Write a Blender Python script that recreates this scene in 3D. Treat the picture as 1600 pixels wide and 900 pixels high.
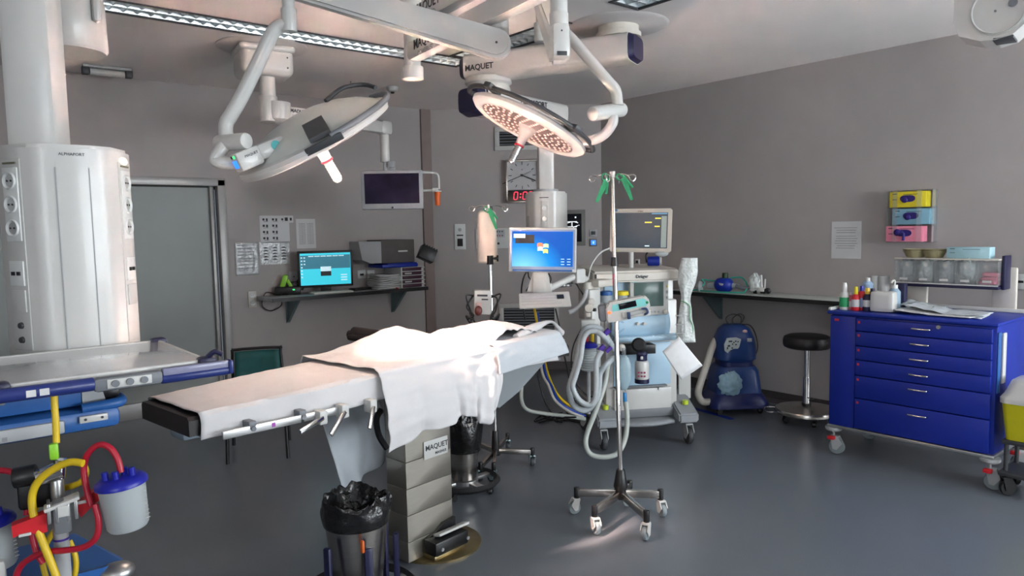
import bpy, bmesh, math, random
from mathutils import Matrix, Vector, Euler, noise

for _o in list(bpy.data.objects): bpy.data.objects.remove(_o)
SC = bpy.context.scene
COL = SC.collection
random.seed(7)
V = Vector
PI = math.pi
R_ = math.radians

# ------------------------------------------------------------------ camera
F = 1125.0                       # focal length in pixels of the 1600 x 900 frame
CAMZ = 1.6
_dn = V((260, 13500, F)).normalized()           # world "down" seen by the camera (x right, y down, z forward)
_up = -_dn
_ex = V((1345, -115, F)); _ex = (_ex - _dn * _ex.dot(_dn)).normalized()
_ey = _up.cross(_ex)
def c2w(v):
    v = V(v); return V((_ex.dot(v), _ey.dot(v), _up.dot(v)))
cam_d = bpy.data.cameras.new('camera'); cam = bpy.data.objects.new('camera', cam_d); COL.objects.link(cam)
cam_d.sensor_width = 36; cam_d.lens = F / 1600 * 36; cam_d.clip_start = 0.05
_r, _u, _b = c2w((1, 0, 0)), c2w((0, -1, 0)), c2w((0, 0, -1))
cam.matrix_world = Matrix(((_r.x, _u.x, _b.x, 0), (_r.y, _u.y, _b.y, 0), (_r.z, _u.z, _b.z, CAMZ), (0, 0, 0, 1)))
SC.camera = cam

# ------------------------------------------------------------------ world, exposure, large lights
SC.view_settings.view_transform = 'Standard'; SC.view_settings.look = 'None'
SC.view_settings.gamma = 1; SC.view_settings.use_curve_mapping = False
SC.view_settings.exposure = 0.22
SC.cycles.sample_clamp_indirect = 0.0
W = bpy.data.worlds.new('world'); SC.world = W; W.use_nodes = True
W.node_tree.nodes['Background'].inputs[0].default_value = (.62, .78, 1, 1)
W.node_tree.nodes['Background'].inputs[1].default_value = 1.0

def area(name, loc, target, sx, sy, power, col):
    d = bpy.data.lights.new(name, 'AREA'); d.shape = 'RECTANGLE'; d.size = sx; d.size_y = sy
    d.energy = power; d.color = col
    o = bpy.data.objects.new(name, d); COL.objects.link(o); o.location = loc
    o.rotation_euler = (V(target) - V(loc)).to_track_quat('-Z', 'Z').to_euler()
    return o
area('daylight_window_light', (3.8, -4.08, 1.75), (3.9, 0, 4.6), 3.4, 1.7, 250, (.90, .965, 1.0))
area('daylight_side_window_light', (5.78, -2.2, 1.75), (2.6, 1.6, 4.2), 2.6, 1.6, 160, (.90, .965, 1.0))

area('left_fill_light', (-2.48, -1.6, 1.75), (1.2, 1.2, 2.6), 2.0, 1.6, 60, (.90, .965, 1.0))  # added fill from the left to lift the lamp dome and arms

# ------------------------------------------------------------------ pixel helpers: a pixel plus a true depth or plane gives a place in the room
def ray(px, py): return c2w(((px - 800) / F, (py - 450) / F, 1))
O0 = V((0, 0, CAMZ))
def P(px, py, d): return O0 + ray(px, py) * d
def Zp(px, py, z):
    r = ray(px, py); return O0 + r * ((z - CAMZ) / r.z)
def L(M, px, py, yl):                                   # local point on the plane y = yl of frame M
    I = M.inverted(); o = I @ O0; r = I.to_3x3() @ ray(px, py)
    return o + r * ((yl - o.y) / r.y)
def LZ(M, px, py, zl):
    I = M.inverted(); o = I @ O0; r = I.to_3x3() @ ray(px, py)
    return o + r * ((zl - o.z) / r.z)
def frame(o, x, y=None, z=None):
    x = V(x).normalized()
    if z is not None: z = V(z); z = (z - x * z.dot(x)).normalized(); y = z.cross(x)
    else: y = V(y); y = (y - x * y.dot(x)).normalized(); z = x.cross(y)
    return Matrix(((x.x, y.x, z.x, o[0]), (x.y, y.y, z.y, o[1]), (x.z, y.z, z.z, o[2]), (0, 0, 0, 1)))
def yaw(o, deg): return Matrix.Translation(V(o)) @ Matrix.Rotation(R_(deg), 4, 'Z')
def T(x=0, y=0, z=0): return Matrix.Translation((x, y, z))
def facecam(o, tilt=0, turn=0):                          # x right, y up, z toward the camera, upright
    o = V(o); n = V((-o.x, -o.y, 0)).normalized()
    n = Matrix.Rotation(R_(turn), 3, 'Z') @ n
    x = V((0, 0, 1)).cross(n)
    M = frame(o, x, z=n)
    return M @ Matrix.Rotation(R_(tilt), 4, 'X')
RX = lambda d: Matrix.Rotation(R_(d), 4, 'X')
RY = lambda d: Matrix.Rotation(R_(d), 4, 'Y')
RZ = lambda d: Matrix.Rotation(R_(d), 4, 'Z')
UPR = RX(90)                                             # turns text / flat art of the XY plane upright, facing -Y

# ------------------------------------------------------------------ materials (all procedural)
def lin(c):
    c /= 255.0
    return c / 12.92 if c <= .04045 else ((c + .055) / 1.055) ** 2.4
def rgb(r, g, b): return (lin(r), lin(g), lin(b), 1)
MATS = {}
def mat(name, col, rough=.5, metal=0, var=.06, scale=12, bump=0, bscale=60, trans=0, emis=0, alpha=1, coat=0, stretch=None, spec=None, sheen=0):
    if name in MATS: return MATS[name]
    m = bpy.data.materials.new(name); m.use_nodes = True; MATS[name] = m
    nt = m.node_tree; b = nt.nodes['Principled BSDF']
    c = rgb(*col) if max(col) > 1 else (*col, 1)
    b.inputs['Roughness'].default_value = rough; b.inputs['Metallic'].default_value = metal
    b.inputs['Transmission Weight'].default_value = trans; b.inputs['Alpha'].default_value = alpha
    b.inputs['Coat Weight'].default_value = coat
    if spec is not None: b.inputs['Specular IOR Level'].default_value = spec
    if sheen: b.inputs['Sheen Weight'].default_value = sheen
    tc = nt.nodes.new('ShaderNodeTexCoord'); mp = nt.nodes.new('ShaderNodeMapping')
    nt.links.new(tc.outputs['Object'], mp.inputs[0])
    if stretch: mp.inputs['Scale'].default_value = stretch
    nz = nt.nodes.new('ShaderNodeTexNoise'); nz.inputs['Scale'].default_value = scale; nz.inputs['Detail'].default_value = 3
    nt.links.new(mp.outputs[0], nz.inputs[0])
    rp = nt.nodes.new('ShaderNodeValToRGB')
    rp.color_ramp.elements[0].position = .3; rp.color_ramp.elements[1].position = .7
    rp.color_ramp.elements[0].color = tuple(max(0, x * (1 - var)) for x in c[:3]) + (1,)
    rp.color_ramp.elements[1].color = tuple(min(1, x * (1 + var)) for x in c[:3]) + (1,)
    nt.links.new(nz.outputs[0], rp.inputs[0]); nt.links.new(rp.outputs[0], b.inputs['Base Color'])
    if emis:
        b.inputs['Emission Color'].default_value = c; b.inputs['Emission Strength'].default_value = emis
    if bump:
        n2 = nt.nodes.new('ShaderNodeTexNoise'); n2.inputs['Scale'].default_value = bscale; n2.inputs['Detail'].default_value = 4
        nt.links.new(mp.outputs[0], n2.inputs[0])
        bp = nt.nodes.new('ShaderNodeBump'); bp.inputs['Strength'].default_value = bump; bp.inputs['Distance'].default_value = .01
        nt.links.new(n2.outputs[0], bp.inputs['Height']); nt.links.new(bp.outputs[0], b.inputs['Normal'])
    return m

WALL = mat('wall_paint', (168, 161, 159), .75, var=.03, scale=3, bump=.04, bscale=120)
CEIL = mat('ceiling_paint', (234, 228, 225), .85, var=.02, scale=2)
PILLAR = mat('pillar_paint', (128, 112, 107), .6, var=.04)
FLOORM = mat('floor_vinyl', (98, 104, 112), .28, var=.12, scale=220, spec=.5)
BASEM = mat('cove_vinyl', (72, 66, 66), .45, var=.08, scale=60)
DOORM = mat('door_laminate', (146, 150, 148), .5, var=.03, scale=4)
DFRAME = mat('door_frame_metal', (160, 158, 156), .35, metal=.2, var=.03)
DARK = mat('dark_gap', (28, 26, 26), .7)
WHITE = mat('white_powder_coat', (200, 199, 196), .32, var=.015, coat=.15)
CREAM = mat('cream_plastic', (204, 198, 188), .4, var=.02)
OFFW = mat('offwhite_plastic', (194, 194, 191), .45, var=.02)
LGREY = mat('light_grey_plastic', (168, 170, 172), .45, var=.03)
MGREY = mat('mid_grey_plastic', (112, 115, 120), .5, var=.04)
DGREY = mat('dark_grey_plastic', (58, 60, 63), .5, var=.05)
BLACK = mat('black_plastic', (18, 18, 20), .4, var=.1)
BRUB = mat('black_rubber', (22, 22, 24), .65, var=.1, bump=.05)
VINYL = mat('black_vinyl', (30, 26, 27), .42, var=.08, bump=.12, bscale=200)
STEEL = mat('brushed_steel', (190, 184, 178), .27, metal=1, var=.06, scale=8, stretch=(1, 1, 20))
CHROME = mat('chrome', (225, 222, 220), .12, metal=1, var=.02)
ALU = mat('aluminium', (190, 190, 190), .35, metal=.9, var=.04)
NAVY = mat('navy_plastic', (26, 26, 62), .4, var=.05)
RAILB = mat('rail_blue', (34, 48, 112), .35, var=.06)
CARTB = mat('cart_blue', (4, 40, 148), .42, var=.04)
CARTD = mat('cart_drawer_blue', (2, 34, 140), .42, var=.04)
CANB = mat('lid_blue', (22, 30, 150), .35, var=.05)
EQB = mat('equipment_blue', (40, 92, 158), .4, var=.05)
WARMB = mat('warmer_blue', (32, 62, 122), .35, var=.06)
ANB = mat('machine_pale_blue', (172, 202, 222), .4, var=.02)
TEAL = mat('teal_cloth', (22, 86, 86), .6, var=.12, bump=.1)
GREEN = mat('green_clip', (20, 140, 88), .4, var=.05)
LIME = mat('lime_plastic', (140, 205, 50), .4, var=.05)
YEL = mat('yellow_hose', (220, 186, 30), .4, var=.05)
RED = mat('red_plastic', (205, 32, 42), .4, var=.05)
REDH = mat('red_hose', (175, 22, 48), .35, var=.06)
ORANGE = mat('orange_grip', (214, 98, 34), .5, var=.06)
PAPER = mat('paper', (206, 206, 206), .7, var=.02)
INK = mat('printed_ink', (52, 52, 56), .7)
INKL = mat('printed_ink_pale', (140, 140, 144), .7)
LETTER = mat('dark_lettering', (46, 48, 56), .5)
REDINK = mat('red_ink', (190, 40, 60), .6)
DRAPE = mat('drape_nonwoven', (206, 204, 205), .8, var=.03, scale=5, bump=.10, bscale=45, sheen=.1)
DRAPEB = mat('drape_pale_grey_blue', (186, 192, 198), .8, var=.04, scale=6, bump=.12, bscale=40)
CLEAR = mat('clear_plastic', (235, 240, 242), .12, trans=.85, alpha=.55, var=.01)
FROST = mat('frosted_plastic', (205, 212, 214), .3, trans=.35, alpha=.85, var=.03)
BAGCLR = mat('crinkled_clear_film', (226, 232, 230), .18, trans=.1, alpha=.9, bump=.8, bscale=60, var=.1, scale=40)
BINBAG = mat('black_bin_bag', (24, 24, 25), .22, bump=.9, bscale=28, var=.2)
BINBAGT = mat('translucent_bin_bag', (60, 58, 58), .22, bump=.9, bscale=28, var=.2, alpha=.75)
HOSEG = mat('corrugated_hose', (196, 204, 208), .4, trans=.2, var=.06)
BRASS = mat('dulled_brass_steel', (150, 134, 98), .3, metal=.9, var=.15)
GLASSBLK = mat('screen_off', (20, 22, 28), .12, var=.05, spec=.15)
LENS = mat('led_lens', (250, 214, 205), .15, var=.05, emis=.2)  # lamp is off; pink and weak glow stand in for light bounced off the drapes
LEDPL = mat('led_plate', (118, 92, 88), .35, var=.06)
LAMPON = mat('lamp_glass_lit', (255, 226, 205), .3, emis=9)
YELB = mat('sharps_yellow', (196, 190, 20), .4, var=.05)
GBY = mat('glove_box_yellow', (226, 206, 40), .6, var=.03)
GBB = mat('glove_box_blue', (130, 176, 196), .6, var=.03)
GBP = mat('glove_box_pink', (238, 140, 164), .6, var=.03)
GLOVE = mat('violet_glove', (38, 22, 110), .5, var=.1)
PINKF = mat('pink_label', (214, 120, 140), .6)
BROWNBX = mat('brown_grey_card', (86, 80, 78), .7, var=.06)
TANB = mat('tan_bowls', (150, 143, 110), .6, var=.1)
PURPLE = mat('dark_purple', (62, 20, 44), .5, var=.1)
VIOLET = mat('violet_fitting', (74, 44, 150), .4)
SOCK = mat('socket_white', (216, 218, 216), .35, var=.02)
SHADOWG = mat('recess_grey', (120, 122, 124), .6)
def glow(name, col, s): return mat(name, col, .4, emis=s, var=.0)
SCR_TEAL = glow('screen_teal', (48, 186, 205), .8)
SCR_TEALD = glow('screen_teal_dark', (44, 110, 130), .6)
SCR_LT = glow('screen_light', (200, 230, 240), .6)
DIGIT = glow('red_digits', (255, 50, 80), 1.6)
BLUELED = glow('blue_led', (40, 120, 255), 1.4)
GREENLED = glow('green_led', (60, 255, 130), 1.2)
REDLED = glow('orange_led', (255, 90, 40), 2.2)

# ------------------------------------------------------------------ mesh builder
WM = {}
def smoothpath(pts, k=6, closed=False):
    pts = [V(p) for p in pts]; n = len(pts); out = []
    rng = n if closed else n - 1
    for i in range(rng):
        if closed: p0, p1, p2, p3 = pts[(i - 1) % n], pts[i], pts[(i + 1) % n], pts[(i + 2) % n]
        else: p0, p1, p2, p3 = pts[max(i - 1, 0)], pts[i], pts[i + 1], pts[min(i + 2, n - 1)]
        for j in range(k):
            t = j / k
            out.append(.5 * ((2 * p1) + (-p0 + p2) * t + (2 * p0 - 5 * p1 + 4 * p2 - p3) * t * t + (-p0 + 3 * p1 - 3 * p2 + p3) * t ** 3))
    if not closed: out.append(pts[-1])
    return out
class MB:
    def __init__(s, M=None):
        s.v = []; s.f = []; s.mi = 0; s.fm = []; s.M = M.copy() if M is not None else Matrix()
    def add(s, vs, fs, M=None):
        k = len(s.v); A = s.M @ M if M is not None else s.M
        s.v += [A @ V(p) for p in vs]; s.f += [[i + k for i in f] for f in fs]; s.fm += [s.mi] * len(fs)
        return s
    def addbm(s, bm, M=None):
        bm.verts.ensure_lookup_table(); bm.verts.index_update()
        s.add([v.co.copy() for v in bm.verts], [[v.index for v in f.verts] for f in bm.faces], M); bm.free(); return s
    def box(s, c, size, bev=0, M=None, seg=2):
        bm = bmesh.new(); bmesh.ops.create_cube(bm, size=1)
        for v in bm.verts: v.co = V((v.co.x * size[0], v.co.y * size[1], v.co.z * size[2]))
        if bev: bmesh.ops.bevel(bm, geom=bm.edges[:], offset=min(bev, min(size) * .49), segments=seg, affect='EDGES', profile=.5)
        return s.addbm(bm, (M if M is not None else Matrix()) @ Matrix.Translation(V(c)))
    def cyl(s, p0, p1, r, r2=None, n=20, bev=0):
        r2 = r if r2 is None else r2
        p0, p1 = V(p0), V(p1); h = (p1 - p0).length
        prof = [(0, 0), (r, 0), (r2, h), (0, h)]
        if bev: prof = [(0, 0), (r - bev, 0), (r - bev * .3, bev * .3), (r, bev), (r2, h - bev), (r2 - bev * .3, h - bev * .3), (r2 - bev, h), (0, h)]
        return s.lathe(prof, p0, p1 - p0, n)
    def lathe(s, prof, p=(0, 0, 0), axis=(0, 0, 1), n=24, ang=360, start=0):
        axis = V(axis).normalized(); q = V((0, 0, 1)).rotation_difference(axis).to_matrix().to_4x4(); q.translation = V(p)
        vs = []; fs = []; full = ang == 360; m = n if full else n + 1
        for (r, z) in prof:
            for i in range(m):
                a = R_(start + ang * i / n); vs.append((r * math.cos(a), r * math.sin(a), z))
        for j in range(len(prof) - 1):
            for i in range(n):
                a, b = j * m + i, j * m + (i + 1) % m
                c, d = b + m, a + m
                if prof[j][0] < 1e-6 and prof[j + 1][0] < 1e-6: continue
                if prof[j][0] < 1e-6: fs.append([a, c, d])
                elif prof[j + 1][0] < 1e-6: fs.append([a, b, d])
                else: fs.append([a, b, c, d])
        return s.add(vs, fs, q)
    def tube(s, pts, r, n=10, k=6, closed=False, smooth=True, rings=0):
        path = smoothpath(pts, k, closed) if smooth and len(pts) > 2 else [V(p) for p in pts]
        m = len(path); vs = []; fs = []; prev = None
        for i, p in enumerate(path):
            if closed: t = (path[(i + 1) % m] - path[i - 1])
            else: t = path[min(i + 1, m - 1)] - path[max(i - 1, 0)]
            if t.length < 1e-9: t = V((0, 0, 1))
            t.normalize()
            if prev is None:
                a = V((0, 0, 1)) if abs(t.z) < .9 else V((1, 0, 0)); u = t.cross(a).normalized()
            else: u = (prev - t * prev.dot(t)).normalized()
            prev = u; w = t.cross(u)
            rr = r(i / max(1, m - 1)) if callable(r) else r
            if rings and i % 2: rr *= 1 - rings
            for j in range(n):
                a = 2 * PI * j / n; vs.append(p + (u * math.cos(a) + w * math.sin(a)) * rr)
        for i in range(m if closed else m - 1):
            for j in range(n):
                a = i * n + j; b = i * n + (j + 1) % n; c = ((i + 1) % m) * n + (j + 1) % n; d = ((i + 1) % m) * n + j
                fs.append([a, b, c, d])
        if not closed: fs.append(list(range(n))[::-1]); fs.append([(m - 1) * n + j for j in range(n)])
        return s.add(vs, fs)
    def prism(s, pts, vec, M=None):                    # polygon (3-D points, planar) swept by vec
        n = len(pts); pts = [V(p) for p in pts]; vec = V(vec)
        return s.add(pts + [p + vec for p in pts], [list(range(n))[::-1], list(range(n, 2 * n))] + [[i, (i + 1) % n, n + (i + 1) % n, n + i] for i in range(n)], M)
    def ball(s, c, r, sc=(1, 1, 1), n=16, M=None):
        bm = bmesh.new(); bmesh.ops.create_uvsphere(bm, u_segments=n, v_segments=max(6, n // 2), radius=r)
        for v in bm.verts: v.co = V((v.co.x * sc[0], v.co.y * sc[1], v.co.z * sc[2]))
        return s.addbm(bm, (M if M is not None else Matrix()) @ Matrix.Translation(V(c)))
    def grid(s, fn, nu, nv, M=None, cu=False):
        vs = [fn(i / nu, j / nv) for i in range(nu + (0 if cu else 1)) for j in range(nv + 1)]
        fs = []; m = nu if cu else nu + 1
        for i in range(nu):
            for j in range(nv):
                a = i * (nv + 1) + j; b = ((i + 1) % m) * (nv + 1) + j
                fs.append([a, b, b + 1, a + 1])
        return s.add(vs, fs, M)
    def text(s, txt, size, M, ext=.0006, align='CENTER', bold=0):
        cu = bpy.data.curves.new('t', 'FONT'); cu.body = txt; cu.size = size; cu.align_x = align; cu.align_y = 'CENTER'
        cu.extrude = ext; cu.offset = bold; cu.resolution_u = 2
        o = bpy.data.objects.new('t', cu); COL.objects.link(o)
        dg = bpy.context.evaluated_depsgraph_get(); dg.update()
        me = bpy.data.meshes.new_from_object(o.evaluated_get(dg))
        s.add([v.co.copy() for v in me.vertices], [list(p.vertices) for p in me.polygons], M)
        bpy.data.objects.remove(o); bpy.data.curves.remove(cu); bpy.data.meshes.remove(me); return s
    def build(s, name, mats, parent=None, origin=None, smooth=True, ang=38, solid=0, sub=0, label=None):
        me = bpy.data.meshes.new(name)
        if parent is not None: W_ = WM[parent.name]
        elif origin is not None: W_ = Matrix.Translation(V(origin))
        else:
            xs = [v.x for v in s.v]; ys = [v.y for v in s.v]; zs = [v.z for v in s.v]
            W_ = Matrix.Translation(((min(xs) + max(xs)) / 2, (min(ys) + max(ys)) / 2, min(zs)))
        I = W_.inverted()
        me.from_pydata([I @ v for v in s.v], [], s.f)
        bm = bmesh.new(); bm.from_mesh(me); bmesh.ops.recalc_face_normals(bm, faces=bm.faces[:]); bm.to_mesh(me); bm.free()
        if not isinstance(mats, (list, tuple)): mats = [mats]
        for m in mats: me.materials.append(m)
        me.polygons.foreach_set('material_index', s.fm)
        if smooth:
            me.polygons.foreach_set('use_smooth', [True] * len(me.polygons)); me.set_sharp_from_angle(angle=R_(ang))
        me.update()
        o = bpy.data.objects.new(name, me); COL.objects.link(o)
        if parent is not None: o.parent = parent
        else: o.matrix_world = W_
        WM[o.name] = W_
        if solid: m_ = o.modifiers.new('solid', 'SOLIDIFY'); m_.thickness = solid; m_.offset = 0
        if sub: m_ = o.modifiers.new('sub', 'SUBSURF'); m_.levels = sub; m_.render_levels = sub
        if label: o['label'] = label
        return o
def tag(o, label, cat, group=None, kind=None):
    o['label'] = label; o['category'] = cat
    if group: o['group'] = group
    if kind: o['kind'] = kind
    return o
def struct(o): o['kind'] = 'structure'; return o
def thing(name, label, cat, M, group=None):
    if not isinstance(M, Matrix): M = Matrix.Translation(V(M))
    o = bpy.data.objects.new(name, None); COL.objects.link(o); o.empty_display_size = .05
    o.matrix_world = M; WM[o.name] = M.copy(); tag(o, label, cat, group); return o
def sthing(name, M):
    o = bpy.data.objects.new(name, None); COL.objects.link(o); o.empty_display_size = .05
    o.matrix_world = M; WM[o.name] = M.copy(); o['kind'] = 'structure'; return o
def copy_tree(root, M, label, group=None):
    def rec(o, par):
        c = o.copy(); COL.objects.link(c)
        if par is not None: c.parent = par
        for ch in [q for q in COL.objects if q.parent == o]: rec(ch, c)
        return c
    c = rec(root, None); c.matrix_world = M; WM[c.name] = M.copy(); c['label'] = label
    if group: c['group'] = group
    for ch in [q for q in COL.objects if q.parent == c]: WM[ch.name] = M.copy()
    return c
def lp(M, p): return M @ V(p)

# ------------------------------------------------------------------ the room
WR, WL, CUT, CH = 5.86, 6.80, 11.30, 2.92        # right wall X, left wall Y, cut wall X+Y, ceiling height
XN, YN = -2.60, -4.20                            # walls behind the camera
CX, CY = 4.50, CUT - 4.50                        # start of the cut wall
def hole_sheet(mb, x0, x1, y0, y1, holes, fn):
    xs = sorted({x0, x1, *[h[0] for h in holes], *[h[1] for h in holes]}); ys = sorted({y0, y1, *[h[2] for h in holes], *[h[3] for h in holes]})
    for a, b in zip(xs, xs[1:]):
        for c, d in zip(ys, ys[1:]):
            if any(h[0] <= (a + b) / 2 <= h[1] and h[2] <= (c + d) / 2 <= h[3] for h in holes): continue
            fn(a, b, c, d)
STRIPA = (.30, 3.54, 4.60, 4.88)                 # x0 x1 y0 y1 of the recessed luminaires
STRIPB = (3.27, 3.54, 3.40, 4.60)
STRIPC = (3.27, 3.54, 1.30, 2.97)
mb = MB(); mb.box(((WR + XN) / 2, (WL + .1 + YN) / 2, -.05), (WR - XN + .4, WL - YN + .5, .1)); struct(mb.build('floor', FLOORM))
mb = MB()
hole_sheet(mb, XN - .1, WR + .1, YN - .1, WL + .2, [STRIPA, STRIPB, STRIPC], lambda a, b, c, d: mb.box(((a + b) / 2, (c + d) / 2, CH + .06), (b - a, d - c, .12)))
struct(mb.build('ceiling', CEIL, smooth=False))
DX0, DX1, DZ = .10, 2.235, 2.03                  # door opening in the left wall
mb = MB()
hole_sheet(mb, XN - .1, CX + .02, 0, CH, [(DX0, DX1, 0, DZ)], lambda a, b, c, d: mb.box(((a + b) / 2, WL + .15, (c + d) / 2), (b - a, .3, d - c)))
struct(mb.build('wall_left', WALL, smooth=False))
mb = MB(); hole_sheet(mb, YN, CUT - WR, 0, CH, [(-3.5, -.9, .95, 2.55)], lambda a, b, c, d: mb.box((WR + .1, (a + b) / 2, (c + d) / 2), (.2, b - a, d - c))); struct(mb.build('wall_right', WALL, smooth=False))
mb = MB(); mb.prism([(CX, CY, 0), (WR, CUT - WR, 0), (WR + .3, CUT - WR + .1, 0), (CX + .25, CY + .35, 0)], (0, 0, CH)); struct(mb.build('wall_back', WALL, smooth=False))
mb = MB(); mb.prism([(4.42, WL + .05, 0), (4.42, WL - .025, 0), (4.535, CUT - 4.535 - .005, 0), (4.6, WL + .05, 0)], (0, 0, CH))
struct(mb.build('trim_1', PILLAR, smooth=False))
# walls behind the camera with daylight windows; the left one is added for fill
mb = MB(); hole_sheet(mb, XN - .1, WR + .2, 0, CH, [(2.1, 5.5, .9, 2.6)], lambda a, b, c, d: mb.box(((a + b) / 2, YN - .1, (c + d) / 2), (b - a, .2, d - c)))
struct(mb.build('wall_rear', WALL, smooth=False))
mb = MB(); hole_sheet(mb, YN - .1, WL + .1, 0, CH, [(-2.6, -.6, .95, 2.55)], lambda a, b, c, d: mb.box((XN - .1, (a + b) / 2, (c + d) / 2), (.2, b - a, d - c)))
struct(mb.build('wall_near', WALL, smooth=False))
mb = MB()
for x in (2.13, 3.8, 5.47): mb.box((x, YN - .1, 1.75), (.06, .08, 1.7))
for z in (.93, 2.57): mb.box((3.8, YN - .1, z), (3.4, .08, .06))
w_ = mb.build('window_1', DFRAME); struct(w_); MB().box((3.8, YN - .1, 1.75), (3.34, .01, 1.64)).build('pane', CLEAR, w_)
mb = MB()
for y in (-3.47, -2.2, -.93): mb.box((WR + .1, y, 1.75), (.08, .06, 1.6))
for z in (.98, 2.52): mb.box((WR + .1, -2.2, z), (.08, 2.6, .06))
w_ = mb.build('window_2', DFRAME); struct(w_); MB().box((WR + .1, -2.2, 1.75), (.01, 2.54, 1.54)).build('pane', CLEAR, w_)
mb = MB()
for y in (-2.57, -.63): mb.box((XN - .1, y, 1.75), (.08, .06, 1.6))
for z in (.98, 2.52): mb.box((XN - .1, -1.6, z), (.08, 2.0, .06))
w_ = mb.build('fill_window', DFRAME); struct(w_); MB().box((XN - .1, -1.6, 1.75), (.01, 1.94, 1.54)).build('pane', CLEAR, w_)  # unseen window added to go with the left fill light
# coved skirting
def skirt(name, pts):
    mb = MB()
    for a, b in zip(pts, pts[1:]):
        a, b = V(a), V(b); d = (b - a).normalized(); n = V((d.y, -d.x, 0))
        prof = [(0, 0), (.035, 0), (.018, .012), (.008, .035), (.006, .10), (0, .10)]
        mb.prism([a + n * p + V((0, 0, q)) for p, q in prof], b - a)
    struct(mb.build(name, BASEM, smooth=False))
skirt('baseboard_left', [(DX1 + .06, WL, 0), (CX - .036, WL, 0)])
skirt('baseboard_far_left', [(XN, WL, 0), (DX0 - .06, WL, 0)])
skirt('baseboard_back', [(CX + .12, CY - .12, 0), (WR, CUT - WR, 0)])
skirt('baseboard_right', [(WR, CUT - WR, 0), (WR, YN, 0)])

# sliding door in its steel frame
dr = sthing('door_1', Matrix.Translation(((DX0 + DX1) / 2, WL + .08, 0)))
MB().box(((DX0 + DX1) / 2 - .03, WL + .10, DZ / 2), (DX1 - DX0 + .02 - .06, .05, DZ - .02)).build('door_leaf', DOORM, dr)
mb = MB(); mb.box((DX1 + .0, WL + .005, DZ / 2 + .03), (.07, .09, DZ + .06), .006); mb.box((DX0, WL + .005, DZ / 2 + .03), (.07, .09, DZ + .06), .006)
mb.box(((DX0 + DX1) / 2, WL + .005, DZ + .035), (DX1 - DX0 + .07, .09, .07), .006)
mb.box((DX1 - .065, WL + .06, DZ / 2), (.035, .05, DZ), .004); mb.build('door_frame', DFRAME, dr)
mb = MB(); mb.box((DX1 - .04, WL + .09, DZ / 2), (.02, .02, DZ)); mb.box(((DX0 + DX1) / 2, WL + .09, DZ - .012), (DX1 - DX0, .02, .025)); mb.build('seal', DARK, dr)
mb = MB(); mb.box(((DX0 + DX1) / 2 - .05, WL + .055, .07), (DX1 - DX0 - .12, .02, .14), .004); mb.build('kick_rail', DFRAME, dr)

# wall frames: x right, y up, z into the room
def onwall(kind, x0, y0, x1, y1):
    if kind == 'L': q = lambda px, py: (lambda r: O0 + r * (WL / r.y))(ray(px, py)); x = V((1, 0, 0)); n = V((0, -1, 0))
    elif kind == 'R': q = lambda px, py: (lambda r: O0 + r * (WR / r.x))(ray(px, py)); x = V((0, -1, 0)); n = V((-1, 0, 0))
    else: q = lambda px, py: (lambda r: O0 + r * (CUT / (r.x + r.y)))(ray(px, py)); x = V((1, -1, 0)).normalized(); n = V((-1, -1, 0)).normalized()
    a, b, c, d = q(x0, y0), q(x1, y1), q(x0, y1), q(x1, y0)
    cen = (a + b) / 2; w = abs((b - a).dot(x)); h = abs((a.z + d.z - b.z - c.z) / 2)
    cen.z = (a.z + b.z + c.z + d.z) / 4
    return frame(cen, x, z=n), w, h
CHROMER = mat('louvre_metal', (225, 232, 234), .3, metal=1, var=.03)
TUBE = mat('lamp_tube', (230, 236, 240), .3, var=0)
# ------------------------------------------------------------------ ceiling luminaires: recessed troughs with bright metal louvres
def luminaire(name, x0, x1, y0, y1, label):
    rt = thing(name, label, 'ceiling light', ((x0 + x1) / 2, (y0 + y1) / 2, CH), 'recessed louvre lights')
    z = CH; f = .022; along = (x1 - x0) > (y1 - y0)
    mb = MB()
    for (a, b, c, d) in ((x0, x1, y0, y0 + f), (x0, x1, y1 - f, y1), (x0, x0 + f, y0 + f, y1 - f), (x1 - f, x1, y0 + f, y1 - f)):
        mb.box(((a + b) / 2, (c + d) / 2, z + .03), (b - a, d - c, .07))
    mb.build('frame', DGREY, rt, smooth=False)
    MB().box(((x0 + x1) / 2, (y0 + y1) / 2, z + .09), (x1 - x0, y1 - y0, .01)).build('reflector', CHROMER, rt, smooth=False)
    mb = MB(); A0, A1, B0, B1 = (x0 + f, x1 - f, y0 + f, y1 - f) if along else (y0 + f, y1 - f, x0 + f, x1 - f)
    def q(a, b, zz): return (a, b, zz) if along else (b, a, zz)
    bm_ = (B0 + B1) / 2
    for c in (B0 + .006, bm_, B1 - .006): mb.prism([q(A0, c - .004, z + .002), q(A0, c + .004, z + .002), q(A0, c + .016, z + .06), q(A0, c - .016, z + .06)], q(A1 - A0, 0, 0))
    n = int((A1 - A0) / .075); st = (A1 - A0) / n
    for i in range(n + 1):
        a = A0 + i * st
        mb.prism([q(a - .004, B0, z + .004), q(a + .004, B0, z + .004), q(a + .022, B0, z + .055), q(a - .022, B0, z + .055)], q(0, B1 - B0, 0))
    mb.build('louvre', CHROMER, rt, smooth=False)
    mb = MB()
    for c in ((B0 + bm_) / 2, (bm_ + B1) / 2): mb.cyl(q(A0 + .03, c, z + .075), q(A1 - .03, c, z + .075), .008, n=8)
    mb.build('tube', TUBE, rt)
luminaire('louvre_light', *STRIPA, 'long recessed louvre light crossing the ceiling behind the hanging arms')
luminaire('louvre_light', *STRIPB, 'recessed louvre light meeting the long one at its right end')
luminaire('louvre_light', *STRIPC, 'recessed louvre light cut off by the top edge, right of the round ceiling plate')

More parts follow.
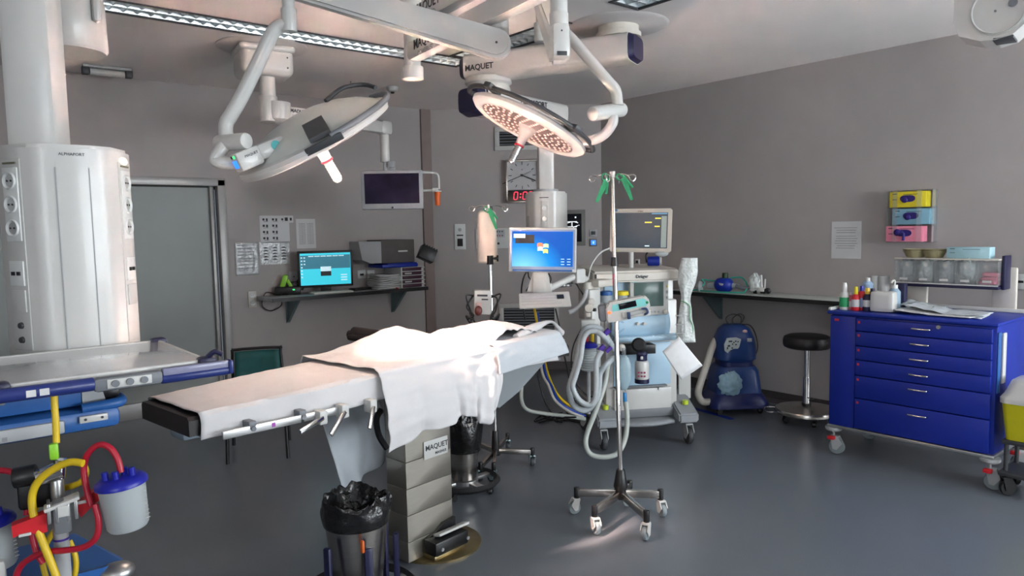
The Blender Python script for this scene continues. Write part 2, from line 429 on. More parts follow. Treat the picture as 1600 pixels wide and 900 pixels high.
# emergency light at far left, smoke detector, little hook
a = Zp(128, 100, CH); b = Zp(205, 108, CH)
rt = thing('emergency_light', 'narrow tube light on the ceiling beside the left equipment column', 'ceiling light', (a + b) / 2)
M = frame((a + b) / 2 + V((0, 0, 0)), b - a, z=(0, 0, -1)); l = (b - a).length
MB(M).box((0, 0, .012), (l, .09, .024), .008).build('housing', LGREY, rt)
mb = MB(M); mb.cyl((-l / 2 + .05, 0, .05), (l / 2 - .05, 0, .05), .026, n=14); mb.build('tube', OFFW, rt)
for s in (-1, 1): MB(M).box((s * (l / 2 - .02), 0, .045), (.05, .075, .06), .008).build('end_holder', DGREY, rt)
c = Zp(613, 136, CH)
rt = thing('smoke_detector', 'small round white smoke detector on the ceiling left of the wall corner', 'smoke detector', c)
MB(T(*c)).lathe([(0, -.045), (.03, -.045), (.05, -.03), (.055, -.012), (.055, 0), (0, 0)]).build('body', OFFW, rt)
MB(T(*c)).lathe([(0, -.062), (.014, -.06), (.02, -.045), (0, -.04)], n=14).build('sensor', BLACK, rt)
c = Zp(548, 127, CH); mb = MB(); mb.cyl(c, c + V((0, 0, -.05)), .005, n=8); mb.cyl(c + V((0, 0, -.05)), c + V((0, 0, -.06)), .014, .008, n=10)
tag(mb.build('ceiling_sprinkler', MGREY), 'tiny dark sprinkler stub on the ceiling above the monitor arm', 'sprinkler')

# ------------------------------------------------------------------ notices on the walls
def sheet(name, wall, box, label, style, group=None):
    M, w, h = onwall(wall, *box); mb = MB(M); mb.box((0, 0, .0015), (w, h, .002)); mb.mi = 1
    rnd = random.Random(label)
    def mk(x, y, a, b): mb.box((x * w, y * h, .003), (a * w, b * h, .0006))
    if style == 'lines':
        for i in range(9): mk(rnd.uniform(-.04, .02), .33 - i * .065 - (.03 if i > 2 else 0), rnd.uniform(.6, .78), .014)
    if style == 'table':
        for cxx in (-.2, .22):
            for i in range(17): mk(cxx, .34 - i * .043, .3, .014)
            for k in (-.16, 0, .16): mk(cxx + k, 0, .006, .76)
    if style == 'photos':
        for r in range(4):
            for c_ in range(3 if r == 0 else 2):
                x = -.3 + c_ * .32; y = .36 - r * .23
                mk(x - .07, y, .07, .08); mk(x + .04, y - .01, .06, .1); mk(x, y - .08, .16, .012)
    if style == 'caps':
        for r in range(5):
            for c_ in range(3): mk(-.3 + c_ * .3, .24 - r * .13, .16, .035); mk(-.3 + c_ * .3, .262 - r * .13, .08, .03)
    o = mb.build(name, [PAPER if style not in ('caps', 'film') else FILM, INK if style in ('photos', 'caps') else INKL], smooth=False)
    if style == 'film':
        pass
    return tag(o, label, 'notice', group)
FILM = mat('laminated_notice', (186, 188, 190), .15, var=.12, scale=30, bump=.5, bscale=25)
sheet('wall_notice', 'L', (405, 337, 453, 379), 'white sheet with small photo blocks, the upper left of the wall notices above the desk', 'photos')
sheet('wall_notice', 'L', (462, 342, 494, 388), 'white sheet printed with a pale table, right of the photo sheet above the monitor', 'table')
sheet('wall_notice', 'L', (405, 378, 453, 413), 'wide laminated notice with rows of dark cap shapes, below the photo sheet', 'caps')
M, w, h = onwall('L', 366, 379, 405, 430)
def fn(u, v):
    return ((u - .5) * w, (v - .5) * h, .008 + .007 * noise.noise(V((u * 5, v * 6, 1))))
mb = MB(M); mb.grid(fn, 14, 18); mb.mi = 1
for i in range(8): mb.box((random.uniform(-.05, .0) * w, h * (.42 - i * .1), .014), (w * .7, .006, .001))
tag(mb.build('wall_notice', [FILM, INKL], solid=.001), 'crumpled clear plastic sleeve with notices, nearest the door frame', 'notice')
sheet('wall_notice', 'R', (1300, 346, 1345, 404), 'single typed white page on the right wall left of the glove boxes', 'lines')
# strip lettering removed from paper edges: the notice overlapping piece
M, w, h = onwall('L', 442, 337, 458, 348)
mb = MB(M); mb.box((0, 0, .0045), (w, h, .002)); mb.mi = 1; mb.box((-.2 * w, 0, .006), (.3 * w, .5 * h, .0006)); mb.box((.25 * w, 0, .006), (.2 * w, .4 * h, .0006))
tag(mb.build('wall_notice', [PAPER, INK], smooth=False), 'small slip stuck on the right edge of the photo sheet', 'notice')

# ------------------------------------------------------------------ sockets, switches and panels
def plate(name, wall, box, label, cat, t=.012, m=None, group=None):
    M, w, h = onwall(wall, *box); rt = thing(name, label, cat, M, group)
    MB(M).box((0, 0, t / 2), (w, h, t), .004).build('plate', m or SOCK, rt); return rt, M, w, h
rt, M, w, h = plate('wall_socket', 'L', (387, 455, 401, 480), 'cream double socket beside the door frame below the notices', 'socket', m=CREAM)
for s in (-1, 1):
    mb = MB(M); mb.lathe([(.0, .013), (.022, .013), (.026, .016), (.028, .012), (0, .012)], (0, s * h * .24, 0), n=18); mb.mi = 1
    for q in (-1, 1): mb.cyl((q * .009, s * h * .24, .0125), (q * .009, s * h * .24, .0138), .003, n=8)
    mb.build('outlet', [SOCK, DARK], rt)
pl_ = MB()
a = onwall('L', 401, 468, 420, 478)[0].translation; b = onwall('L', 428, 462, 430, 463)[0].translation
mb = MB(); mb.tube([a + V((.16, -.02, .05)), a + V((.02, -.05, .10)), a + V((-.02, -.03, -.02)), a + V((.06, -.04, -.08)), a + V((.16, -.06, -.03)), b + V((.0, -.14, .02)), b + V((.04, -.25, .04))], .005, n=8)
tag(mb.build('power_cable', BLACK), 'black cable looping from the wall under the left end of the desk', 'cable')
rt, M, w, h = plate('data_socket', 'L', (451, 424, 469, 440), 'pale blank plate on the wall left of the desk monitor', 'socket', m=LGREY)
mb = MB(M); mb.box((-.01, 0, .013), (.012, .01, .003)); mb.build('port', DARK, rt)
for box, lab in (((558, 422, 571, 435), 'white data socket on the wall just right of the desk monitor'), ((573, 422, 585, 435), 'white data socket on the wall nearest the document organiser')):
    rt, M, w, h = plate('data_socket', 'L', box, lab, 'socket', group='data sockets behind the desk')
    MB(M).box((0, -.003, .012), (w * .45, h * .24, .006), .001).build('port', DARK, rt)
rt, M, w, h = plate('wall_intercom', 'C', (710, 350, 728, 390), 'tall white intercom plate with a dark slot left of the rear drip stand', 'intercom')
mb = MB(M); mb.box((0, -.22 * h, .014), (w * .5, h * .3, .008), .003); mb.build('handset_slot', DARK, rt)
mb = MB(M); mb.box((0, .06 * h, .013), (w * .6, h * .05, .004)); mb.build('display', BLACK, rt)
mb = MB(M); mb.lathe([(0, .016), (.012, .015), (.02, .012)], (0, .28 * h, 0), n=16); mb.build('speaker', LGREY, rt)
rt, M, w, h = plate('medical_gas_panel', 'C', (743, 357, 796, 388), 'grey wall panel with rows of small coloured buttons behind the rear drip stand', 'panel', m=OFFW)
mb = MB(M); mb.box((w * .12, h * .24, .013), (w * .5, h * .4, .004)); mb.box((-w * .38, 0, .013), (w * .12, h * .7, .004)); mb.build('inset', LGREY, rt)
for i in range(2):
    for k in range(5): MB(M).cyl((w * (.0 + k * .075), h * (.34 - i * .2), .014), (w * (.0 + k * .075), h * (.34 - i * .2), .02), .008, n=10).build('button', REDINK if (i and k % 2) else DGREY, rt)
MB(M).cyl((w * .18, -h * .26, .013), (w * .18, -h * .26, .02), .014, n=12).build('button', BLACK, rt)
rt, M, w, h = plate('control_screen', 'C', (868, 328, 915, 384), 'built-in dark touch screen with white lines in a grey frame, behind the pendant', 'screen', m=mat('frame_grey_olive', (108, 108, 102), .5), t=.02)
MB(M).box((0, 0, .021), (w * .74, h * .78, .004), .001).build('screen', GLASSBLK, rt)
mb = MB(M); z = .0245
for (x, y, a, b, r) in ((.05, .17, .34, .02, 0), (.2, .15, .12, .02, -18), (-.05, .15, .12, .02, 18), (.05, .03, .34, .02, 0), (.2, .05, .1, .02, 20), (.05, .1, .03, .12, 0), (.17, .29, .05, .045, 0), (.28, .07, .03, .02, 0), (.12, -.1, .16, .18, 0), (.1, -.05, .1, .12, 30)):
    mb.box((0, 0, 0), (a * w, b * h, .001), M=T(x * w, y * h, z) @ RZ(r))
mb.build('graphics', glow('screen_white', (230, 236, 240), .7), rt)
rt, M, w, h = plate('wall_switch', 'C', (921, 358, 933, 370), 'grey switch with a dark rocker right of the built-in screen', 'switch', m=LGREY)
MB(M).box((0, 0, .013), (w * .55, h * .45, .008), .002).build('rocker', DGREY, rt)
rt, M, w, h = plate('wall_switch', 'C', (921, 373, 933, 385), 'switch with a glowing blue light, the lower of the two beside the corner', 'switch', m=MGREY)
MB(M).box((0, 0, .013), (w * .6, h * .6, .006), .002).build('lit_button', BLUELED, rt)
MB(M).box((0, 0, .017), (w * .18, h * .3, .002)).build('symbol', SCR_LT, rt)
rt, M, w, h = plate('wall_socket', 'R', (993, 405, 1000, 413), 'pale socket with dark opening behind the stalk of the patient monitor', 'socket')
MB(M).box((0, 0, .013), (w * .5, h * .5, .004)).build('outlet', DARK, rt)
rt, M, w, h = plate('wall_socket', 'R', (1588, 428, 1604, 452), 'pale socket at the right edge behind the end of the supply rack', 'socket', m=OFFW)
MB(M).box((0, 0, .013), (w * .5, h * .15, .004)).build('outlet', DARK, rt)

def vent(box, label):
    M, w, h = onwall('C', *box); rt = thing('wall_vent', label, 'vent', M)
    mb = MB(M); b = .05
    for (x, y, a, c) in ((0, h / 2 - b / 2, w, b), (0, -h / 2 + b / 2, w, b), (-w / 2 + b / 2, 0, b, h - 2 * b), (w / 2 - b / 2, 0, b, h - 2 * b)): mb.box((x, y, .012), (a, c, .024), .003)
    mb.build('frame', OFFW, rt)
    MB(M).box((0, 0, .002), (w - 2 * b, h - 2 * b, .004)).build('backing', DARK, rt)
    n = int((h - 2 * b) / .03)
    mb = MB(M)
    for i in range(n): mb.box((0, 0, 0), (w - 2 * b, .018, .004), M=T(0, -h / 2 + b + (i + .5) * (h - 2 * b) / n, .014) @ RX(-38))
    mb.build('slats', MGREY, rt, smooth=False)
vent((773, 198, 842, 235), 'upper ventilation grille half hidden behind the right surgical lamp')
vent((780, 474, 874, 556), 'lower ventilation grille behind the keyboard tray')

# clock with analogue dial over red digits
M, w, h = onwall('C', 790, 250, 843, 317); w *= 1.0
rt = thing('wall_clock', 'square steel-framed clock with a dial above red digits', 'clock', M)
mb = MB(M); b = .022
for (x, y, a, c) in ((0, h / 2 - b / 2, w, b), (0, -h / 2 + b / 2, w, b), (-w / 2 + b / 2, 0, b, h - 2 * b), (w / 2 - b / 2, 0, b, h - 2 * b)): mb.box((x, y, .035), (a, c, .07), .004)
mb.build('frame', STEEL, rt)
dy = h * .135
MB(M).box((0, dy, .028), (w - 2 * b, h * .66, .05)).build('dial', mat('clock_dial', (176, 176, 178), .3), rt)
MB(M).box((0, -h * .335, .028), (w - 2 * b, h * .25, .05)).build('digit_window', GLASSBLK, rt)
mb = MB(M); R0 = w * .36
for i in range(12): mb.box((0, R0, .054), (.008, .028 if i % 3 else .036, .002), M=T(0, dy, 0) @ RZ(30 * i))
mb.box((0, w * .17, .054), (.014, .008, .002), M=T(0, dy, 0)); mb.build('hour_marks', BLACK, rt)
for nm, ang, ln, wd in (('minute_hand', 115, .74, .009), ('hour_hand', -118, .5, .013), ('second_hand', 115, .3, .006)):
    pass
mb = MB(M); mb.box((0, .11, .057), (.008, .25, .002), M=T(0, dy, 0) @ RZ(112)); mb.build('minute_hand', BLACK, rt)
mb = MB(M); mb.box((0, .07, .06), (.014, .18, .002), M=T(0, dy, 0) @ RZ(-113)); mb.cyl((0, dy, .055), (0, dy, .064), .014, n=14); mb.build('hour_hand', BLACK, rt)
mb = MB(M); mb.box((0, .045, .063), (.004, .12, .001), M=T(0, dy, 0) @ RZ(-68)); mb.build('second_hand', BLACK, rt)
def seg7(mb, ch, x, y, s):
    segs = {'0': 'abcdef', '2': 'abdeg', '1': 'bc'}[ch]
    for c_ in segs:
        if c_ in 'adg': yy = {'a': s, 'd': -s, 'g': 0}[c_]; mb.box((x, y + yy, .0545), (s * .8, s * .2, .002))
        else: xx = s * .5 * (1 if c_ in 'bc' else -1); yy = s * .5 * (1 if c_ in 'bf' else -1); mb.box((x + xx, y + yy, .0545), (s * .2, s * .85, .002))
mb = MB(M @ T(0, -h * .335, 0) @ Matrix(((1, .12, 0, 0), (0, 1, 0, 0), (0, 0, 1, 0), (0, 0, 0, 1)))); s = h * .085
seg7(mb, '0', -w * .2, 0, s)
for q in (-1, 1): mb.box((-w * .06, q * s * .45, .0545), (.013, .013, .002))
seg7(mb, '0', w * .07, 0, s); seg7(mb, '0', w * .24, 0, s); mb.build('digits', DIGIT, rt)

# ------------------------------------------------------------------ left desk shelf on brackets
DZT = 1.0; DY0 = 6.40; DXA, DXB = 2.52, 4.20
rt = thing('wall_desk', 'long grey shelf desk with black edge under the hanging monitor', 'shelf', (3.5, 6.6, DZT - .03))
MB().box(((DXA + DXB) / 2, (DY0 + WL) / 2, DZT - .018), (DXB - DXA, WL - DY0, .034), .003).build('worktop', LGREY, rt)
MB().box(((DXA + DXB) / 2, DY0 - .003, DZT - .018), (DXB - DXA + .004, .008, .036)).build('edge_strip', BLACK, rt)
def bracket(rt, x, y, z, n, along):                      # triangular plate bracket: n points into the room
    x = V((x, y, z)); n = V(n)
    mb = MB(); t = V(along) * .006
    mb.prism([x - t / 2, x + n * .30 - t / 2, x - V((0, 0, .24)) + n * .02 - t / 2, x - V((0, 0, .24)) - t / 2], t)
    mb.prism([x - t * 3, x + n * .008 - t * 3, x + n * .008 - V((0, 0, .25)) - t * 3, x - V((0, 0, .25)) - t * 3], t * 6)
    mb.prism([x + n * .30 - t * 2, x + n * .288 - t * 2, x - V((0, 0, .24)) + n * .012 - t * 2, x - V((0, 0, .24)) + n * .024 - t * 2], t * 4)
    mb.build('bracket', mat('bracket_metal', (110, 128, 130), .4, metal=.4), rt, smooth=False)
for x in (2.82, 4.0): bracket(rt, x, WL, DZT - .036, (0, -1, 0), (1, 0, 0))

def onDesk(px, py): return Zp(px, py, DZT)
# monitor
def screen(name, label, M, w, h, t, bez, mb_mat, scr_mat, cat='monitor'):
    rt = thing(name, label, cat, M)
    mb = MB(M); mb.box((0, 0, -t / 2), (w, h, t), .008)
    mb.build('housing', mb_mat, rt)
    mb = MB(M); mb.box((0, 0, .001), (w - 2 * bez, h - 2 * bez, .003)); mb.build('screen', scr_mat, rt, smooth=False)
    return rt
c = P(509, 420, 7.02); M = facecam(c, tilt=0, turn=8)
k = 7.02 / F; w, h = 84 * k, 50 * k
rt = screen('desktop_monitor', 'black computer monitor with a teal desktop on the wall desk', M, w, h + .04, .04, .022, BLACK, SCR_TEAL)
mb = MB(M); mb.box((0, h * .22, .003), (w - .05, h * .42, .002)); mb.build('picture_top', SCR_TEALD, rt)
MB(M).box((0, .0, .0045), (.10, .045, .001)).build('window_graphic', SCR_LT, rt); MB(M).box((.0, -.045, .0045), (.10, .045, .001)).build('window_graphic', BLACK, rt)
def dot(x, y, a, b): MB(M).box((x, y, .0045), (a, b, .001)).build('desktop_icon', SCR_LT, rt)
for i in range(7):
    dot(-w * .43, h * (.36 - i * .1), .014, .012)
    if i < 3: dot(-w * .38, h * (.36 - i * .1), .014, .012)
for i in range(6): dot(-w * .26 + i * w * .11, h * .40, .05, .008)
for i in range(3): dot(w * .33, -h * (.2 + i * .08), .06, .01)
mb = MB(M); zb = DZT - c.z
mb.box((0, -h * .5 - .02, -.05), (.10, abs(zb) * .5, .03), .006); mb.box((0, zb + .009, -.03), (.26, .016, .18), .006); mb.build('stand', BLACK, rt)
# keyboard + second keyboard, mouse
def keyboard(c, deg, w, d, m, label):
    M = yaw(c, deg); rt = thing('keyboard', label, 'keyboard', M)
    MB(M).box((0, 0, .009), (w, d, .016), .005).build('case', m, rt)
    mb = MB(M)
    for r in range(5):
        for i in range(14): mb.box((-w / 2 + (i + .8) * w / 14.8, -d / 2 + (r + .8) * d / 5.8, .019), (w / 18, d / 7.5, .005), .001, seg=1)
    o = mb.build('keys', m, rt, smooth=False); return rt
keyboard(onDesk(518, 458), -4, .40, .14, CREAM, 'cream keyboard lying in front of the desk monitor')
keyboard(onDesk(572, 452), 4, .34, .12, BLACK, 'black keyboard on the desk right of the monitor')
c = onDesk(605, 450); mb = MB(yaw(c, 20)); mb.ball((0, 0, .012), .045, (1, .6, .4)); tag(mb.build('computer_mouse', BLACK), 'black mouse at the right end of the black keyboard', 'mouse')
for p, q, m, lab in (((582, 446), (600, 449), NAVY, 'dark blue pen lying behind the black keyboard'), ((606, 447), (622, 452), REDINK, 'red pen lying in front of the document organiser')):
    a, b = onDesk(*p), onDesk(*q); mb = MB(); mb.cyl(a + V((0, 0, .008)), b + V((0, 0, .008)), .007, n=8); mb.cyl(b + V((0, 0, .008)), b + (b - a).normalized() * .015 + V((0, 0, .008)), .006, .001, n=8)
    tag(mb.build('pen', m), lab, 'pen')
# dictation charger: black cradle with lime phone
c = onDesk(450, 460); M = facecam(c, turn=10) @ RX(-90) @ RX(0); M = yaw(c, math.degrees(math.atan2(-c.y, -c.x)) + 90)
rt = thing('telephone_charger', 'black charging station with a lime green handset at the left end of the desk', 'charger', M)
mb = MB(M); mb.box((0, 0, .04), (.24, .16, .08), .015); mb.box((.03, .03, .09), (.16, .1, .06), .015); mb.build('base', BLACK, rt)
mb = MB(M); mb.box((0, 0, 0), (.05, .035, .15), .012, M=T(-.035, -.03, .12) @ RY(18)); mb.box((0, 0, 0), (.035, .03, .10), .01, M=T(.02, -.03, .10) @ RY(-25)); mb.build('handset', LIME, rt)
MB(M).box((.055, -.082, .05), (.02, .004, .01)).build('charge_light', GREENLED, rt)
mb = MB(M); mb.tube([(.08, .0, .1), (.12, -.02, .15), (.15, -.04, .10), (.13, -.05, .04)], .012, n=8); mb.build('cord', BLACK, rt)
# document organiser, folders and box
def deskM(px, dep): return None
a = P(597, 449, 7.0); b = P(662, 449, 7.25)
M = Matrix.Translation((3.98, 6.60, DZT)); lx = LZ(M, 622, 448, 0).x; 
def dl(px, py, y=6.42): r = ray(px, py); return O0 + r * (y / r.y)
x0, x1 = dl(628, 440).x, dl(663, 440).x; z1 = dl(645, 417).z
rt = thing('document_organiser', 'drawer organiser with dark purple drawer fronts at the right end of the desk', 'organiser', ((x0 + x1) / 2, 6.6, DZT))
mb = MB(); mb.box(((x0 + x1) / 2, 6.6, DZT + (z1 - DZT) / 2), (x1 - x0, .34, z1 - DZT), .004); mb.build('case', OFFW, rt)
for i in range(5):
    hh = (z1 - DZT) / 5
    MB().box(((x0 + x1) / 2 - .01, 6.425, DZT + hh * (i + .5)), (x1 - x0 - .05, .02, hh * .78), .002).build('drawer', PURPLE, rt)
    MB().box((x1 - .012, 6.42, DZT + hh * (i + .75)), (.03, .03, .008), .001).build('side_tab', OFFW, rt)
for i in (1, 3): MB().box((x0 + .075, 6.413, DZT + (z1 - DZT) / 5 * (i + .5)), (.08, .004, .014)).build('drawer_label', OFFW, rt)
xa, xb = dl(594, 430).x, dl(627, 430).x
for i in range(9):
    zz = DZT + .004 + i * .017; off = random.uniform(-.02, .02)
    mb = MB(T((xa + xb) / 2 + off, 6.56, zz) @ RZ(random.uniform(-7, 7))); mb.grid(lambda u, v: ((u - .5) * (xb - xa) * 1.0, (v - .5) * .28, .006 + .004 * math.sin(u * 4 + i) + (.004 * noise.noise(V((u * 3, v * 3, i))))), 6, 6)
    tag(mb.build('paper_stack', PAPER, solid=.009), 'loose white papers piled against the left side of the organiser', 'papers', 'paper piles beside the organiser')
xa, xb = dl(598, 410).x, dl(654, 410).x; zb = z1
mb = MB(); mb.box(((xa + xb) / 2, 6.58, zb + .02), (xb - xa, .30, .036), .008); mb.box(((xa + xb) / 2 + .02, 6.56, zb + .043), (xb - xa - .08, .28, .01), .003)
tag(mb.build('blue_folder', CARTB), 'flat bright blue folder lying on top of the organiser', 'folder')
zb += .05
xa, xb = dl(574, 390).x, dl(650, 390).x; xm = dl(598, 390).x; zt = dl(610, 375).z
rt = thing('archive_box', 'dark grey cardboard box with pale left side on the blue folder', 'box', ((xa + xb) / 2, 6.6, zb))
mb = MB(); mb.box(((xm + xb) / 2, 6.6, (zb + zt) / 2), (xb - xm, .30, zt - zb), .006); mb.build('lid', BROWNBX, rt)
mb = MB(); mb.prism([(xa, 6.60, zt - .01), (xa + .01, 6.55, zb + .04), (xa + .06, 6.46, zb + .005), (xm, 6.45, zb + .005), (xm, 6.45, zt - .012)], (0, .26, 0)); mb.build('open_end', LGREY, rt)
MB().box((xm + (xb - xm) * .64, 6.4485, zb + (zt - zb) * .5), (.11, .002, .016)).build('print', OFFW, rt)
c = dl(667, 397, 6.4); mb = MB(Matrix.Translation(c) @ RY(28) @ RZ(-20))
mb.box((0, 0, 0), (.17, .12, .14), .004)
for i in range(6): mb.box((-.07 + i * .028, 0, .075), (.012, .12, .012))
c = dl(667, 397, 6.4)
tag(mb.build('ribbed_black_bin', BLACK), 'black ribbed tray leaning out at the right of the archive box', 'tray')

# green chair seen above the table's foot end
M = yaw(P(404, 590, 5.4), -24); M.translation.z = 0
rt = thing('office_chair', 'chair with a dark teal backrest behind the foot of the operating table', 'chair', M)
top = CAMZ - (545 - 363) / F * 5.4; bh = .34; bw = .33
def fn(u, v): return ((u - .5) * bw * (1 - .06 * v), .03 * (abs(u - .5) * 2) ** 2 * -1, top - bh + v * bh)
mb = MB(M); mb.grid(fn, 8, 6); mb.build('backrest', TEAL, rt, solid=.03)
mb = MB(M); mb.tube([(-.18, .0, top - .36), (-.175, .0, top - .02), (-.15, 0, top + .012), (.15, 0, top + .012), (.165, 0, top - .02), (.18, 0, top - .36)], .011, n=8); mb.build('back_frame', BLACK, rt)
mb = MB(M); mb.box((0, -.22, .46), (.42, .42, .07), .03); mb.build('seat', TEAL, rt)
for sx in (-1, 1):
    for sy in (0, -.4): MB(M).tube([(sx * .19, sy, .44), (sx * .2, sy + (.03 if sy == 0 else -.03), 0.012)], .012, n=8).build('leg', BLACK, rt)
mb = MB(M)
for sx in (-1, 1): mb.tube([(sx * .18, 0, top - .34), (sx * .19, -.02, .44)], .011, n=8)
mb.build('back_upright', BLACK, rt)

# ------------------------------------------------------------------ hanging monitor on its ceiling mount (left of centre)
c = Zp(410, 73, CH)
rt = thing('ceiling_monitor_mount', 'white ceiling mount with a jointed arm carrying the hanging grey monitor', 'ceiling mount', (c.x, c.y, CH))
CEILP = mat('ceiling_cover_plate', (206, 200, 198), .6, var=.02)
MB(T(*c)).lathe([(0, -.014), (.30, -.014), (.312, -.006), (.312, 0), (0, 0)], n=48).build('ceiling_plate', CEILP, rt)
hd = facecam((c.x, c.y, 2.80)); hx = V((hd[0][0], hd[1][0], 0))
MH = frame((c.x, c.y, CH), hx, z=(0, 0, 1)) @ RZ(12)
mb = MB(MH); mb.box((0, 0, -.04), (.38, .36, .05), .05, seg=4); mb.box((.0, 0, -.13), (.36, .34, .19), .05, seg=4); mb.build('housing', WHITE, rt)
mb = MB(MH)
for p in ((.13, -.10), (.13, -.17), (-.06, -.15)): mb.cyl((p[0], -.168, p[1]), (p[0], -.173, p[1]), .006, n=8)
mb.build('screws', DGREY, rt)
s0 = P(417, 118, 5.1)
zb = P(417, 190, 5.1).z
mb = MB(); mb.cyl((s0.x, s0.y, 2.72), (s0.x, s0.y, zb + .17), .055, n=24); mb.cyl((s0.x, s0.y, zb + .18), (s0.x, s0.y, zb), .065, n=24, bev=.006); mb.build('stem', WHITE, rt)
a = V((s0.x, s0.y, P(430, 172, 5.1).z)); e = P(600, 198, 5.95); e.z = a.z - .02
d = (e - a); M = frame(a, d, z=(0, 0, 1)); l = d.length
mb = MB(M); mb.lathe([(0, -.09), (.05, -.085), (.08, -.06), (.085, -.02), (.085, .06), (0, .06)], (.06, -.03, 0), n=24); mb.build('elbow', WHITE, rt)
mb = MB(M); mb.box((l / 2, 0, 0), (l, .08, .10), .02); mb.build('arm', WHITE, rt)
MB(M).text('MAQUET', .036, T(.225, -.0415, .018) @ UPR, bold=.001).build('lettering', LETTER, rt); MB(M).text('SATELITE', .024, T(.215, -.0415, -.018) @ UPR).build('lettering_small', INKL, rt)
mb = MB(); mb.box((0, 0, 0), (.12, .10, .12), .03, M=frame(e, d, z=(0, 0, 1))); mb.cyl(e, e + V((0, 0, -.28)), .038, n=20, bev=.004); mb.build('drop_joint', WHITE, rt)
mt = CAMZ + (365 - 263) / F * 5.95
mb = MB(); mb.cyl(e + V((0, 0, -.27)), (e.x, e.y, mt - .05), .018, n=14); mb.build('drop_rod', LGREY, rt)
# the monitor
c = P(612.5, 296.5, 5.92); M = facecam(c, turn=-6) @ RZ(0); k = 5.92 / F
rt = thing('surgical_monitor', 'grey framed monitor with dark screen hanging from the ceiling arm', 'monitor', M)
w, h = 96 * k, 61 * k
mb = MB(M); mb.box((0, 0, -.03), (w, h, .06), .012); mb.build('housing', mat('monitor_grey', (158, 160, 164), .4), rt)
mb = MB(M); mb.box((0, .01, .001), (w - .06, h - .075, .004)); mb.build('screen', mat('screen_dark_violet', (34, 30, 50), .35, var=.5, scale=4, spec=.05), rt, smooth=False)
mb = MB(M); mb.cyl((0, -h / 2 + .015, .0), (0, -h / 2 + .015, .006), .009, n=12); mb.build('button', BLACK, rt)
mb = MB(M); mb.box((0, .02, -.075), (.2, .2, .04), .01); mb.box((0, h / 2 - .02, -.08), (.05, .2, .03), .005); mb.box((0, h / 2 + .05, -.065), (.05, .05, .06), .005); mb.build('mount_bracket', LGREY, rt)
mb = MB(M); mb.tube([(w / 2 - .02, h / 2 - .02, -.03), (w / 2 + .08, h / 2 - .025, -.03), (w / 2 + .125, h / 2 - .05, -.03), (w / 2 + .13, h / 2 - .16, -.03)], .011, n=10); mb.tube([(w / 2 - .02, -h * .03, -.03), (w / 2 + .12, -h * .02, -.03)], .010, n=10, smooth=False); mb.box((w / 2 + .1, -h * .02, -.03), (.05, .035, .04), .006)
mb.build('handle_bracket', OFFW, rt)
mb = MB(M); mb.cyl((w / 2 + .117, -h * .06, -.03), (w / 2 + .117, -h * .42, -.03), .026, .02, n=16, bev=.003); mb.build('hand_grip', ORANGE, rt)
mb = MB(M); mb.cyl((w / 2 + .117, -h * .04, -.03), (w / 2 + .117, -h * .07, -.03), .034, n=16); mb.build('grip_collar', OFFW, rt)
# ------------------------------------------------------------------ central hub of the surgical lights
cz = lambda px, py, d: P(px, py, d).z
hb = P(645, 115, 3.5)
rt = thing('ceiling_light_hub', 'central white ceiling tube with two lettered extension arms for the surgical lights', 'light mount', (hb.x, hb.y, CH))
mb = MB(T(hb.x, hb.y, 0)); z0 = cz(645, 124, 3.5); z1 = cz(645, 52, 3.5)
mb.cyl((0, 0, z1), (0, 0, CH), .052, n=28); mb.cyl((0, 0, z0 + .05), (0, 0, z1), .040, n=28); mb.build('spindle', WHITE, rt)
mb = MB(T(hb.x, hb.y, 0)); mb.cyl((0, 0, z0), (0, 0, z0 + .06), .052, n=28, bev=.004); mb.build('end_cap', OFFW, rt)
MB(T(hb.x, hb.y, 0)).lathe([(0, CH - .05), (.16, CH - .05), (.2, CH - .03), (.2, CH), (0, CH)], n=40).build('ceiling_cover', WHITE, rt)
J1 = P(776, 70, 2.9); J2 = P(874, 78, 2.5)
def ext_arm(zc, J, lo):
    a = V((hb.x, hb.y, zc)); b = V((J.x, J.y, zc)); d = b - a; M = frame(a, d, z=(0, 0, 1)); l = d.length
    MB(M).box((l / 2, 0, 0), (l, .07, .09), .018).build('extension_arm', WHITE, rt)
    mb = MB(M)
    side = -1 if (M.inverted() @ O0).y < 0 else 1
    K = T(.22, side * .0358, .012) @ (UPR if side < 0 else UPR @ RY(180))
    MB(M).text('MAQUET', .062, K, bold=.001).build('lettering', LETTER, rt)
    MB(M).text(lo, .032, K @ T(0, -.045, 0)).build('lettering_small', INKL, rt)
zlo = cz(645, 84, 3.5); zhi = cz(645, 34, 3.5)
ext_arm(zlo, J2, 'POWERLED'); ext_arm(zhi, J1, 'POWERLED')

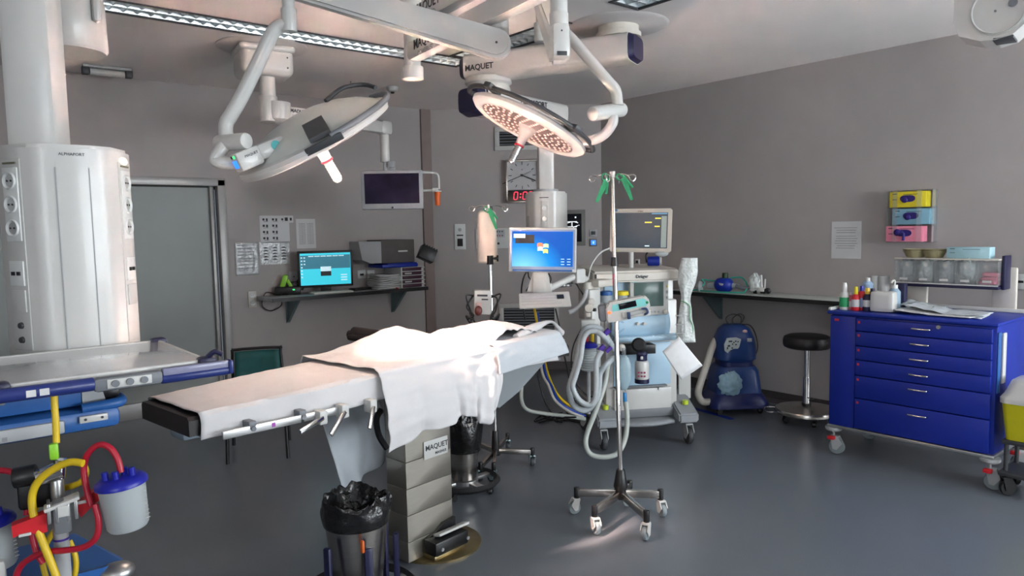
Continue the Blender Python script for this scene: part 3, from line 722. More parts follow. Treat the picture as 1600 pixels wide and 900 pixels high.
# spindle, joint and spring arm of the left surgical lamp
rt = thing('spring_arm', 'broad white spring arm sloping down from the top edge to a round joint', 'lamp arm', (J1.x, J1.y, zhi))
z50 = cz(780, 50, 2.9)
mb = MB(T(J1.x, J1.y, 0) @ T(*(P(781, 70, 2.9) - J1)[:2], 0)); mb.cyl((0, 0, z50), (0, 0, zhi + .06), .034, n=24); mb.cyl((0, 0, z50 - .004), (0, 0, z50 + .09), .037, n=24); mb.build('spindle', WHITE, rt)
S1 = P(452, -24, 2.85)
nrm = ((O0 - J1)).normalized()
def spring(Ja, Sb, w0, h0, rt, out=0):
    d = Sb - Ja; M = frame(Ja, d, z=(0, 0, 1)); l = d.length
    side = -1 if (M.inverted() @ O0).y < 0 else 1
    prof = []; 
    for i in range(9): a = R_(90 + i * 22.5); prof.append((h0 / 2 * math.cos(a), h0 / 2 * math.sin(a)))
    for i in range(9): a = R_(-90 + i * 22.5); prof.append((l + h0 * .42 * math.cos(a), h0 * .42 * math.sin(a)))
    MBx = MB(M); bm = bmesh.new(); vs = [bm.verts.new((p[0], -w0 / 2, p[1])) for p in prof]; f = bm.faces.new(vs)
    r_ = bmesh.ops.extrude_face_region(bm, geom=[f]); bmesh.ops.translate(bm, vec=(0, w0, 0), verts=[v for v in r_['geom'] if isinstance(v, bmesh.types.BMVert)])
    bmesh.ops.bevel(bm, geom=[e for e in bm.edges if abs(e.verts[0].co.y - e.verts[1].co.y) < 1e-6], offset=.012, segments=2, affect='EDGES')
    MBx.addbm(bm); MBx.build('arm', WHITE, rt); return M, side
M, side = spring(J1 + nrm * .03, S1, .075, .115, rt)
mb = MB(M); mb.cyl((0, side * .04, 0), (0, side * .041, 0), .005, n=8); mb.build('screw', DGREY, rt)
q = P(783, 65, 2.95); mb = MB(frame(q, (M.to_3x3() @ V((1, 0, 0))), z=(0, 0, 1)))
mb = MB(T(*P(781, 70, 2.9))); mb.cyl((0, 0, -.02), (0, 0, z50 - J1.z + .01), .037, n=24); mb.ball((0, 0, -.02), .037, (1, 1, .6), n=24)
mb.box((0, 0, 0), (.075, .07, .09), .02, M=RZ(40)); mb.build('joint', WHITE, rt)

# head frames of the two lamps
def beam_at(px, py, ix, iy, away):                        # beam direction: image direction plus a component away from the camera
    r = V(((px - 800) / F, (py - 450) / F, 1)).normalized(); e = V((ix, iy, 0)); e = (e - r * e.dot(r)).normalized()
    return c2w(e * math.sqrt(1 - away * away) + r * away).normalized()
C1 = P(492, 218, 3.12); beam1 = beam_at(492, 218, 200, 345, .12)
xd = P(605, 175, 3.0) - P(370, 262, 3.0)
M1 = frame(C1, xd - beam1 * xd.dot(beam1), z=-beam1)
C2 = P(826, 197, 3.9); beam2 = beam_at(826, 197, -.44, .9, -.20)
xd = P(910, 240, 3.9) - P(742, 158, 3.9)
M2 = frame(C2, xd - beam2 * xd.dot(beam2), z=-beam2)

# yoke of the left lamp
def joint_cyl(mb, a, b, r): mb.cyl(a, b, r, n=22, bev=.008)
rt1 = thing('surgical_lamp', 'left surgical lamp head seen from the side with glowing underside and grip', 'surgical lamp', M1)
mb = MB(); s_ = P(452, 42, 2.85)
mb.cyl(V((s_.x, s_.y, cz(452, 14, 2.85))), V((s_.x, s_.y, S1.z + .02)), .024, n=20)
mb.cyl(V((s_.x, s_.y, cz(452, 50, 2.85))), V((s_.x, s_.y, cz(452, 14, 2.85))), .030, n=20, bev=.004)
mb.build('suspension_spindle', WHITE, rt1)
mb = MB(); mb.tube([P(450, 40, 2.85), P(436, 42, 2.85), P(424, 55, 2.85), P(405, 95, 2.86), P(378, 150, 2.88), P(362, 178, 2.88), P(353, 195, 2.88), P(354, 222, 2.88)], .028, n=16); mb.build('yoke_tube', WHITE, rt1)
mb = MB(); joint_cyl(mb, P(341, 224, 2.88), P(386, 220, 2.80), .032); mb.build('yoke_joint', OFFW, rt1)
mb = MB(); mb.tube([P(352, 226, 2.85), P(343, 238, 2.84), P(337, 250, 2.84), P(350, 254, 2.84), P(375, 254, 2.86)], .026, n=16); mb.build('yoke_elbow', WHITE, rt1)
cb = M1.inverted() @ P(384, 249, 2.88)
rh = .345
dome = mat('lamp_cover', (192, 196, 192), .3, var=.02, coat=.2)
mb = MB(M1); mb.lathe([(0, .125), (.08, .122), (.17, .105), (.25, .075), (.31, .04), (.335, .02)], n=64); mb.build('cover', dome, rt1)
mb = MB(M1); mb.lathe([(.325, .030), (.350, .022), (.356, .005), (.350, -.012), (.325, -.02), (.30, -.018), (.30, .01), (.325, .030)], n=64); mb.build('rim', WHITE, rt1)
mb = MB(M1); mb.lathe([(0, -.012), (.30, -.012), (.302, .0), (0, 0)], n=64); mb.build('light_glass', LAMPON, rt1)
sidey = -1 if (M1.inverted() @ O0).y < 0 else 1
K = (UPR if sidey < 0 else UPR @ RY(180))
# control box at the yoke end
MC = frame(P(385, 249, 2.84), P(400, 243, 2.90) - P(370, 255, 2.80), z=(0, 0, 1)) @ RX(0)
MC = frame(P(386, 248, 2.84), (P(430, 230, 2.91) - P(386, 248, 2.84)), z=(0, 0, 1))
sc_ = -1 if (MC.inverted() @ O0).y < 0 else 1
mb = MB(MC); mb.box((0, 0, 0), (.10, .075, .075), .010); mb.box((.105, 0, .004), (.13, .06, .065), .015); mb.build('control_box', WHITE, rt1)
mb = MB(MC); mb.box((-.051, 0, -.006), (.003, .04, .03), .001); mb.build('display', BLUELED, rt1)
MB(MC).cyl((-.05, -.014, .023), (-.053, -.014, .023), .006, n=10).build('button', GREENLED, rt1)
MB(MC).cyl((-.05, .012, .023), (-.053, .012, .023), .006, n=10).build('button', DGREY, rt1)
KK = (UPR if sc_ < 0 else UPR @ RY(180))
MB(MC).lathe([(0, 0), (.019, 0), (.019, .002), (0, .002)], (.12, sc_ * .030, .008), (0, sc_, 0), n=20).build('sticker', mat('teal_sticker', (60, 180, 180), .4), rt1, label='round teal sticker')
MB(MC).text('MAQUET', .014, T(.01, sc_ * .0385, .012) @ KK).build('lettering', LETTER, rt1)
# dark rim handle pads
MB(M1).tube([(math.cos(R_(a)) * .365, math.sin(R_(a)) * .365, .028) for a in (range(-70, 50, 10) if sidey < 0 else range(-50, 70, 10))], .013, n=10).build('rim_handle', MGREY, rt1)
mb = MB(M1); yy = sidey
mb.prism([(.03, yy * .245, .083), (.115, yy * .225, .083), (.135, yy * .335, .035), (.045, yy * .345, .035)], (0, 0, .018)); mb.build('grip_pad', DGREY, rt1, smooth=False)
MB(M1).box((.09, yy * .349, .012), (.16, .012, .03), .004).build('rim_pad', DGREY, rt1)
MB(M1).tube([(.12, -yy * .02, .12), (.2, -yy * .1, .13), (.28, -yy * .16, .10), (.33, -yy * .10, .07)], .010, n=10).build('top_handle', DGREY, rt1)
def lamp_grip(M, rt, lit):
    g = WHITE
    mb = MB(M); mb.lathe([(0, -.01), (.045, -.01), (.04, -.03), (.027, -.055), (.024, -.10), (0, -.10)], n=24); mb.build('grip_holder', g, rt)
    MB(M).lathe([(0, -.098), (.027, -.098), (.027, -.106), (0, -.106)], n=24).build('grip_ring', REDINK, rt)
    pr_ = [(0, -.106)]
    for i in range(7): pr_ += [(.021, -.108 - i * .013), (.021, -.117 - i * .013), (.018, -.118 - i * .013), (.018, -.120 - i * .013)]
    pr_ += [(.019, -.20), (.012, -.208), (0, -.208)]
    MB(M).lathe(pr_, n=24).build('grip', ALU if not lit else WHITE, rt)
lamp_grip(M1, rt1, True)
for nm_, en_, sz_, bl_ in (('surgical_lamp_beam', 320, 52, 1.0), ('surgical_lamp_core', 20000, 27, .8)):
    sp = bpy.data.lights.new(nm_, 'SPOT'); sp.energy = en_; sp.color = (1, .69, .58); sp.spot_size = R_(sz_); sp.spot_blend = bl_; sp.shadow_soft_size = .22
    so = bpy.data.objects.new(nm_, sp); COL.objects.link(so); so.location = C1 + beam1 * .03; so.rotation_euler = beam1.to_track_quat('-Z', 'Z').to_euler()

# ------------------------------------------------------------------ right lamp
rt = thing('spring_arm', 'short white spring arm ending in a box joint with a dark window, seen end-on', 'lamp arm', (J2.x, J2.y, zlo))
mb = MB(T(J2.x, J2.y, 0)); zz = cz(874, 40, 2.5); mb.cyl((0, 0, zz - .01), (0, 0, zlo + .05), .030, n=24); mb.cyl((0, 0, zz - .03), (0, 0, zz + .04), .033, n=24, bev=.003); mb.build('spindle', WHITE, rt)
S2 = P(843, -6, 3.8)
M, side = spring(J2 + V((0, 0, .0)), S2, .07, .105, rt)
Mj = facecam(P(874, 66, 2.46), turn=14)
mb = MB(Mj); mb.box((0, 0, 0), (.062, .115, .07), .014); mb.build('joint', WHITE, rt)
MB(Mj).box((0, -.045, .036), (.034, .014, .004), .001).build('window', DGREY, rt)
MB(Mj).cyl((.0, .03, .034), (.0, .03, .037), .003, n=8).build('screw', DGREY, rt)

rt2 = thing('surgical_lamp', 'right surgical lamp head showing its LED underside, pink bounce light put into the lenses', 'surgical lamp', M2)
mb = MB(); s_ = P(843, 40, 3.8)
mb.cyl(V((s_.x, s_.y, cz(843, 35, 3.8))), V((s_.x, s_.y, S2.z + .02)), .018, n=18); mb.cyl(V((s_.x, s_.y, cz(843, 65, 3.8))), V((s_.x, s_.y, cz(843, 36, 3.8))), .030, n=20, bev=.004); mb.build('suspension_spindle', OFFW, rt2)
mb = MB(); mb.tube([P(845, 30, 3.8), P(862, 34, 3.78), P(890, 58, 3.74), P(925, 98, 3.72), P(950, 127, 3.72), P(962, 142, 3.72), P(965, 165, 3.72)], .029, n=16); mb.build('yoke_tube', WHITE, rt2)
mb = MB(); joint_cyl(mb, P(925, 178, 3.62), P(973, 171, 3.78), .037); mb.build('yoke_joint', OFFW, rt2)
mb = MB(); mb.tube([P(958, 182, 3.70), P(957, 193, 3.70), P(944, 210, 3.72), P(925, 219, 3.75), P(903, 219, 3.80)], .026, n=16); mb.build('yoke_elbow', WHITE, rt2)
mb = MB(M2); mb.lathe([(0, .05), (.12, .047), (.22, .04), (.30, .028), (.325, .01)], n=64); mb.build('cover', WHITE, rt2)
mb = MB(M2); mb.lathe([(.270, -.018), (.285, -.026), (.315, -.022), (.335, -.004), (.337, .012), (.322, .022), (.29, .03), (.27, .0), (.270, -.018)], n=64); mb.build('rim', WHITE, rt2)
mb = MB(M2); mb.lathe([(0, -.010), (.275, -.014), (.276, -.002), (0, 0)], n=64); mb.build('led_plate', LEDPL, rt2)
pts = []
for ring, n in ((.075, 8), (.112, 13), (.150, 18), (.188, 23), (.224, 28), (.254, 34)):
    for i in range(n): pts.append((ring, (i + .3 * (ring * 50 % 1)) * 360 / n))
lens_big = pts[-96:] if len(pts) > 100 else pts
def lens(mb, r, a): mb.lathe([(.0085, 0), (.007, -.004), (0, -.006)], (r * math.cos(R_(a)), r * math.sin(R_(a)), -.0135), n=8)
mb = MB(M2)
for (r, a) in pts: lens(mb, r, a)
o = mb.build('lenses', LENS, rt2); o['kind'] = 'stuff'
mb = MB(M2); mb.lathe([(0, -.030), (.04, -.030), (.052, -.02), (.056, -.008), (0, -.008)], n=28); mb.build('centre_boss', OFFW, rt2)
M2g = M2 @ T(0, 0, -.015)
lamp_grip(M2g, rt2, False)
yy = 1 if (M2.inverted().to_3x3() @ V((0, 0, 1))).y > 0 else -1
mb = MB(M2)
arc = [(math.cos(R_(a)) * .37, yy * math.sin(R_(a)) * .37, .03) for a in range(-10, 191, 12)]
mb.tube([(.33, 0 * yy, .02)] + arc[1:] + [(-.33, -.02 * yy, .03)], .013, n=10); mb.build('rim_handle', DGREY, rt2)
mb = MB(M2)
for a in (50, 130): MB(M2).box((0, 0, 0), (.10, .05, .03), .008, M=RZ(yy * a) @ T(.35, 0, .035)).build('handle_bracket', DGREY, rt2)

# ------------------------------------------------------------------ rear pendant: boom, second arm, column and head
c = Zp(966, 40, CH)
rt = thing('ceiling_pendant', 'rear ceiling pendant with broad pinkish boom, navy end caps and white supply head', 'pendant', (c.x, c.y, CH))
MB(T(*c)).lathe([(0, -.012), (.31, -.012), (.33, 0), (0, 0)], n=56).build('ceiling_plate', CEILP, rt)
bz0, bz1 = 2.665, 2.845
MB(T(*c)).lathe([(0, bz1 - CH - .01), (.15, bz1 - CH - .01), (.15, bz1 - CH + .02), (.135, bz1 - CH + .025), (.135, -.01), (0, -.01)], n=40).build('bearing', CREAM, rt)
a = P(985, 78, 4.72); b = P(738, 108, 5.25); zc = (bz0 + bz1) / 2; a.z = b.z = zc
d = b - a; M = frame(a, d, z=(0, 0, 1)); l = d.length; hb_ = (bz1 - bz0)
def prof_arm(M, x0, x1, w0, h0, w1, h1, bev=.04, z=0, z1=0):
    mb = MB(M); n = 24; rows = []
    for (x, w, h, zo) in ((x0, w0, h0, z), (x1, w1, h1, z1)):
        row = []
        for i in range(n):
            a_ = 2 * PI * i / n; ca, sa = math.cos(a_), math.sin(a_); e = .42
            row.append((x, w / 2 * math.copysign(abs(ca) ** e, ca), zo + h / 2 * math.copysign(abs(sa) ** e, sa)))
        rows.append(row)
    vs = rows[0] + rows[1]; fs = [[i, (i + 1) % n, n + (i + 1) % n, n + i] for i in range(n)] + [list(range(n))[::-1], list(range(n, 2 * n))]
    mb.add(vs, fs); return mb
prof_arm(M, -.02, l, .27, hb_, .27, hb_ + .005).build('boom', WHITE, rt)
prof_arm(M, -.055, -.02, .22, hb_ * .8, .26, hb_ * .97).build('end_cap', NAVY, rt)
prof_arm(M, l, l + .05, .27, hb_, .20, hb_ * .8).build('end_cap', NAVY, rt)
side = -1 if (M.inverted() @ O0).y < 0 else 1
K = UPR if side < 0 else UPR @ RY(180)
MB(M).text('MAQUET', .056, T(l - .13, side * .1365, -.02) @ K, bold=.0015).build('lettering', LETTER, rt)
tp = lp(M, (l - .13, 0, 0))
tb = P(765, 130, 5.15)
MB().lathe([(0, 0), (.15, 0), (.16, .03), (.15, .06), (.17, .075), (.165, .11), (0, .11)], (tp.x, tp.y, bz0 - .10), n=36).build('turret', OFFW, rt)
a2 = V((tp.x, tp.y, 0)); e2 = P(858, 185, 5.72); a2.z = bz0 - .165; e2.z = a2.z + .0
d2 = e2 - a2; Mb = frame(a2, d2, z=(0, 0, 1)); l2 = d2.length
prof_arm(Mb, -.15, l2 + .12, .24, .20, .20, .15).build('second_arm', WHITE, rt)
prof_arm(Mb, -.21, -.13, .20, .17, .25, .21).build('end_cap', NAVY, rt)
prof_arm(Mb, l2 + .12, l2 + .15, .20, .15, .16, .12).build('end_cap', DGREY, rt)
side = -1 if (Mb.inverted() @ O0).y < 0 else 1
MB(Mb).text('ALPHAPORT', .055, T(l2 * .55, side * .112, .03) @ (UPR if side < 0 else UPR @ RY(180)), bold=.001).build('lettering_small', LETTER, rt)
hc = P(853, 300, 5.75); hz1 = hc.z; hz0 = cz(853, 425, 5.75)
mb = MB(T(hc.x, hc.y, 0) @ RZ(45 + 8)); mb.box((0, 0, (hz1 + a2.z) / 2), (.125, .125, a2.z - hz1), .02); mb.build('column', WHITE, rt)
def supply_head(rt, Mh, z0, z1, w, dpt, n_sock, small=False):
    # Mh: front of the head faces local -y
    A = [(-w / 2, dpt * .25), (-w / 2 + .0, -dpt * .10), (-w * .33, -dpt * .42), (-w * .15, -dpt * .5), (w * .15, -dpt * .5), (w * .33, -dpt * .42), (w / 2, -dpt * .10), (w / 2, dpt * .25), (w * .3, dpt * .5), (-w * .3, dpt * .5)]
    bm = bmesh.new(); vs = [bm.verts.new((p[0], p[1], z0)) for p in A]; f = bm.faces.new(vs)
    r_ = bmesh.ops.extrude_face_region(bm, geom=[f]); bmesh.ops.translate(bm, vec=(0, 0, z1 - z0), verts=[v for v in r_['geom'] if isinstance(v, bmesh.types.BMVert)])
    bmesh.ops.bevel(bm, geom=bm.edges[:], offset=.014, segments=2, affect='EDGES')
    MB(Mh).addbm(bm).build('housing', WHITE, rt)
    # channels on the two angled faces
    for s in (-1, 1):
        p0 = V((s * w * .33, -dpt * .42, 0)); p1 = V((s * w / 2, -dpt * .10, 0)) 
        q0 = V((s * w * .15, -dpt * .5, 0))
        yield s, p0, p1
Mh = facecam((hc.x, hc.y, 0), turn=-6) @ RX(-90)
Mh = Matrix(Mh)
for s, p0, p1 in supply_head(rt, Mh, hz0, hz1, 64 * 5.75 / F, .30, 3):
    if s < 0:
        mid = (p0 + p1) / 2; dirx = (p1 - p0) * -1; Kf = frame((mid.x, mid.y, 0), dirx, z=(0, 0, 1))
        MB(Mh @ Kf).box((0, -.002, (hz0 + hz1) / 2 - .02), (.06, .006, .30), .002).build('side_channel', LGREY, rt)
MB(Mh).box((0.005, -.152, hz1 - .21), (.055, .006, .27), .002).build('socket_plate', OFFW, rt)
for i in range(3): MB(Mh).lathe([(0, 0), (.017, 0), (.021, .004), (.021, -.002), (0, -.002)], (.005, -.156, hz1 - .13 - i * .085), (0, -1, 0), n=18).build('socket', SOCK, rt)
MB(Mh).box((.0, -.151, hz1 - .05), (.07, .003, .006)).build('label_strip', LETTER, rt)
MB(Mh).box((-.13, -.07, hz1 - .36), (.05, .08, .05), .01).build('side_fitting', OFFW, rt)
mb = MB(T(hc.x, hc.y, 0)); mb.cyl((0, 0, hz1 - .01), (0, 0, hz1 + .02), .10, n=28); mb.build('collar', LGREY, rt)

# ------------------------------------------------------------------ ceiling equipment at the top right corner
Mx = facecam(P(1548, 26, 2.6), turn=-8); k = 2.6 / F
rt = thing('ceiling_mount_joint', 'large white rounded joint hanging into the top right corner', 'ceiling mount', Mx)
mb = MB(Mx)
pts = [(-46, -5), (-46, 40), (52, 60), (90, 60), (90, -10), (52, -20), (32, -38), (10, -42), (-10, -40), (-38, -28)]
mb.prism([(x * k, y * k, -.10) for x, y in pts], (0, 0, .16)); mb.build('housing', WHITE, rt, smooth=False)
mb = MB(Mx); mb.lathe([(0, 0), (.078, 0), (.082, .006), (.082, .0), (.086, 0), (.086, -.02), (0, -.02)], (14 * k, 2 * k, .066), (0, 0, 1), n=40); mb.build('side_cover', OFFW, rt)
for x, y, r in ((10, 0, .004), (32, 8, .014)): MB(Mx).cyl((x * k, y * k, .07), (x * k, y * k, .074), r, n=14).build('screw', MGREY, rt)
MB(Mx).box((20 * k, -40 * k, .01), (28 * k, 5 * k, .1), .004).build('slot', DGREY, rt)
cc = P(1575, -60, 2.65)
mb = MB(); mb.cyl((cc.x, cc.y, cc.z - .25), (cc.x, cc.y, CH), .085, n=28); mb.build('stem', WHITE, rt)

# ------------------------------------------------------------------ left pendant (nearest, partly outside the frame)
c = P(62, 215, 2.62)
rt = thing('ceiling_pendant', 'large white supply column with socket panels filling the left edge', 'pendant', (c.x, c.y, CH))
hz1 = cz(95, 222, 2.42); hz0 = 1.16
hcn = P(111, 380, 2.64); Mh = Matrix.Translation((hcn.x, hcn.y, 0)) @ RZ(-2)
face = (Mh.inverted() @ O0)
mb = MB(T(c.x, c.y, 0) @ RZ(-30)); mb.box((0, 0, (hz1 + 2.74) / 2), (.165, .14, 2.74 - hz1 + .04), .022); mb.build('column', WHITE, rt)
xl = P(-14, 400, 2.4); xr = P(186, 480, 2.5); w = .41; dpt = .34
for s, p0, p1 in supply_head(rt, Mh, hz0, hz1, w, dpt, 3):
    mid = p0.lerp(p1, .5); dirx = (p1 - p0).normalized() * s
    Kf = frame((mid.x, mid.y, 0), dirx, z=(0, 0, 1)); A = Mh @ Kf
    MB(A).box((0, .001, (hz0 + hz1) / 2), (.088, .01, hz1 - hz0 - .10), .004).build('face_channel', OFFW, rt)
    MB(A).box((0, -.005, hz1 - .205), (.070, .008, .25), .003).build('socket_plate', SOCK, rt)
    for i in range(3):
        z = hz1 - .125 - i * .08
        mb = MB(A); mb.lathe([(0, -.001), (.021, -.001), (.027, .005), (.030, .001), (.030, -.004), (0, -.004)], (0, -.010, z), (0, -1, 0), n=24); mb.mi = 1
        for q in (-1, 1): mb.cyl((q * .009, -.0105, z), (q * .009, -.0125, z), .0035, n=8)
        mb.build('socket', [SOCK, DGREY], rt)
    MB(A).box((0, -.006, hz1 - .065), (.06, .004, .006)).build('label_strip', mat('olive_ink', (110, 110, 90), .6), rt)
    dpl = MB(A).box((0, -.005, hz1 - .44), (.066, .008, .085), .002).build('data_plate', SOCK, rt)
    for q in (-1, 1): MB(A).box((q * .013, -.011, hz1 - .44), (.013, .006, .013)).build('data_port', BLACK, dpl)
    MB(A).box((0, -.005, hz1 - .535), (.066, .008, .075), .002).build('blank_plate', OFFW, rt)
    if s < 0:
        for i in range(2): MB(A).lathe([(0, .008), (.010, .008), (.012, 0), (0, 0)], (0, -.004, hz1 - .62 - i * .05), (0, -1, 0), n=14).build('gas_outlet', DGREY, rt)
    if s > 0: MB(A).ball((0, -.002, hz1 - .045), .034, (1, .25, .45)).build('top_light', mat('lit_cap', (255, 236, 214), .4, emis=.5), rt)
MB(Mh).text('ALPHAPORT', .014, T(0, -dpt / 2 - .001, hz1 - .035) @ UPR).build('lettering', LETTER, rt)
for x in (-.05, .05): MB(Mh).box((x, -dpt / 2 + .0, (hz0 + hz1) / 2 - .02), (.003, .004, hz1 - hz0 - .12)).build('groove', LGREY, rt)
dc = P(104, 60, 3.05)
mb = MB(); mb.lathe([(0, 0), (.145, 0), (.155, .015), (.150, .2), (.13, .33), (0, .33)], (dc.x, dc.y, cz(104, 82, 3.05)), n=40); mb.build('arm_drum', WHITE, rt)
mb = MB(); mb.box(((c.x + dc.x) / 2, (c.y + dc.y) / 2, 2.80), (.75, .28, .14), .05, M=None); mb.build('support_arm', WHITE, rt)
mb = MB(); mb.cyl((dc.x, dc.y, 2.7), (dc.x, dc.y, CH), .12, n=30); mb.build('ceiling_stem', WHITE, rt)
q = P(150, 12, 3.0); mb = MB(T(*q)); mb.box((0, 0, 0), (.035, .05, .12), .015); mb.build('arm_stop', WHITE, rt)

# shelf tray, rails and console under the left pendant (it belongs to the pendant)
pend = rt
TX0, TX1, TY0, TY1, TZ = .16, .69, 2.31, 2.87, 1.20
tray = thing('pendant_tray', 'glossy white shelf tray with raised rim and navy corners in front of the left column', 'tray', ((TX0 + TX1) / 2, (TY0 + TY1) / 2, TZ))
gl = mat('glossy_tray', (196, 196, 198), .16, var=.01, coat=.6)
MB().box(((TX0 + TX1) / 2, (TY0 + TY1) / 2, TZ + .001), (TX1 - TX0, TY1 - TY0, .014), .003).build('tray_floor', gl, tray)
mb = MB(); r = .009
for (a, b) in (((TX0, TY0), (TX1, TY0)), ((TX1, TY0), (TX1, TY1)), ((TX0, TY1), (TX1, TY1)), ((TX0, TY0), (TX0, TY1))):
    a = V((*a, TZ + .004)); b = V((*b, TZ + .004)); mb.box((a + b) / 2, (abs(b.x - a.x) + .014, abs(b.y - a.y) + .014, .018), .005)
mb.build('rim', WHITE, tray)
for (x, y) in ((TX0, TY0), (TX1, TY0), (TX1, TY1), (TX0, TY1)): MB().box((x, y, TZ + .004), (.055, .05, .034), .012).build('corner_cap', NAVY, tray)
RY_ = TY0 - .045
mb = MB(); mb.cyl((.06, RY_, TZ - .010), (.375, RY_, TZ - .010), .019, n=20, bev=.006); mb.build('front_rail', RAILB, tray)
mb = MB(); mb.cyl((.545, RY_, TZ - .022), (.745, RY_, TZ - .022), .015, n=20, bev=.005); mb.build('front_rail', RAILB, tray)
mb = MB(); mb.box((.645, RY_, TZ - .002), (.19, .026, .022), .004); mb.build('label_channel', mat('clear_violet', (150, 150, 178), .2, alpha=.8), tray)
mb = MB(); mb.box((.745, RY_, TZ - .012), (.016, .04, .045), .008); mb.build('rail_end', RAILB, tray)
mb = MB(); mb.box((.46, RY_, TZ - .014), (.18, .036, .040), .012); mb.build('control_module', MGREY, tray)
mb = MB(); mb.box((.46, RY_ - .019, TZ - .013), (.115, .004, .026), .002); mb.build('control_plate', OFFW, tray)
for i in (-1, 0, 1): MB().cyl((.46 + i * .037, RY_ - .020, TZ - .013), (.46 + i * .037, RY_ - .026, TZ - .013), .010, n=16).build('push_button', MGREY, tray)
mb = MB()
for x in (.16, .66): mb.box((x, TY0 - .02, TZ - .028), (.02, .05, .014), .004)
mb.box((.42, 2.64, TZ - .032), (.40, .56, .03), .006)
mb.build('rail_bracket', MGREY, tray)
for x in (.225, .255): MB().box((x, RY_ - .0188, TZ - .010), (.022, .002, .018), M=None).build('torn_label', PAPER, tray)
mb = MB(); mb.tube([(.69, 2.30, TZ + .02), (.71, 2.29, TZ + .035), (.73, 2.28, TZ + .025)], .008, n=8); mb.build('latch', NAVY, tray)

# console shelf below: blue bumper with white drawer front, hung from the tray by two uprights
con = thing('pendant_console', 'blue bumper shelf with white drawer front under the white tray', 'shelf', (.2, 2.7, .93))
FY = 2.44
def fx(px, py): r = ray(px, py); return O0 + r * (FY / r.y)
xr = fx(190, 660).x; zt_ = fx(150, 640).z; zb_ = fx(150, 672).z
mb = MB(); mb.box(((xr - .45) / 2, FY + .22, (zt_ + zb_) / 2), (xr + .45, .44, zt_ - zb_), .018); mb.build('shelf_body', EQB, con)
mb = MB(); mb.tube([(xr - .10, FY + .02, zt_ + .005), (xr - .005, FY + .02, zt_ + .008), (xr + .012, FY + .06, zt_ + .01), (xr - .0, FY + .14, zt_ + .01), (xr - .06, FY + .18, zt_ + .005)], .016, n=10); mb.build('corner_handle', EQB, con)
mb = MB(); mb.box(((xr - .12 - .4) / 2 - .02, FY - .004, (zt_ + zb_) / 2 - .004), (xr + .4 - .14, .012, (zt_ - zb_) * .62), .006); mb.build('drawer_front', LGREY, con)
mb = MB(); mb.box((xr - .075, FY - .006, (zt_ + zb_) / 2 + .008), (.075, .012, (zt_ - zb_) * .34), .003); mb.build('latch_plate', WHITE, con)
for q in (-1, 1): MB().cyl((xr - .075 + q * .022, FY - .012, (zt_ + zb_) / 2 + .008), (xr - .075 + q * .022, FY - .014, (zt_ + zb_) / 2 + .008), .004, n=8).build('screw', DGREY, con)
mb = MB()
for i in range(3): mb.box((.02 - i * .07, FY - .0105, (zt_ + zb_) / 2 + .012), (.045, .001, .006))
for i in range(4): mb.box((.12 + i * .018, FY - .0105, (zt_ + zb_) / 2 - .012), (.012, .001, .012))
mb.build('drawer_print', INKL, con)
for x in (-.02, .30): MB().box((x, 2.80, (TZ + zb_) / 2 + .01), (.04, .04, TZ - zb_ - .06), .006).build('upright', MGREY, con)
# the device standing on it
zu = fx(120, 604).z; xg = fx(133, 630).x; xe = fx(160, 630).x
dev = thing('electrosurgical_unit', 'blue medical device with grey right end standing on the console shelf', 'medical device', (.1, 2.65, zt_))
mb = MB(); mb.box(((xg - .42) / 2, FY + .20, (zt_ + zu + .03) / 2 + .004), (xg + .42, .30, zu - zt_ + .022), .006); mb.build('housing', EQB, dev)
mb = MB(); mb.prism([(xg + .001, FY + .05, zt_ + .006), (xe + .02, FY + .05, zt_ + .006), (xe, FY + .05, zu + .024), (xg + .001, FY + .05, zu + .024)], (0, .30, 0)); mb.build('end_panel', LGREY, dev, smooth=False)
mb = MB(); mb.box((xg - .075, FY + .047, zu + .004), (.085, .003, .012)); mb.build('red_print', REDINK, dev)
mb = MB(); mb.box((xe + .035, FY + .10, zt_ + .035), (.05, .10, .035), .01); mb.tube([(xe + .02, FY + .1, zu + .02), (xe + .04, FY + .08, zu - .01), (xe + .03, FY + .1, zt_ + .05)], .008, n=8); mb.build('connector', BLACK, dev)
# ------------------------------------------------------------------ operating table
TM = Matrix.Translation((1.97, 3.0, 0)) @ RZ(8)
tb = thing('operating_table', 'operating table on a stainless column, covered with white drapes', 'operating table', TM)
# telescopic column
MB(TM).lathe([(0, 0), (.235, 0), (.235, .010), (.225, .014), (.222, .016), (0, .016)], n=64).build('floor_plate', BRASS, tb)
cw, cd = .32, .18
cxo, cyo = -.095, -.005
zs = [.016, .115, .245, .375, .505, .64, .80]
for i in range(6):
    f = 1 - .0 * i; e = .006 * (5 - i) * 0
    w_, d_ = cw - .004 * i * 0 - .0012 * i, cd - .0012 * i
    bm = bmesh.new(); A = [(-w_ / 2, -d_ / 2), (w_ / 2 - .03, -d_ / 2), (w_ / 2, -d_ / 2 + .03), (w_ / 2, d_ / 2 - .03), (w_ / 2 - .03, d_ / 2), (-w_ / 2 + .03, d_ / 2), (-w_ / 2, d_ / 2 - .03)]
    vs = [bm.verts.new((p[0] + cxo, p[1] + cyo, zs[i] + .0008)) for p in A]; fc = bm.faces.new(vs)
    r_ = bmesh.ops.extrude_face_region(bm, geom=[fc]); bmesh.ops.translate(bm, vec=(0, 0, zs[i + 1] - zs[i] - .0016), verts=[v for v in r_['geom'] if isinstance(v, bmesh.types.BMVert)])
    bmesh.ops.bevel(bm, geom=bm.edges[:], offset=.0015, segments=1, affect='EDGES')
    MB(TM).addbm(bm).build('column_section', mat('column_steel', (165, 160, 150), .33, metal=.75, var=.05, stretch=(1, 1, 30)), tb)
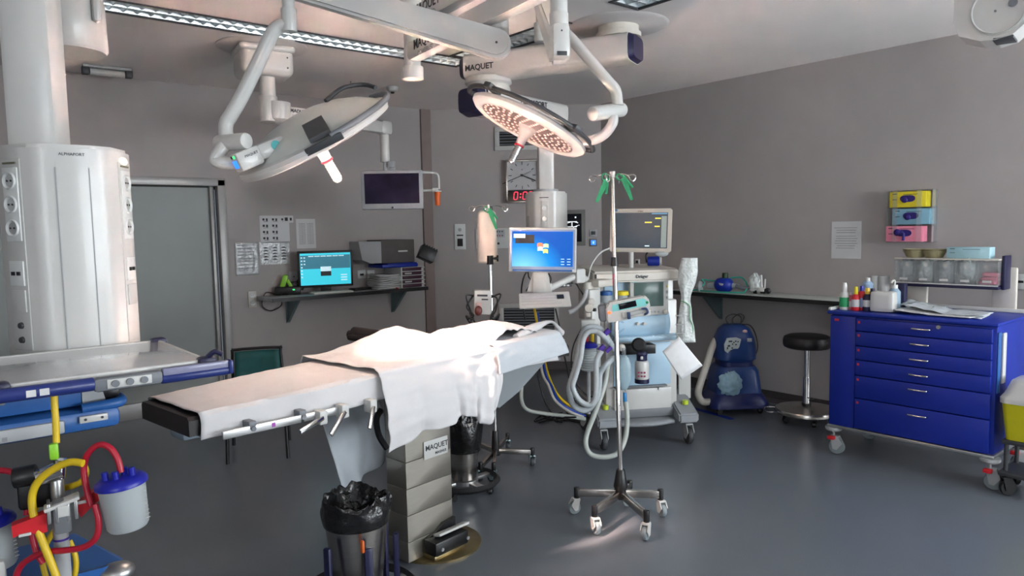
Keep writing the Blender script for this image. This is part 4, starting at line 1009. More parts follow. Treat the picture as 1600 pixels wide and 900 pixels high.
MB(TM).box((cxo, cyo, .43), (cw - .03, cd - .03, .80)).build('column_core', DARK, tb)
y_f = cyo - cd / 2 - .001
a = L(TM, 668, 714, y_f); b = L(TM, 712, 681, y_f)
lz = (a.z + b.z) / 2 + .004; lx = cxo + .03
MB(TM).box((lx, y_f - .001, lz), (.155, .003, .088), .001).build('name_plate', OFFW, tb)
MB(TM).text('MAQUET', .036, T(lx + .005, y_f - .003, lz + .008) @ UPR, bold=.0006).build('lettering', LETTER, tb)
MB(TM).text('MAGNUS', .018, T(lx + .03, y_f - .003, lz - .026) @ UPR, bold=.0003).build('lettering_small', LETTER, tb)
mb = MB(TM); mb.box((cxo + .035, y_f - .055, .075), (.22, .09, .07), .012); mb.prism([(cxo - .07, y_f - .02, .105), (cxo + .13, y_f - .02, .105), (cxo + .13, y_f - .02, .16), (cxo + .05, y_f - .02, .15), (cxo - .0, y_f - .02, .12)], (0, .02, 0)); mb.build('pedal_housing', BLACK, tb)
MB(TM).box((0, 0, 0), (.20, .05, .012), .003, M=T(cxo + .07, y_f - .055, .125) @ RX(-14)).build('pedal', OFFW, tb)
for q in (-.07, .10): MB(TM).cyl((cxo + .035 + q, y_f - .099, .07), (cxo + .035 + q, y_f - .105, .07), .009, n=12).build('stud', ALU, tb)
MB(TM).box((cxo + .03, y_f - .04, .028), (.20, .09, .022), .004).build('pedal_base', BRASS, tb)
# head of the column and frame under the tabletop
mb = MB(TM); mb.prism([(-.19, -.16, .80), (.16, -.16, .80), (.34, -.16, .86), (.40, -.16, .905), (-.30, -.16, .905)], (0, .32, 0)); mb.build('table_head', LGREY, tb, smooth=False)
mb = MB(TM); mb.prism([(.30, -.15, .905), (.78, -.15, .88), (.74, -.15, .855), (.50, -.15, .72), (.34, -.15, .66), (.22, -.15, .70), (.20, -.15, .80)], (0, .28, 0)); mb.build('head_section_cover', mat('grey_cover', (128, 134, 138), .4, var=.02), tb, smooth=False)
S0 = -1.36
def topz(s):                                             # height of the tabletop along the table
    pts_ = [(-1.5, .955), (-1.3, .965), (-.6, .985), (-.3, .99), (.35, .99), (.60, .975), (.85, .945)]
    for (a, za), (b, zb2) in zip(pts_, pts_[1:]):
        if s <= b: t = max(0, (s - a) / (b - a)); return za + (zb2 - za) * t
    return pts_[-1][1]
def halfw(s): return .205 + .055 * min(1, max(0, (s + 1.3) / .9))
def slab(mb, s0, s1, up, th, inset=0, n=10):
    vs = []; 
    for i in range(n + 1):
        s = s0 + (s1 - s0) * i / n; h = halfw(s) - inset; z = topz(s) - up
        vs += [(s, -h, z - th), (s, -h - 0, z - .012), (s, -h + .012, z), (s, h - .012, z), (s, h, z - .012), (s, h, z - th)]
    fs = []
    for i in range(n):
        for j in range(6): a = i * 6 + j; b = i * 6 + (j + 1) % 6; fs.append([a, b, b + 6, a + 6])
    fs.append(list(range(6))); fs.append([n * 6 + j for j in range(6)][::-1]); mb.add(vs, fs)
mb = MB(TM); slab(mb, -1.30, -.58, .004, .068, n=8); mb.build('leg_mattress', VINYL, tb)
mb = MB(TM); slab(mb, -.57, .30, .004, .068, n=8); mb.build('seat_mattress', VINYL, tb)
mb = MB(TM); slab(mb, .31, .80, .004, .068, n=8); mb.build('head_mattress', VINYL, tb)
mb = MB(TM); slab(mb, -1.24, .76, .073, .022, inset=.03, n=12); mb.build('table_frame', MGREY, tb)
# foot plate hook at the end
MB(TM).box((-1.22, -.02, .865), (.10, .12, .04), .015).build('foot_cap', mat('pale_cap', (150, 164, 176), .4), tb)
def ra(px, py, y): return L(TM, px, py, y)
for (p, q) in (((347, 681), (470, 654)), ((474, 653), (528, 641))):
    a, b = ra(*p, -.275), ra(*q, -.285); d = b - a; Mr = TM @ frame(a, d, z=(0, 0, 1))
    MB(Mr).box((d.length / 2, 0, .0), (d.length, .012, .030), .003).build('side_rail', ALU, tb)
for px, py in ((396, 670), (474, 652)):
    a = ra(px, py, -.285); MB(TM).cyl(a, a + V((0, -.006, 0)), .009, n=12).build('rail_screw', MGREY, tb)
    mb = MB(TM); mb.box(a + V((0, .035, .012)), (.03, .07, .03), .004); mb.build('rail_bracket', MGREY, tb)
a = ra(432, 662, -.284); b = ra(443, 660, -.284)
MB(TM).box(((a + b) / 2) + V((0, -.002, 0)), (.07, .003, .016)).build('violet_label', mat('violet_label', (150, 60, 160), .5), tb)
for (cx_, cy_, tx, ty, m) in ((503, 652, 466, 675, CHROME), (537, 642, 514, 680, STEEL), (581, 634, 575, 671, STEEL)):
    c0 = ra(cx_, cy_, -.30); c1 = ra(tx, ty, -.33)
    MB(TM).box(c0 + V((0, .01, .0)), (.035, .05, .055), .006).build('rail_clamp', OFFW, tb)
    d = c1 - c0; Mr = TM @ frame(c0, d, y=(0, 1, 0)); MB(Mr).box((d.length / 2, -.01, 0), (d.length, .010, .020), .004).build('clamp_lever', m, tb)
mb = MB(TM); p = [ra(596, 640, -.22), ra(588, 655, -.22), ra(592, 680, -.22), ra(604, 700, -.22)]; mb.tube(p, .014, n=8); mb.build('safety_strap', BLACK, tb)
# arm board on the far side
a = P(553, 521, 4.0); b = P(690, 540, 3.75); d = b - a
arm = thing('arm_board', 'black padded arm board sticking out behind the table', 'arm board', TM)
d.z -= 0; M = frame(a, d, z=(0, 0, 1))
mb = MB(M)
mb.grid(lambda u, v: ((u * (d.length)) - (.0), .075 * math.cos(2 * PI * v), max(-.025, .035 * math.sin(2 * PI * v))), 10, 24); 
mb = MB(M); mb.tube([(0.0, 0, 0), (.02, 0, 0), (d.length * .5, 0, 0), (d.length, 0, 0)], lambda t: .038, n=18, smooth=False)
mb.box((d.length / 2, 0, -.012), (d.length, .14, .036), .016); mb.build('pad', VINYL, arm)
mb = MB(M); mb.cyl((-.035, 0, -.008), (.0, 0, -.008), .022, .030, n=14); mb.build('pad_end', VINYL, arm)
mb = MB(M); mb.box((d.length / 2 + .03, 0, -.045), (d.length - .05, .05, .02), .004); mb.box((.05, -.01, -.05), (.04, .05, .025), .004); mb.build('board_rail', OFFW, arm)

# ------------------------------------------------------------------ drapes
def nz(x, y, z=0): return noise.noise(V((x, y, z)))
# 1: long sheet over the table
def sheet1(u, v):
    s = -1.27 + u * 1.95; hw = halfw(s); tz = topz(s)
    near = .100 + .02 * nz(s * 2, 3); far = .05
    tot = near + 2 * hw + far; t = v * tot
    # foot end diagonal
    wr = .004 * nz(s * 7, t * 9) + .0025 * nz(s * 22, t * 14, 3) + .003 * math.sin(9 * s + 20 * t) * nz(s * 3, t * 3, 9)
    if t < near:
        q = (near - t); y = -hw - .012 - .10 * q + .006 * nz(s * 9, q * 6); z = tz - q + .004
        if q < .02: z -= .003
        y += wr * 1.2
    elif t < near + 2 * hw:
        y = -hw + (t - near); z = tz + .008 + wr
        z += .03 * max(0, 1 - abs(s + .05) / .4) * max(0, (y + .05) / hw) if y > -.05 else 0
    else:
        q = t - near - 2 * hw; y = hw + .01; z = tz - q + .004
    if u < .06: s += .01 * nz(t * 8, 1) - .035 * max(0, min(1, (near + hw * 1.0 - t) / .3)) * 0
    return (s, y, z)
mb = MB(TM); mb.grid(sheet1, 110, 60)
tag(mb.build('surgical_drape', DRAPE, solid=.002), 'long white sheet covering the tabletop from the foot end up to the head', 'drape')
# 2: wide cross drape with the long hem hanging toward the camera
hem = [(608, 708), (622, 699), (640, 690), (655, 679), (668, 672), (690, 669), (712, 661), (724, 650), (726, 651), (738, 651), (748, 650), (751, 661), (762, 662), (771, 655), (776, 640)]
HY = -.335
hp = [L(TM, px, py, HY) for px, py in hem]
tl = L(TM, 594, 606, -.29); tr = L(TM, 783, 560, -.29)
xs0, xs1 = tl.x, tr.x
def hemat(u):
    f = u * (len(hp) - 1); i = min(int(f), len(hp) - 2); return hp[i].lerp(hp[i + 1], f - i)
def sheet2(u, v):
    s = xs0 + (xs1 - xs0) * u; hw = .275; tz = topz(s) + .016
    rise = .085 * math.exp(-((s - .0) / .22) ** 2)
    if v < .45:                                              # hanging front
        q = 1 - v / .45; h = hemat(u); top = V((s, -hw - .012, tz - .01)); p = top.lerp(h, q)
        fold = .026 * math.sin(u * 26 + 1.2) * q * (.35 + .65 * u) + .012 * math.sin(u * 55) * q * u
        p.y += -.028 * math.sin(q * PI) + fold * .8 + .007 * nz(s * 8, q * 7); p.x += .010 * nz(s * 5, q * 3, 4) + .010 * q * math.sin(u * 13)
        return p
    if v < .53:
        q = (v - .45) / .08; a = q * PI / 2; return V((s, -hw - .012 + .025 * (1 - math.cos(a)) , tz - .01 + .02 * math.sin(a)))
    q = (v - .53) / .47; y = -hw + .012 + q * (2 * hw + .06)
    z = tz + .010 + .012 * nz(s * 5, y * 6, 2) + .006 * nz(s * 14, y * 11, 5) + rise * max(0, (q - .35) / .65) ** 1.2
    if q > .93: z -= (q - .93) * 1.4
    return V((s + .05 * (q - .5) * 0, y, z))
mb = MB(TM); mb.grid(sheet2, 90, 80)
tag(mb.build('surgical_drape', DRAPE, solid=.002), 'brightly lit cross drape hanging over the near side of the table beside the column', 'drape')
# 3: dimmer drape hanging below the leg section behind the clamps
q3 = [(503, 660), (592, 625), (606, 668), (603, 718), (540, 769), (522, 715)]
p3 = [L(TM, px, py, .16) for px, py in q3]
def sheet3(u, v):
    a = p3[0].lerp(p3[1], u); b = p3[4].lerp(p3[3], u) if 1 else 0
    l = p3[0].lerp(p3[5], min(1, v * 2)) if v < .5 else p3[5].lerp(p3[4], v * 2 - 1)
    r = p3[1].lerp(p3[2], v * 2) if v < .5 else p3[2].lerp(p3[3], v * 2 - 1)
    p = l.lerp(r, u); p.y += .02 * math.sin(u * 11 + v * 2) * v + .012 * nz(u * 4, v * 4, 8); 
    if v < .08: p.z += .06 * (1 - v / .08) * 0
    return p
mb = MB(TM)
def sheet3b(u, v):
    if v < .15: q = v / .15; p = sheet3(u, 0); return V((p.x, p.y + .00, topz(p.x) - .07 + (p.z - topz(p.x) + .07) * q))
    return sheet3(u, (v - .15) / .85)
mb.grid(sheet3b, 40, 40)
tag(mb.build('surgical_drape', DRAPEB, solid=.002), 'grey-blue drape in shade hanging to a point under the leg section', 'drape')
# 4: bunched drape on the head section
def sheet4(u, v):
    s = .16 + u * .62; y = -.24 + v * .50; tz = topz(s) + .018
    env = math.sin(min(1, u * 1.15) * PI) ** .6 * math.sin(min(1, .12 + v * .88) * PI) ** .5
    z = tz + .115 * env * (.75 + .25 * math.sin(u * 5 + v * 3)) + .03 * env * nz(s * 9, y * 9, 1) + .014 * abs(nz(s * 18 + y * 8, y * 12, 7)) + .022 * max(0, math.sin(u * 9 - v * 6)) * env
    return V((s + .02 * nz(y * 6, 2, 1), y, z))
mb = MB(TM); mb.grid(sheet4, 64, 48)
tag(mb.build('surgical_drape', DRAPE, solid=.002), 'bunched white drape heaped on the head end of the table', 'drape')
# 5: stiff sheet falling over the head section side
c5 = [(772, 541), (874, 518), (889, 551), (781, 585)]
t5 = [L(TM, *c5[0], -.30), L(TM, *c5[1], -.30), L(TM, *c5[2], -.34), L(TM, *c5[3], -.34)]
def sheet5(u, v):
    if v < .35:
        q = v / .35; top = t5[0].lerp(t5[1], u); return V((top.x, top.y + (1 - q) * .40, top.z + .006 + .006 * nz(u * 6, q * 4)))
    q = (v - .35) / .65; p = t5[0].lerp(t5[1], u).lerp(t5[3].lerp(t5[2], u), q); p.y -= .008 * math.sin(q * PI) + .004 * nz(u * 6, q * 5); return p
mb = MB(TM); mb.grid(sheet5, 40, 30)
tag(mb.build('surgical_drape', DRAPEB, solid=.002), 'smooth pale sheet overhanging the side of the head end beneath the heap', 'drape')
# rolled edge at the head
mb = MB(TM); a = L(TM, 806, 527, -.24); b = L(TM, 862, 503, -.10); c = L(TM, 876, 520, -.05)
mb.tube([a, a.lerp(b, .5) + V((0, 0, .008)), b, c], lambda t: .018 + .010 * math.sin(t * 7), n=10); tag(mb.build('rolled_towel', DRAPE), 'rolled white cloth edge along the top of the head end', 'cloth')
# ------------------------------------------------------------------ shared small builders
def caster(parent, p, r, hm, wm=None, deg=0, top=None, name='caster', th=.022):
    M = Matrix.Translation(V((p[0], p[1], 0))) @ RZ(deg); wm = wm or MGREY
    mb = MB(M)
    for s in (-1, 1): mb.prism([(-.35 * r, s * (th / 2 + .004), r * 2.35), (r * .7, s * (th / 2 + .004), r * 2.35), (r * 1.15, s * (th / 2 + .004), r * 1.5), (r * .5, s * (th / 2 + .004), r * .6), (r * .0, s * (th / 2 + .004), r * .7)], (0, s * .005, 0))
    mb.box((.15 * r, 0, r * 2.35), (r * 1.1, th + .018, .012), .004); mb.cyl((0, 0, r * 2.3), (0, 0, top or r * 2.7), .008 if top else .009, n=10)
    o = mb.build(name, hm, parent)
    mb = MB(M); q = .42 * r
    mb.lathe([(0, -th / 2), (r * .62, -th / 2), (r * .92, -th / 2), (r, -th / 4), (r, th / 4), (r * .92, th / 2), (0, th / 2)], (q, 0, r), (0, 1, 0), n=24); mb.build('wheel', wm, o)
    return o

# ------------------------------------------------------------------ front drip stand
SB = Zp(970, 806, 0)
rt = thing('drip_stand', 'tall steel drip stand on white casters standing alone in the foreground', 'drip stand', SB)
ptop = P(957, 272, 4.08); hubz = .15
mb = MB(); mb.lathe([(0, -.05), (.030, -.05), (.032, .0), (.040, .02), (.034, .05), (.024, .11), (.020, .115), (0, .115)], (SB.x, SB.y, hubz), n=24); mb.build('hub', BLACK, rt)
p0 = V((SB.x, SB.y, hubz + .10)); pm = P(960, 410, 4.06); pm2 = P(961, 425, 4.06)
mb = MB(); mb.cyl(p0, pm, .0135, n=16); mb.build('lower_pole', CHROME, rt)
mb = MB(); mb.cyl(pm, ptop, .0115, n=16); mb.build('upper_pole', STEEL, rt)
mb = MB(); mb.cyl(pm + V((0, 0, -.02)), pm + V((0, 0, .03)), .022, .018, n=18); mb.build('clamp_sleeve', BLACK, rt)
mb = MB(); q = P(959, 438, 4.045); mb.box(q, (.012, .004, .07), M=None); mb.build('red_print', REDINK, rt)
hxv = V((_ex.x, 0, 0)); RT = facecam(ptop)
def hook(M, s, m, parent, r=.0035):
    mb = MB(M); mb.tube([(0, 0, 0), (s * .05, .004, 0), (s * .085, -.006, .01), (s * .10, -.03, .01), (s * .118, -.035, .005), (s * .130, -.015, .0), (s * .118, .0, -.01), (s * .085, -.004, -.012)], r, n=8)
    mb.build('hook', m, parent)
for s in (-1, 1):
    hook(RT @ T(0, -.006, .0), s, CHROME, rt); hook(RT @ T(0, -.012, 0) @ RY(70), s * .8, CHROME, rt)
mb = MB(RT); mb.cyl((0, -.02, 0), (0, .015, 0), .015, n=14); mb.build('top_cap', OFFW, rt)
for px, py in ((901, 768), (929, 797), (1010, 805), (1032, 771), (984, 757)):
    e = Zp(px, py, .125); e.z = .12; c = V((SB.x, SB.y, hubz - .02)); d = e - c; M = frame(c, d, z=(0, 0, 1))
    MB(M).box((d.length / 2, 0, 0), (d.length, .024, .042), .003).build('leg', STEEL, rt)
    mb = MB(); mb.cyl(e + V((0, 0, -.032)), e + V((0, 0, .030)), .016, n=14, bev=.003); mb.build('leg_cap', BLACK, rt)
    caster(rt, e, .036, WHITE, mat('grey_tyre', (128, 138, 142), .5), deg=random.choice([200, 250, 160, 330]), th=.024, top=.095)
# green clamps hanging from the hooks
def green_clamp(p, tilt, lab):
    M = facecam(p) @ RZ(tilt); mb = MB(M)
    mb.prism([(-.012, .02, -.006), (.012, .02, -.006), (.016, -.03, -.006), (.008, -.115, -.006), (-.008, -.115, -.006), (-.012, -.03, -.006)], (0, 0, .012))
    mb.tube([(.0, .0, .0), (-.025, .02, 0), (-.03, .04, 0), (-.012, .05, 0), (.0, .025, 0)], .004, n=8)
    mb.box((0, 0, 0), (.014, .09, .01), .003, M=T(.018, -.01, 0) @ RZ(16))
    tag(mb.build('green_clamp', GREEN), lab, 'clamp')
green_clamp(P(945, 286, 4.06), -24, 'green plastic clamp hanging left of the top of the front drip stand')
green_clamp(P(975, 283, 4.06), 22, 'green plastic clamp hanging right of the top of the front drip stand')

# infusion pump on the front stand
PM = facecam(P(980, 484, 3.98), turn=6) @ RZ(5)
k = 3.98 / F
rt = thing('infusion_pump', 'white infusion pump with teal panel and black display on the front drip stand', 'infusion pump', PM)
mb = MB(PM)
pts = [(-34, -16), (-34, 8), (-29, 15), (26, 20), (33, 17), (35, 2), (30, -4), (10, -12), (-10, -15)]
bm = bmesh.new(); vs = [bm.verts.new((x * k, y * k, -.05)) for x, y in pts]; f = bm.faces.new(vs); r_ = bmesh.ops.extrude_face_region(bm, geom=[f]); bmesh.ops.translate(bm, vec=(0, 0, .10), verts=[v for v in r_['geom'] if isinstance(v, bmesh.types.BMVert)]); bmesh.ops.bevel(bm, geom=bm.edges[:], offset=.008, segments=2, affect='EDGES')
mb.addbm(bm); mb.build('housing', WHITE, rt)
mb = MB(PM); mb.prism([(-24 * k, 1 * k, .0505), (-24 * k, 11 * k, .0505), (24 * k, 17 * k, .0505), (29 * k, 14 * k, .0505), (29 * k, 5 * k, .0505)], (0, 0, .002)); mb.build('panel', mat('pump_teal', (130, 208, 206), .35), rt, smooth=False)
mb = MB(PM @ RZ(7)); mb.box((1 * k, 9 * k, .054), (27 * k, 9 * k, .003), .001); mb.build('display', GLASSBLK, rt)
mb = MB(PM); mb.box((-38 * k, -1 * k, -.005), (14 * k, 26 * k, .085), .016); mb.build('pole_clamp', MGREY, rt)
MB(PM).ball((-29 * k, 0, .052), .009, (1.2, .8, .5)).build('alarm_light', REDLED, rt)
mb = MB(PM); mb.box((12 * k, -6 * k, .052), (44 * k, 9 * k, .012), .004); mb.build('syringe_bed', OFFW, rt)
mb = MB(PM); mb.cyl((2 * k, -5 * k, .066), (22 * k, -2 * k, .066), .012, n=16); mb.build('syringe', CLEAR, rt)
mb = MB(PM); mb.box((0, -7 * k, .062), (5 * k, 11 * k, .02), .004); mb.tube([(20 * k, 1 * k, .06), (27 * k, 1 * k, .065), (29 * k, -5 * k, .065), (24 * k, -8 * k, .06)], .006, n=8); mb.build('syringe_holder', mat('slate_blue', (42, 66, 104), .4), rt)
MB(PM).ball((30 * k, 10 * k, .052), .008, (1, 1, .4)).build('knob', GREEN, rt)

# ------------------------------------------------------------------ rear drip stand
SB2 = Zp(775, 727, 0)
rt = thing('drip_stand', 'drip stand behind the operating table holding a white sheath', 'drip stand', SB2)
D2 = (SB2 - O0).dot(c2w((0, 0, 1)))
pt2 = P(763, 320, D2)
mb = MB(); mb.cyl((SB2.x, SB2.y, .07), (SB2.x, SB2.y, .24), .030, .022, n=20, bev=.004); mb.build('hub', BLACK, rt)
pmid = V((SB2.x, SB2.y, .2)).lerp(pt2, (P(765, 405, D2).z - .2) / (pt2.z - .2))
mb = MB(); mb.cyl((SB2.x, SB2.y, .2), pmid, .013, n=16); mb.build('lower_pole', CHROME, rt)
mb = MB(); mb.cyl(pmid, pt2, .010, n=14); mb.build('upper_pole', STEEL, rt)
mb = MB(); mb.cyl(pmid + V((0, 0, -.035)), pmid + V((0, 0, .025)), .024, n=16); KM = facecam(pmid); mb2 = MB(KM); mb2.cyl((.01, .005, 0), (.055, .005, 0), .010, n=12); mb2.cyl((.045, .005, 0), (.058, .005, 0), .022, n=12); mb.build('clamp', BLACK, rt); mb2.build('clamp_knob', BLACK, rt)
for px, py in ((818, 706), (793, 683), (745, 735), (770, 742), (738, 690)):
    e = Zp(px, py, .10); c = V((SB2.x, SB2.y, .10)); e = c + (e - c).normalized() * min(.33, max(.25, (e - c).length)); e.z = .10; d = e - c; M = frame(c, d, z=(0, 0, 1))
    MB(M).box((d.length / 2, 0, 0), (d.length, .022, .034), .003).build('leg', STEEL, rt)
    MB().cyl(e + V((0, 0, -.03)), e + V((0, 0, .03)), .014, n=12, bev=.003).build('leg_cap', BLACK, rt)
    caster(rt, e, .032, mat('zinc', (150, 172, 176), .3, metal=.6), DGREY, deg=random.choice([60, 110, 250, 300]), top=.08)
RT = facecam(pt2)
for s in (-1, 1): hook(RT @ T(0, -.01, 0), s, CHROME, rt); hook(RT @ T(0, -.012, 0) @ RY(75), s * .7, CHROME, rt)
green_clamp(P(766, 333, D2 - .05), 20, 'green clamp at the top of the rear drip stand')
# white sheath hanging on it
SH = facecam(P(761, 370, D2)); k = D2 / F
def shf(u, v):
    a = 2 * PI * u; y = 41 * k - v * 82 * k; w = (14.0 + 2.2 * v) * k * (1 if v > .05 else .7 + 6 * v)
    return (w * math.cos(a), y, .028 * math.sin(a) + .004 * nz(u * 9, v * 5, 3))
mb = MB(SH); mb.grid(shf, 28, 22, cu=True)
tag(mb.build('pressure_bag_sheath', CREAM, solid=.002), 'long white fabric sheath hanging at the top of the rear drip stand', 'bag')
mb = MB(SH)
# device box with cables clamped on the pole
PB = facecam(P(753, 472, D2 - .05), turn=8) @ RZ(-3)
rt = thing('pressure_infuser', 'small white box device clamped low on the rear drip stand pole', 'medical device', PB)
mb = MB(PB); mb.box((0, 0, 0), (27 * k, 38 * k, .08), .010); mb.build('housing', WHITE, rt)
mb = MB(PB); mb.box((-1 * k, 11 * k, .041), (16 * k, 3 * k, .002)); mb.box((3 * k, 5 * k, .041), (10 * k, 2 * k, .002)); mb.build('print', LETTER, rt)
MB(PB).box((-6 * k, -4 * k, .044), (9 * k, 9 * k, .012), .008).build('dial', mat('pale_pink', (206, 170, 170), .4), rt)
mb = MB(PB); mb.ball((-7 * k, -12 * k, .06), .026, (1, 1.3, .7)); tag(mb.build('amber_sensor', mat('amber_brown', (120, 62, 58), .35)), 'rounded amber and blue sensor among the cables on the rear stand', 'sensor')
for i in range(4):
    mb = MB(PB); sx = -1 if i % 2 == 0 else 1; o = i * 3
    mb.tube([(sx * 10 * k, (14 - o) * k, .0), (sx * (19 + o) * k, (4 + o) * k, .03), (sx * (24 - o) * k, -(8 + o) * k, .03), (sx * 14 * k, -(20 + o) * k, .05), (sx * (22 + o * .5) * k, -(27 - o) * k, .03), (sx * (10 + o) * k, -(34) * k, .02), (sx * 18 * k, -(16) * k, -.01)], .006, n=8)
    tag(mb.build('sensor_cable', BLACK), ['black cable looped left of the white box on the rear stand', 'black cable looped right of the white box on the rear stand'][i % 2], 'cable', 'looped black cables %s of the white box' % ('left' if i % 2 == 0 else 'right'))

# ------------------------------------------------------------------ anaesthesia machine
AM = frame((4.03, 3.26, 0), (.864, -.503, 0), z=(0, 0, 1))
def A(px, py, y=.09): return L(AM, px, py, y)
an = thing('anaesthesia_machine', 'white and pale blue anaesthesia machine with grey wheeled base beside the corner', 'anaesthesia machine', AM)
xl, xr = A(948, 620).x, A(1060, 620).x; xc = (xl + xr) / 2; bw = xr - xl
# base
bl, br = A(932, 668, 0).x, A(1091, 655, 0).x
mb = MB(AM); mb.box(((bl + br) / 2, .36, .235), (br - bl - .10, .56, .07), .015); mb.build('base_plate', MGREY, an)
for s, x in ((-1, bl + .08), (1, br - .08)):
    pts = [(-.03, .17), (-.03, .235), (.06, .275), (.18, .33), (.62, .33), (.62, .20), (.10, .19)]
    mb = MB(AM); bm = bmesh.new(); vs = [bm.verts.new((x - .075, p[0], p[1])) for p in pts]; f = bm.faces.new(vs); r_ = bmesh.ops.extrude_face_region(bm, geom=[f]); bmesh.ops.translate(bm, vec=(.15, 0, 0), verts=[v for v in r_['geom'] if isinstance(v, bmesh.types.BMVert)]); bmesh.ops.bevel(bm, geom=bm.edges[:], offset=.012, segments=2, affect='EDGES')
    mb.addbm(bm); mb.build('side_foot', mat('base_grey', (140, 144, 148), .45), an)
    mb = MB(AM); mb.cyl((x + .01, .07, .285), (x + .01, .07, .315), .022, n=16); mb.build('brake_button', mat('lime_button', (190, 210, 60), .4), an)
    for y in (.06, .56):
        q = AM @ V((x + .02 * s, y, 0)); caster(an, q, .062, LGREY, DGREY, deg=-90 - 30 + (0 if y < .2 else 20), th=.035, top=.19)
def fsh(u, v): x = (bl + .17) + (br - bl - .34) * u; return (x, .02 - .05 * math.sin(u * PI) + v * .30, .175 + .03 * v)
mb = MB(AM); mb.grid(fsh, 16, 6); mb.build('front_tray', mat('base_grey', (140, 144, 148), .45), an, solid=.022)
# lower cabinet
z_dt, z_db = A(1000, 606).z, A(1000, 645).z
mb = MB(AM); mb.box((xc, .36, (z_db + 1.06) / 2), (bw, .50, 1.06 - z_db), .015); mb.build('cabinet', WHITE, an)
xd0, xd1 = A(960, 620).x, A(1049, 620).x
mb = MB(AM); mb.box(((xd0 + xd1) / 2, .100, (z_dt + z_db) / 2), (xd1 - xd0, .03, z_dt - z_db - .01), .006); mb.build('drawer', WHITE, an)
mb = MB(AM); q = A(1031, 607, .08); mb.cyl(q, q + V((0, -.008, 0)), .011, n=14); mb.build('lock', ALU, an)
zb1 = A(1000, 603).z; zb2 = A(1000, 536).z
mb = MB(AM); mb.box(((xd0 + xd1) / 2, .112, (zb1 + zb2) / 2), (xd1 - xd0, .02, zb2 - zb1), .004); mb.build('front_panel', ANB, an)
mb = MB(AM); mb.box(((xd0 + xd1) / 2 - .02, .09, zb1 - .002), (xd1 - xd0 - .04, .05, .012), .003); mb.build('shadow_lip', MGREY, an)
# work shelf
zs_ = A(1000, 530, .02).z
mb = MB(AM); mb.box(((xd0 + xr) / 2, .10, zs_), (xr - xd0 + .01, .16, .040), .015); mb.build('work_shelf', ANB, an)
# upper block
zu0, zu1 = A(1000, 524, .05).z, A(1000, 438, .05).z
xu0, xu1 = A(944, 470, .05).x, A(1060, 470, .05).x
mb = MB(AM); mb.box(((xu0 + xu1) / 2, .37, (zu0 + zu1) / 2), (xu1 - xu0, .46, zu1 - zu0), .012); mb.build('upper_housing', WHITE, an)
xa_, xb_ = A(957, 500, .05).x, A(1048, 500, .05).x; zz = A(1000, 491, .05).z
def upf(u, v): x = xa_ + (xb_ - xa_) * u; return (x, .10 - .03 * math.sin(v * PI), zu0 + .012 * math.sin(u * PI) * (1 - v) * -1 + (zz - zu0) * v)
mb = MB(AM); mb.grid(upf, 12, 6); mb.build('gas_panel', ANB, an, solid=.03)
mb = MB(AM); q0 = A(946, 438, .10); q1 = A(986, 478, .10); mb.box(((q0.x + q1.x) / 2, .135, (q0.z + q1.z) / 2), (q1.x - q0.x, .02, q0.z - q1.z), .003); mb.build('bay_back', ANB, an)
for px in (997, 1007): q = A(px, 506, .04); MB(AM).cyl(q + V((0, .03, 0)), q + V((0, -.01, 0)), .010, n=14).build('knob', CREAM, an)
q = A(968, 510, .05); mb = MB(AM); mb.lathe([(0, 0), (.045, 0), (.05, .012), (.045, .022), (.03, .022), (.028, .008), (0, .008)], q + V((0, .03, 0)), (0, -1, 0), n=28); mb.build('flow_dial', mat('dial_blue', (150, 178, 206), .3), an)
# control screen
q0 = A(985, 437, .045); q1 = A(1046, 492, .045); mb = MB(AM); mb.box(((q0.x + q1.x) / 2, .085, (q0.z + q1.z) / 2), (q1.x - q0.x, .06, q0.z - q1.z), .012); mb.build('control_unit', OFFW, an)
q0 = A(991, 442, .05); q1 = A(1037, 478, .05); mb = MB(AM); mb.box(((q0.x + q1.x) / 2, .053, (q0.z + q1.z) / 2), (q1.x - q0.x, .006, q0.z - q1.z), .002); mb.build('screen', mat('screen_grey_green', (84, 104, 100), .2, spec=.3), an)
q = A(1040, 487, .04); MB(AM).lathe([(0, .025), (.016, .022), (.018, 0), (0, 0)], q + V((0, .015, 0)), (0, -1, 0), n=20).build('rotary_knob', CREAM, an)
for i in range(6): q = A(1002 + i * 5.5, 487, .05); MB(AM).box(q, (.013, .008, .012), .002).build('key', LGREY, an)
for i in range(3): q = A(1043, 447 + i * 9, .05); MB(AM).box(q, (.012, .008, .02), .002).build('key', [mat('key_yellow', (226, 214, 150), .5), LGREY, LGREY][i], an)
q = A(991, 439.5, .045); MB(AM).box(q, (.05, .008, .016), .001).build('teal_badge', mat('pump_teal', (130, 208, 206), .35), an)
# lid
l0, l1 = A(926, 430, .02).x, A(1061, 430, .02).x; zt0, zt1 = A(1000, 440, .02).z, A(1000, 421, .02).z
mb = MB(AM); bm = bmesh.new(); pts = [(.0, zt0), (.0, zt1 - .012), (.04, zt1), (.56, zt1 + .01), (.58, zt0)]
vs = [bm.verts.new((l0, p[0], p[1])) for p in pts]; f = bm.faces.new(vs); r_ = bmesh.ops.extrude_face_region(bm, geom=[f]); bmesh.ops.translate(bm, vec=(l1 - l0, 0, 0), verts=[v for v in r_['geom'] if isinstance(v, bmesh.types.BMVert)]); bmesh.ops.bevel(bm, geom=bm.edges[:], offset=.014, segments=3, affect='EDGES')
mb.addbm(bm); mb.build('top_lid', CREAM, an)
q = A(1003, 432, -.001); MB(AM).text('Dräger', .032, T(q.x, -.0035, q.z) @ UPR, bold=.0008).build('lettering', LETTER, an)
q = A(931, 432, -.004); MB(AM).box(q, (.012, .004, .03), .001).build('slot', BLACK, an)
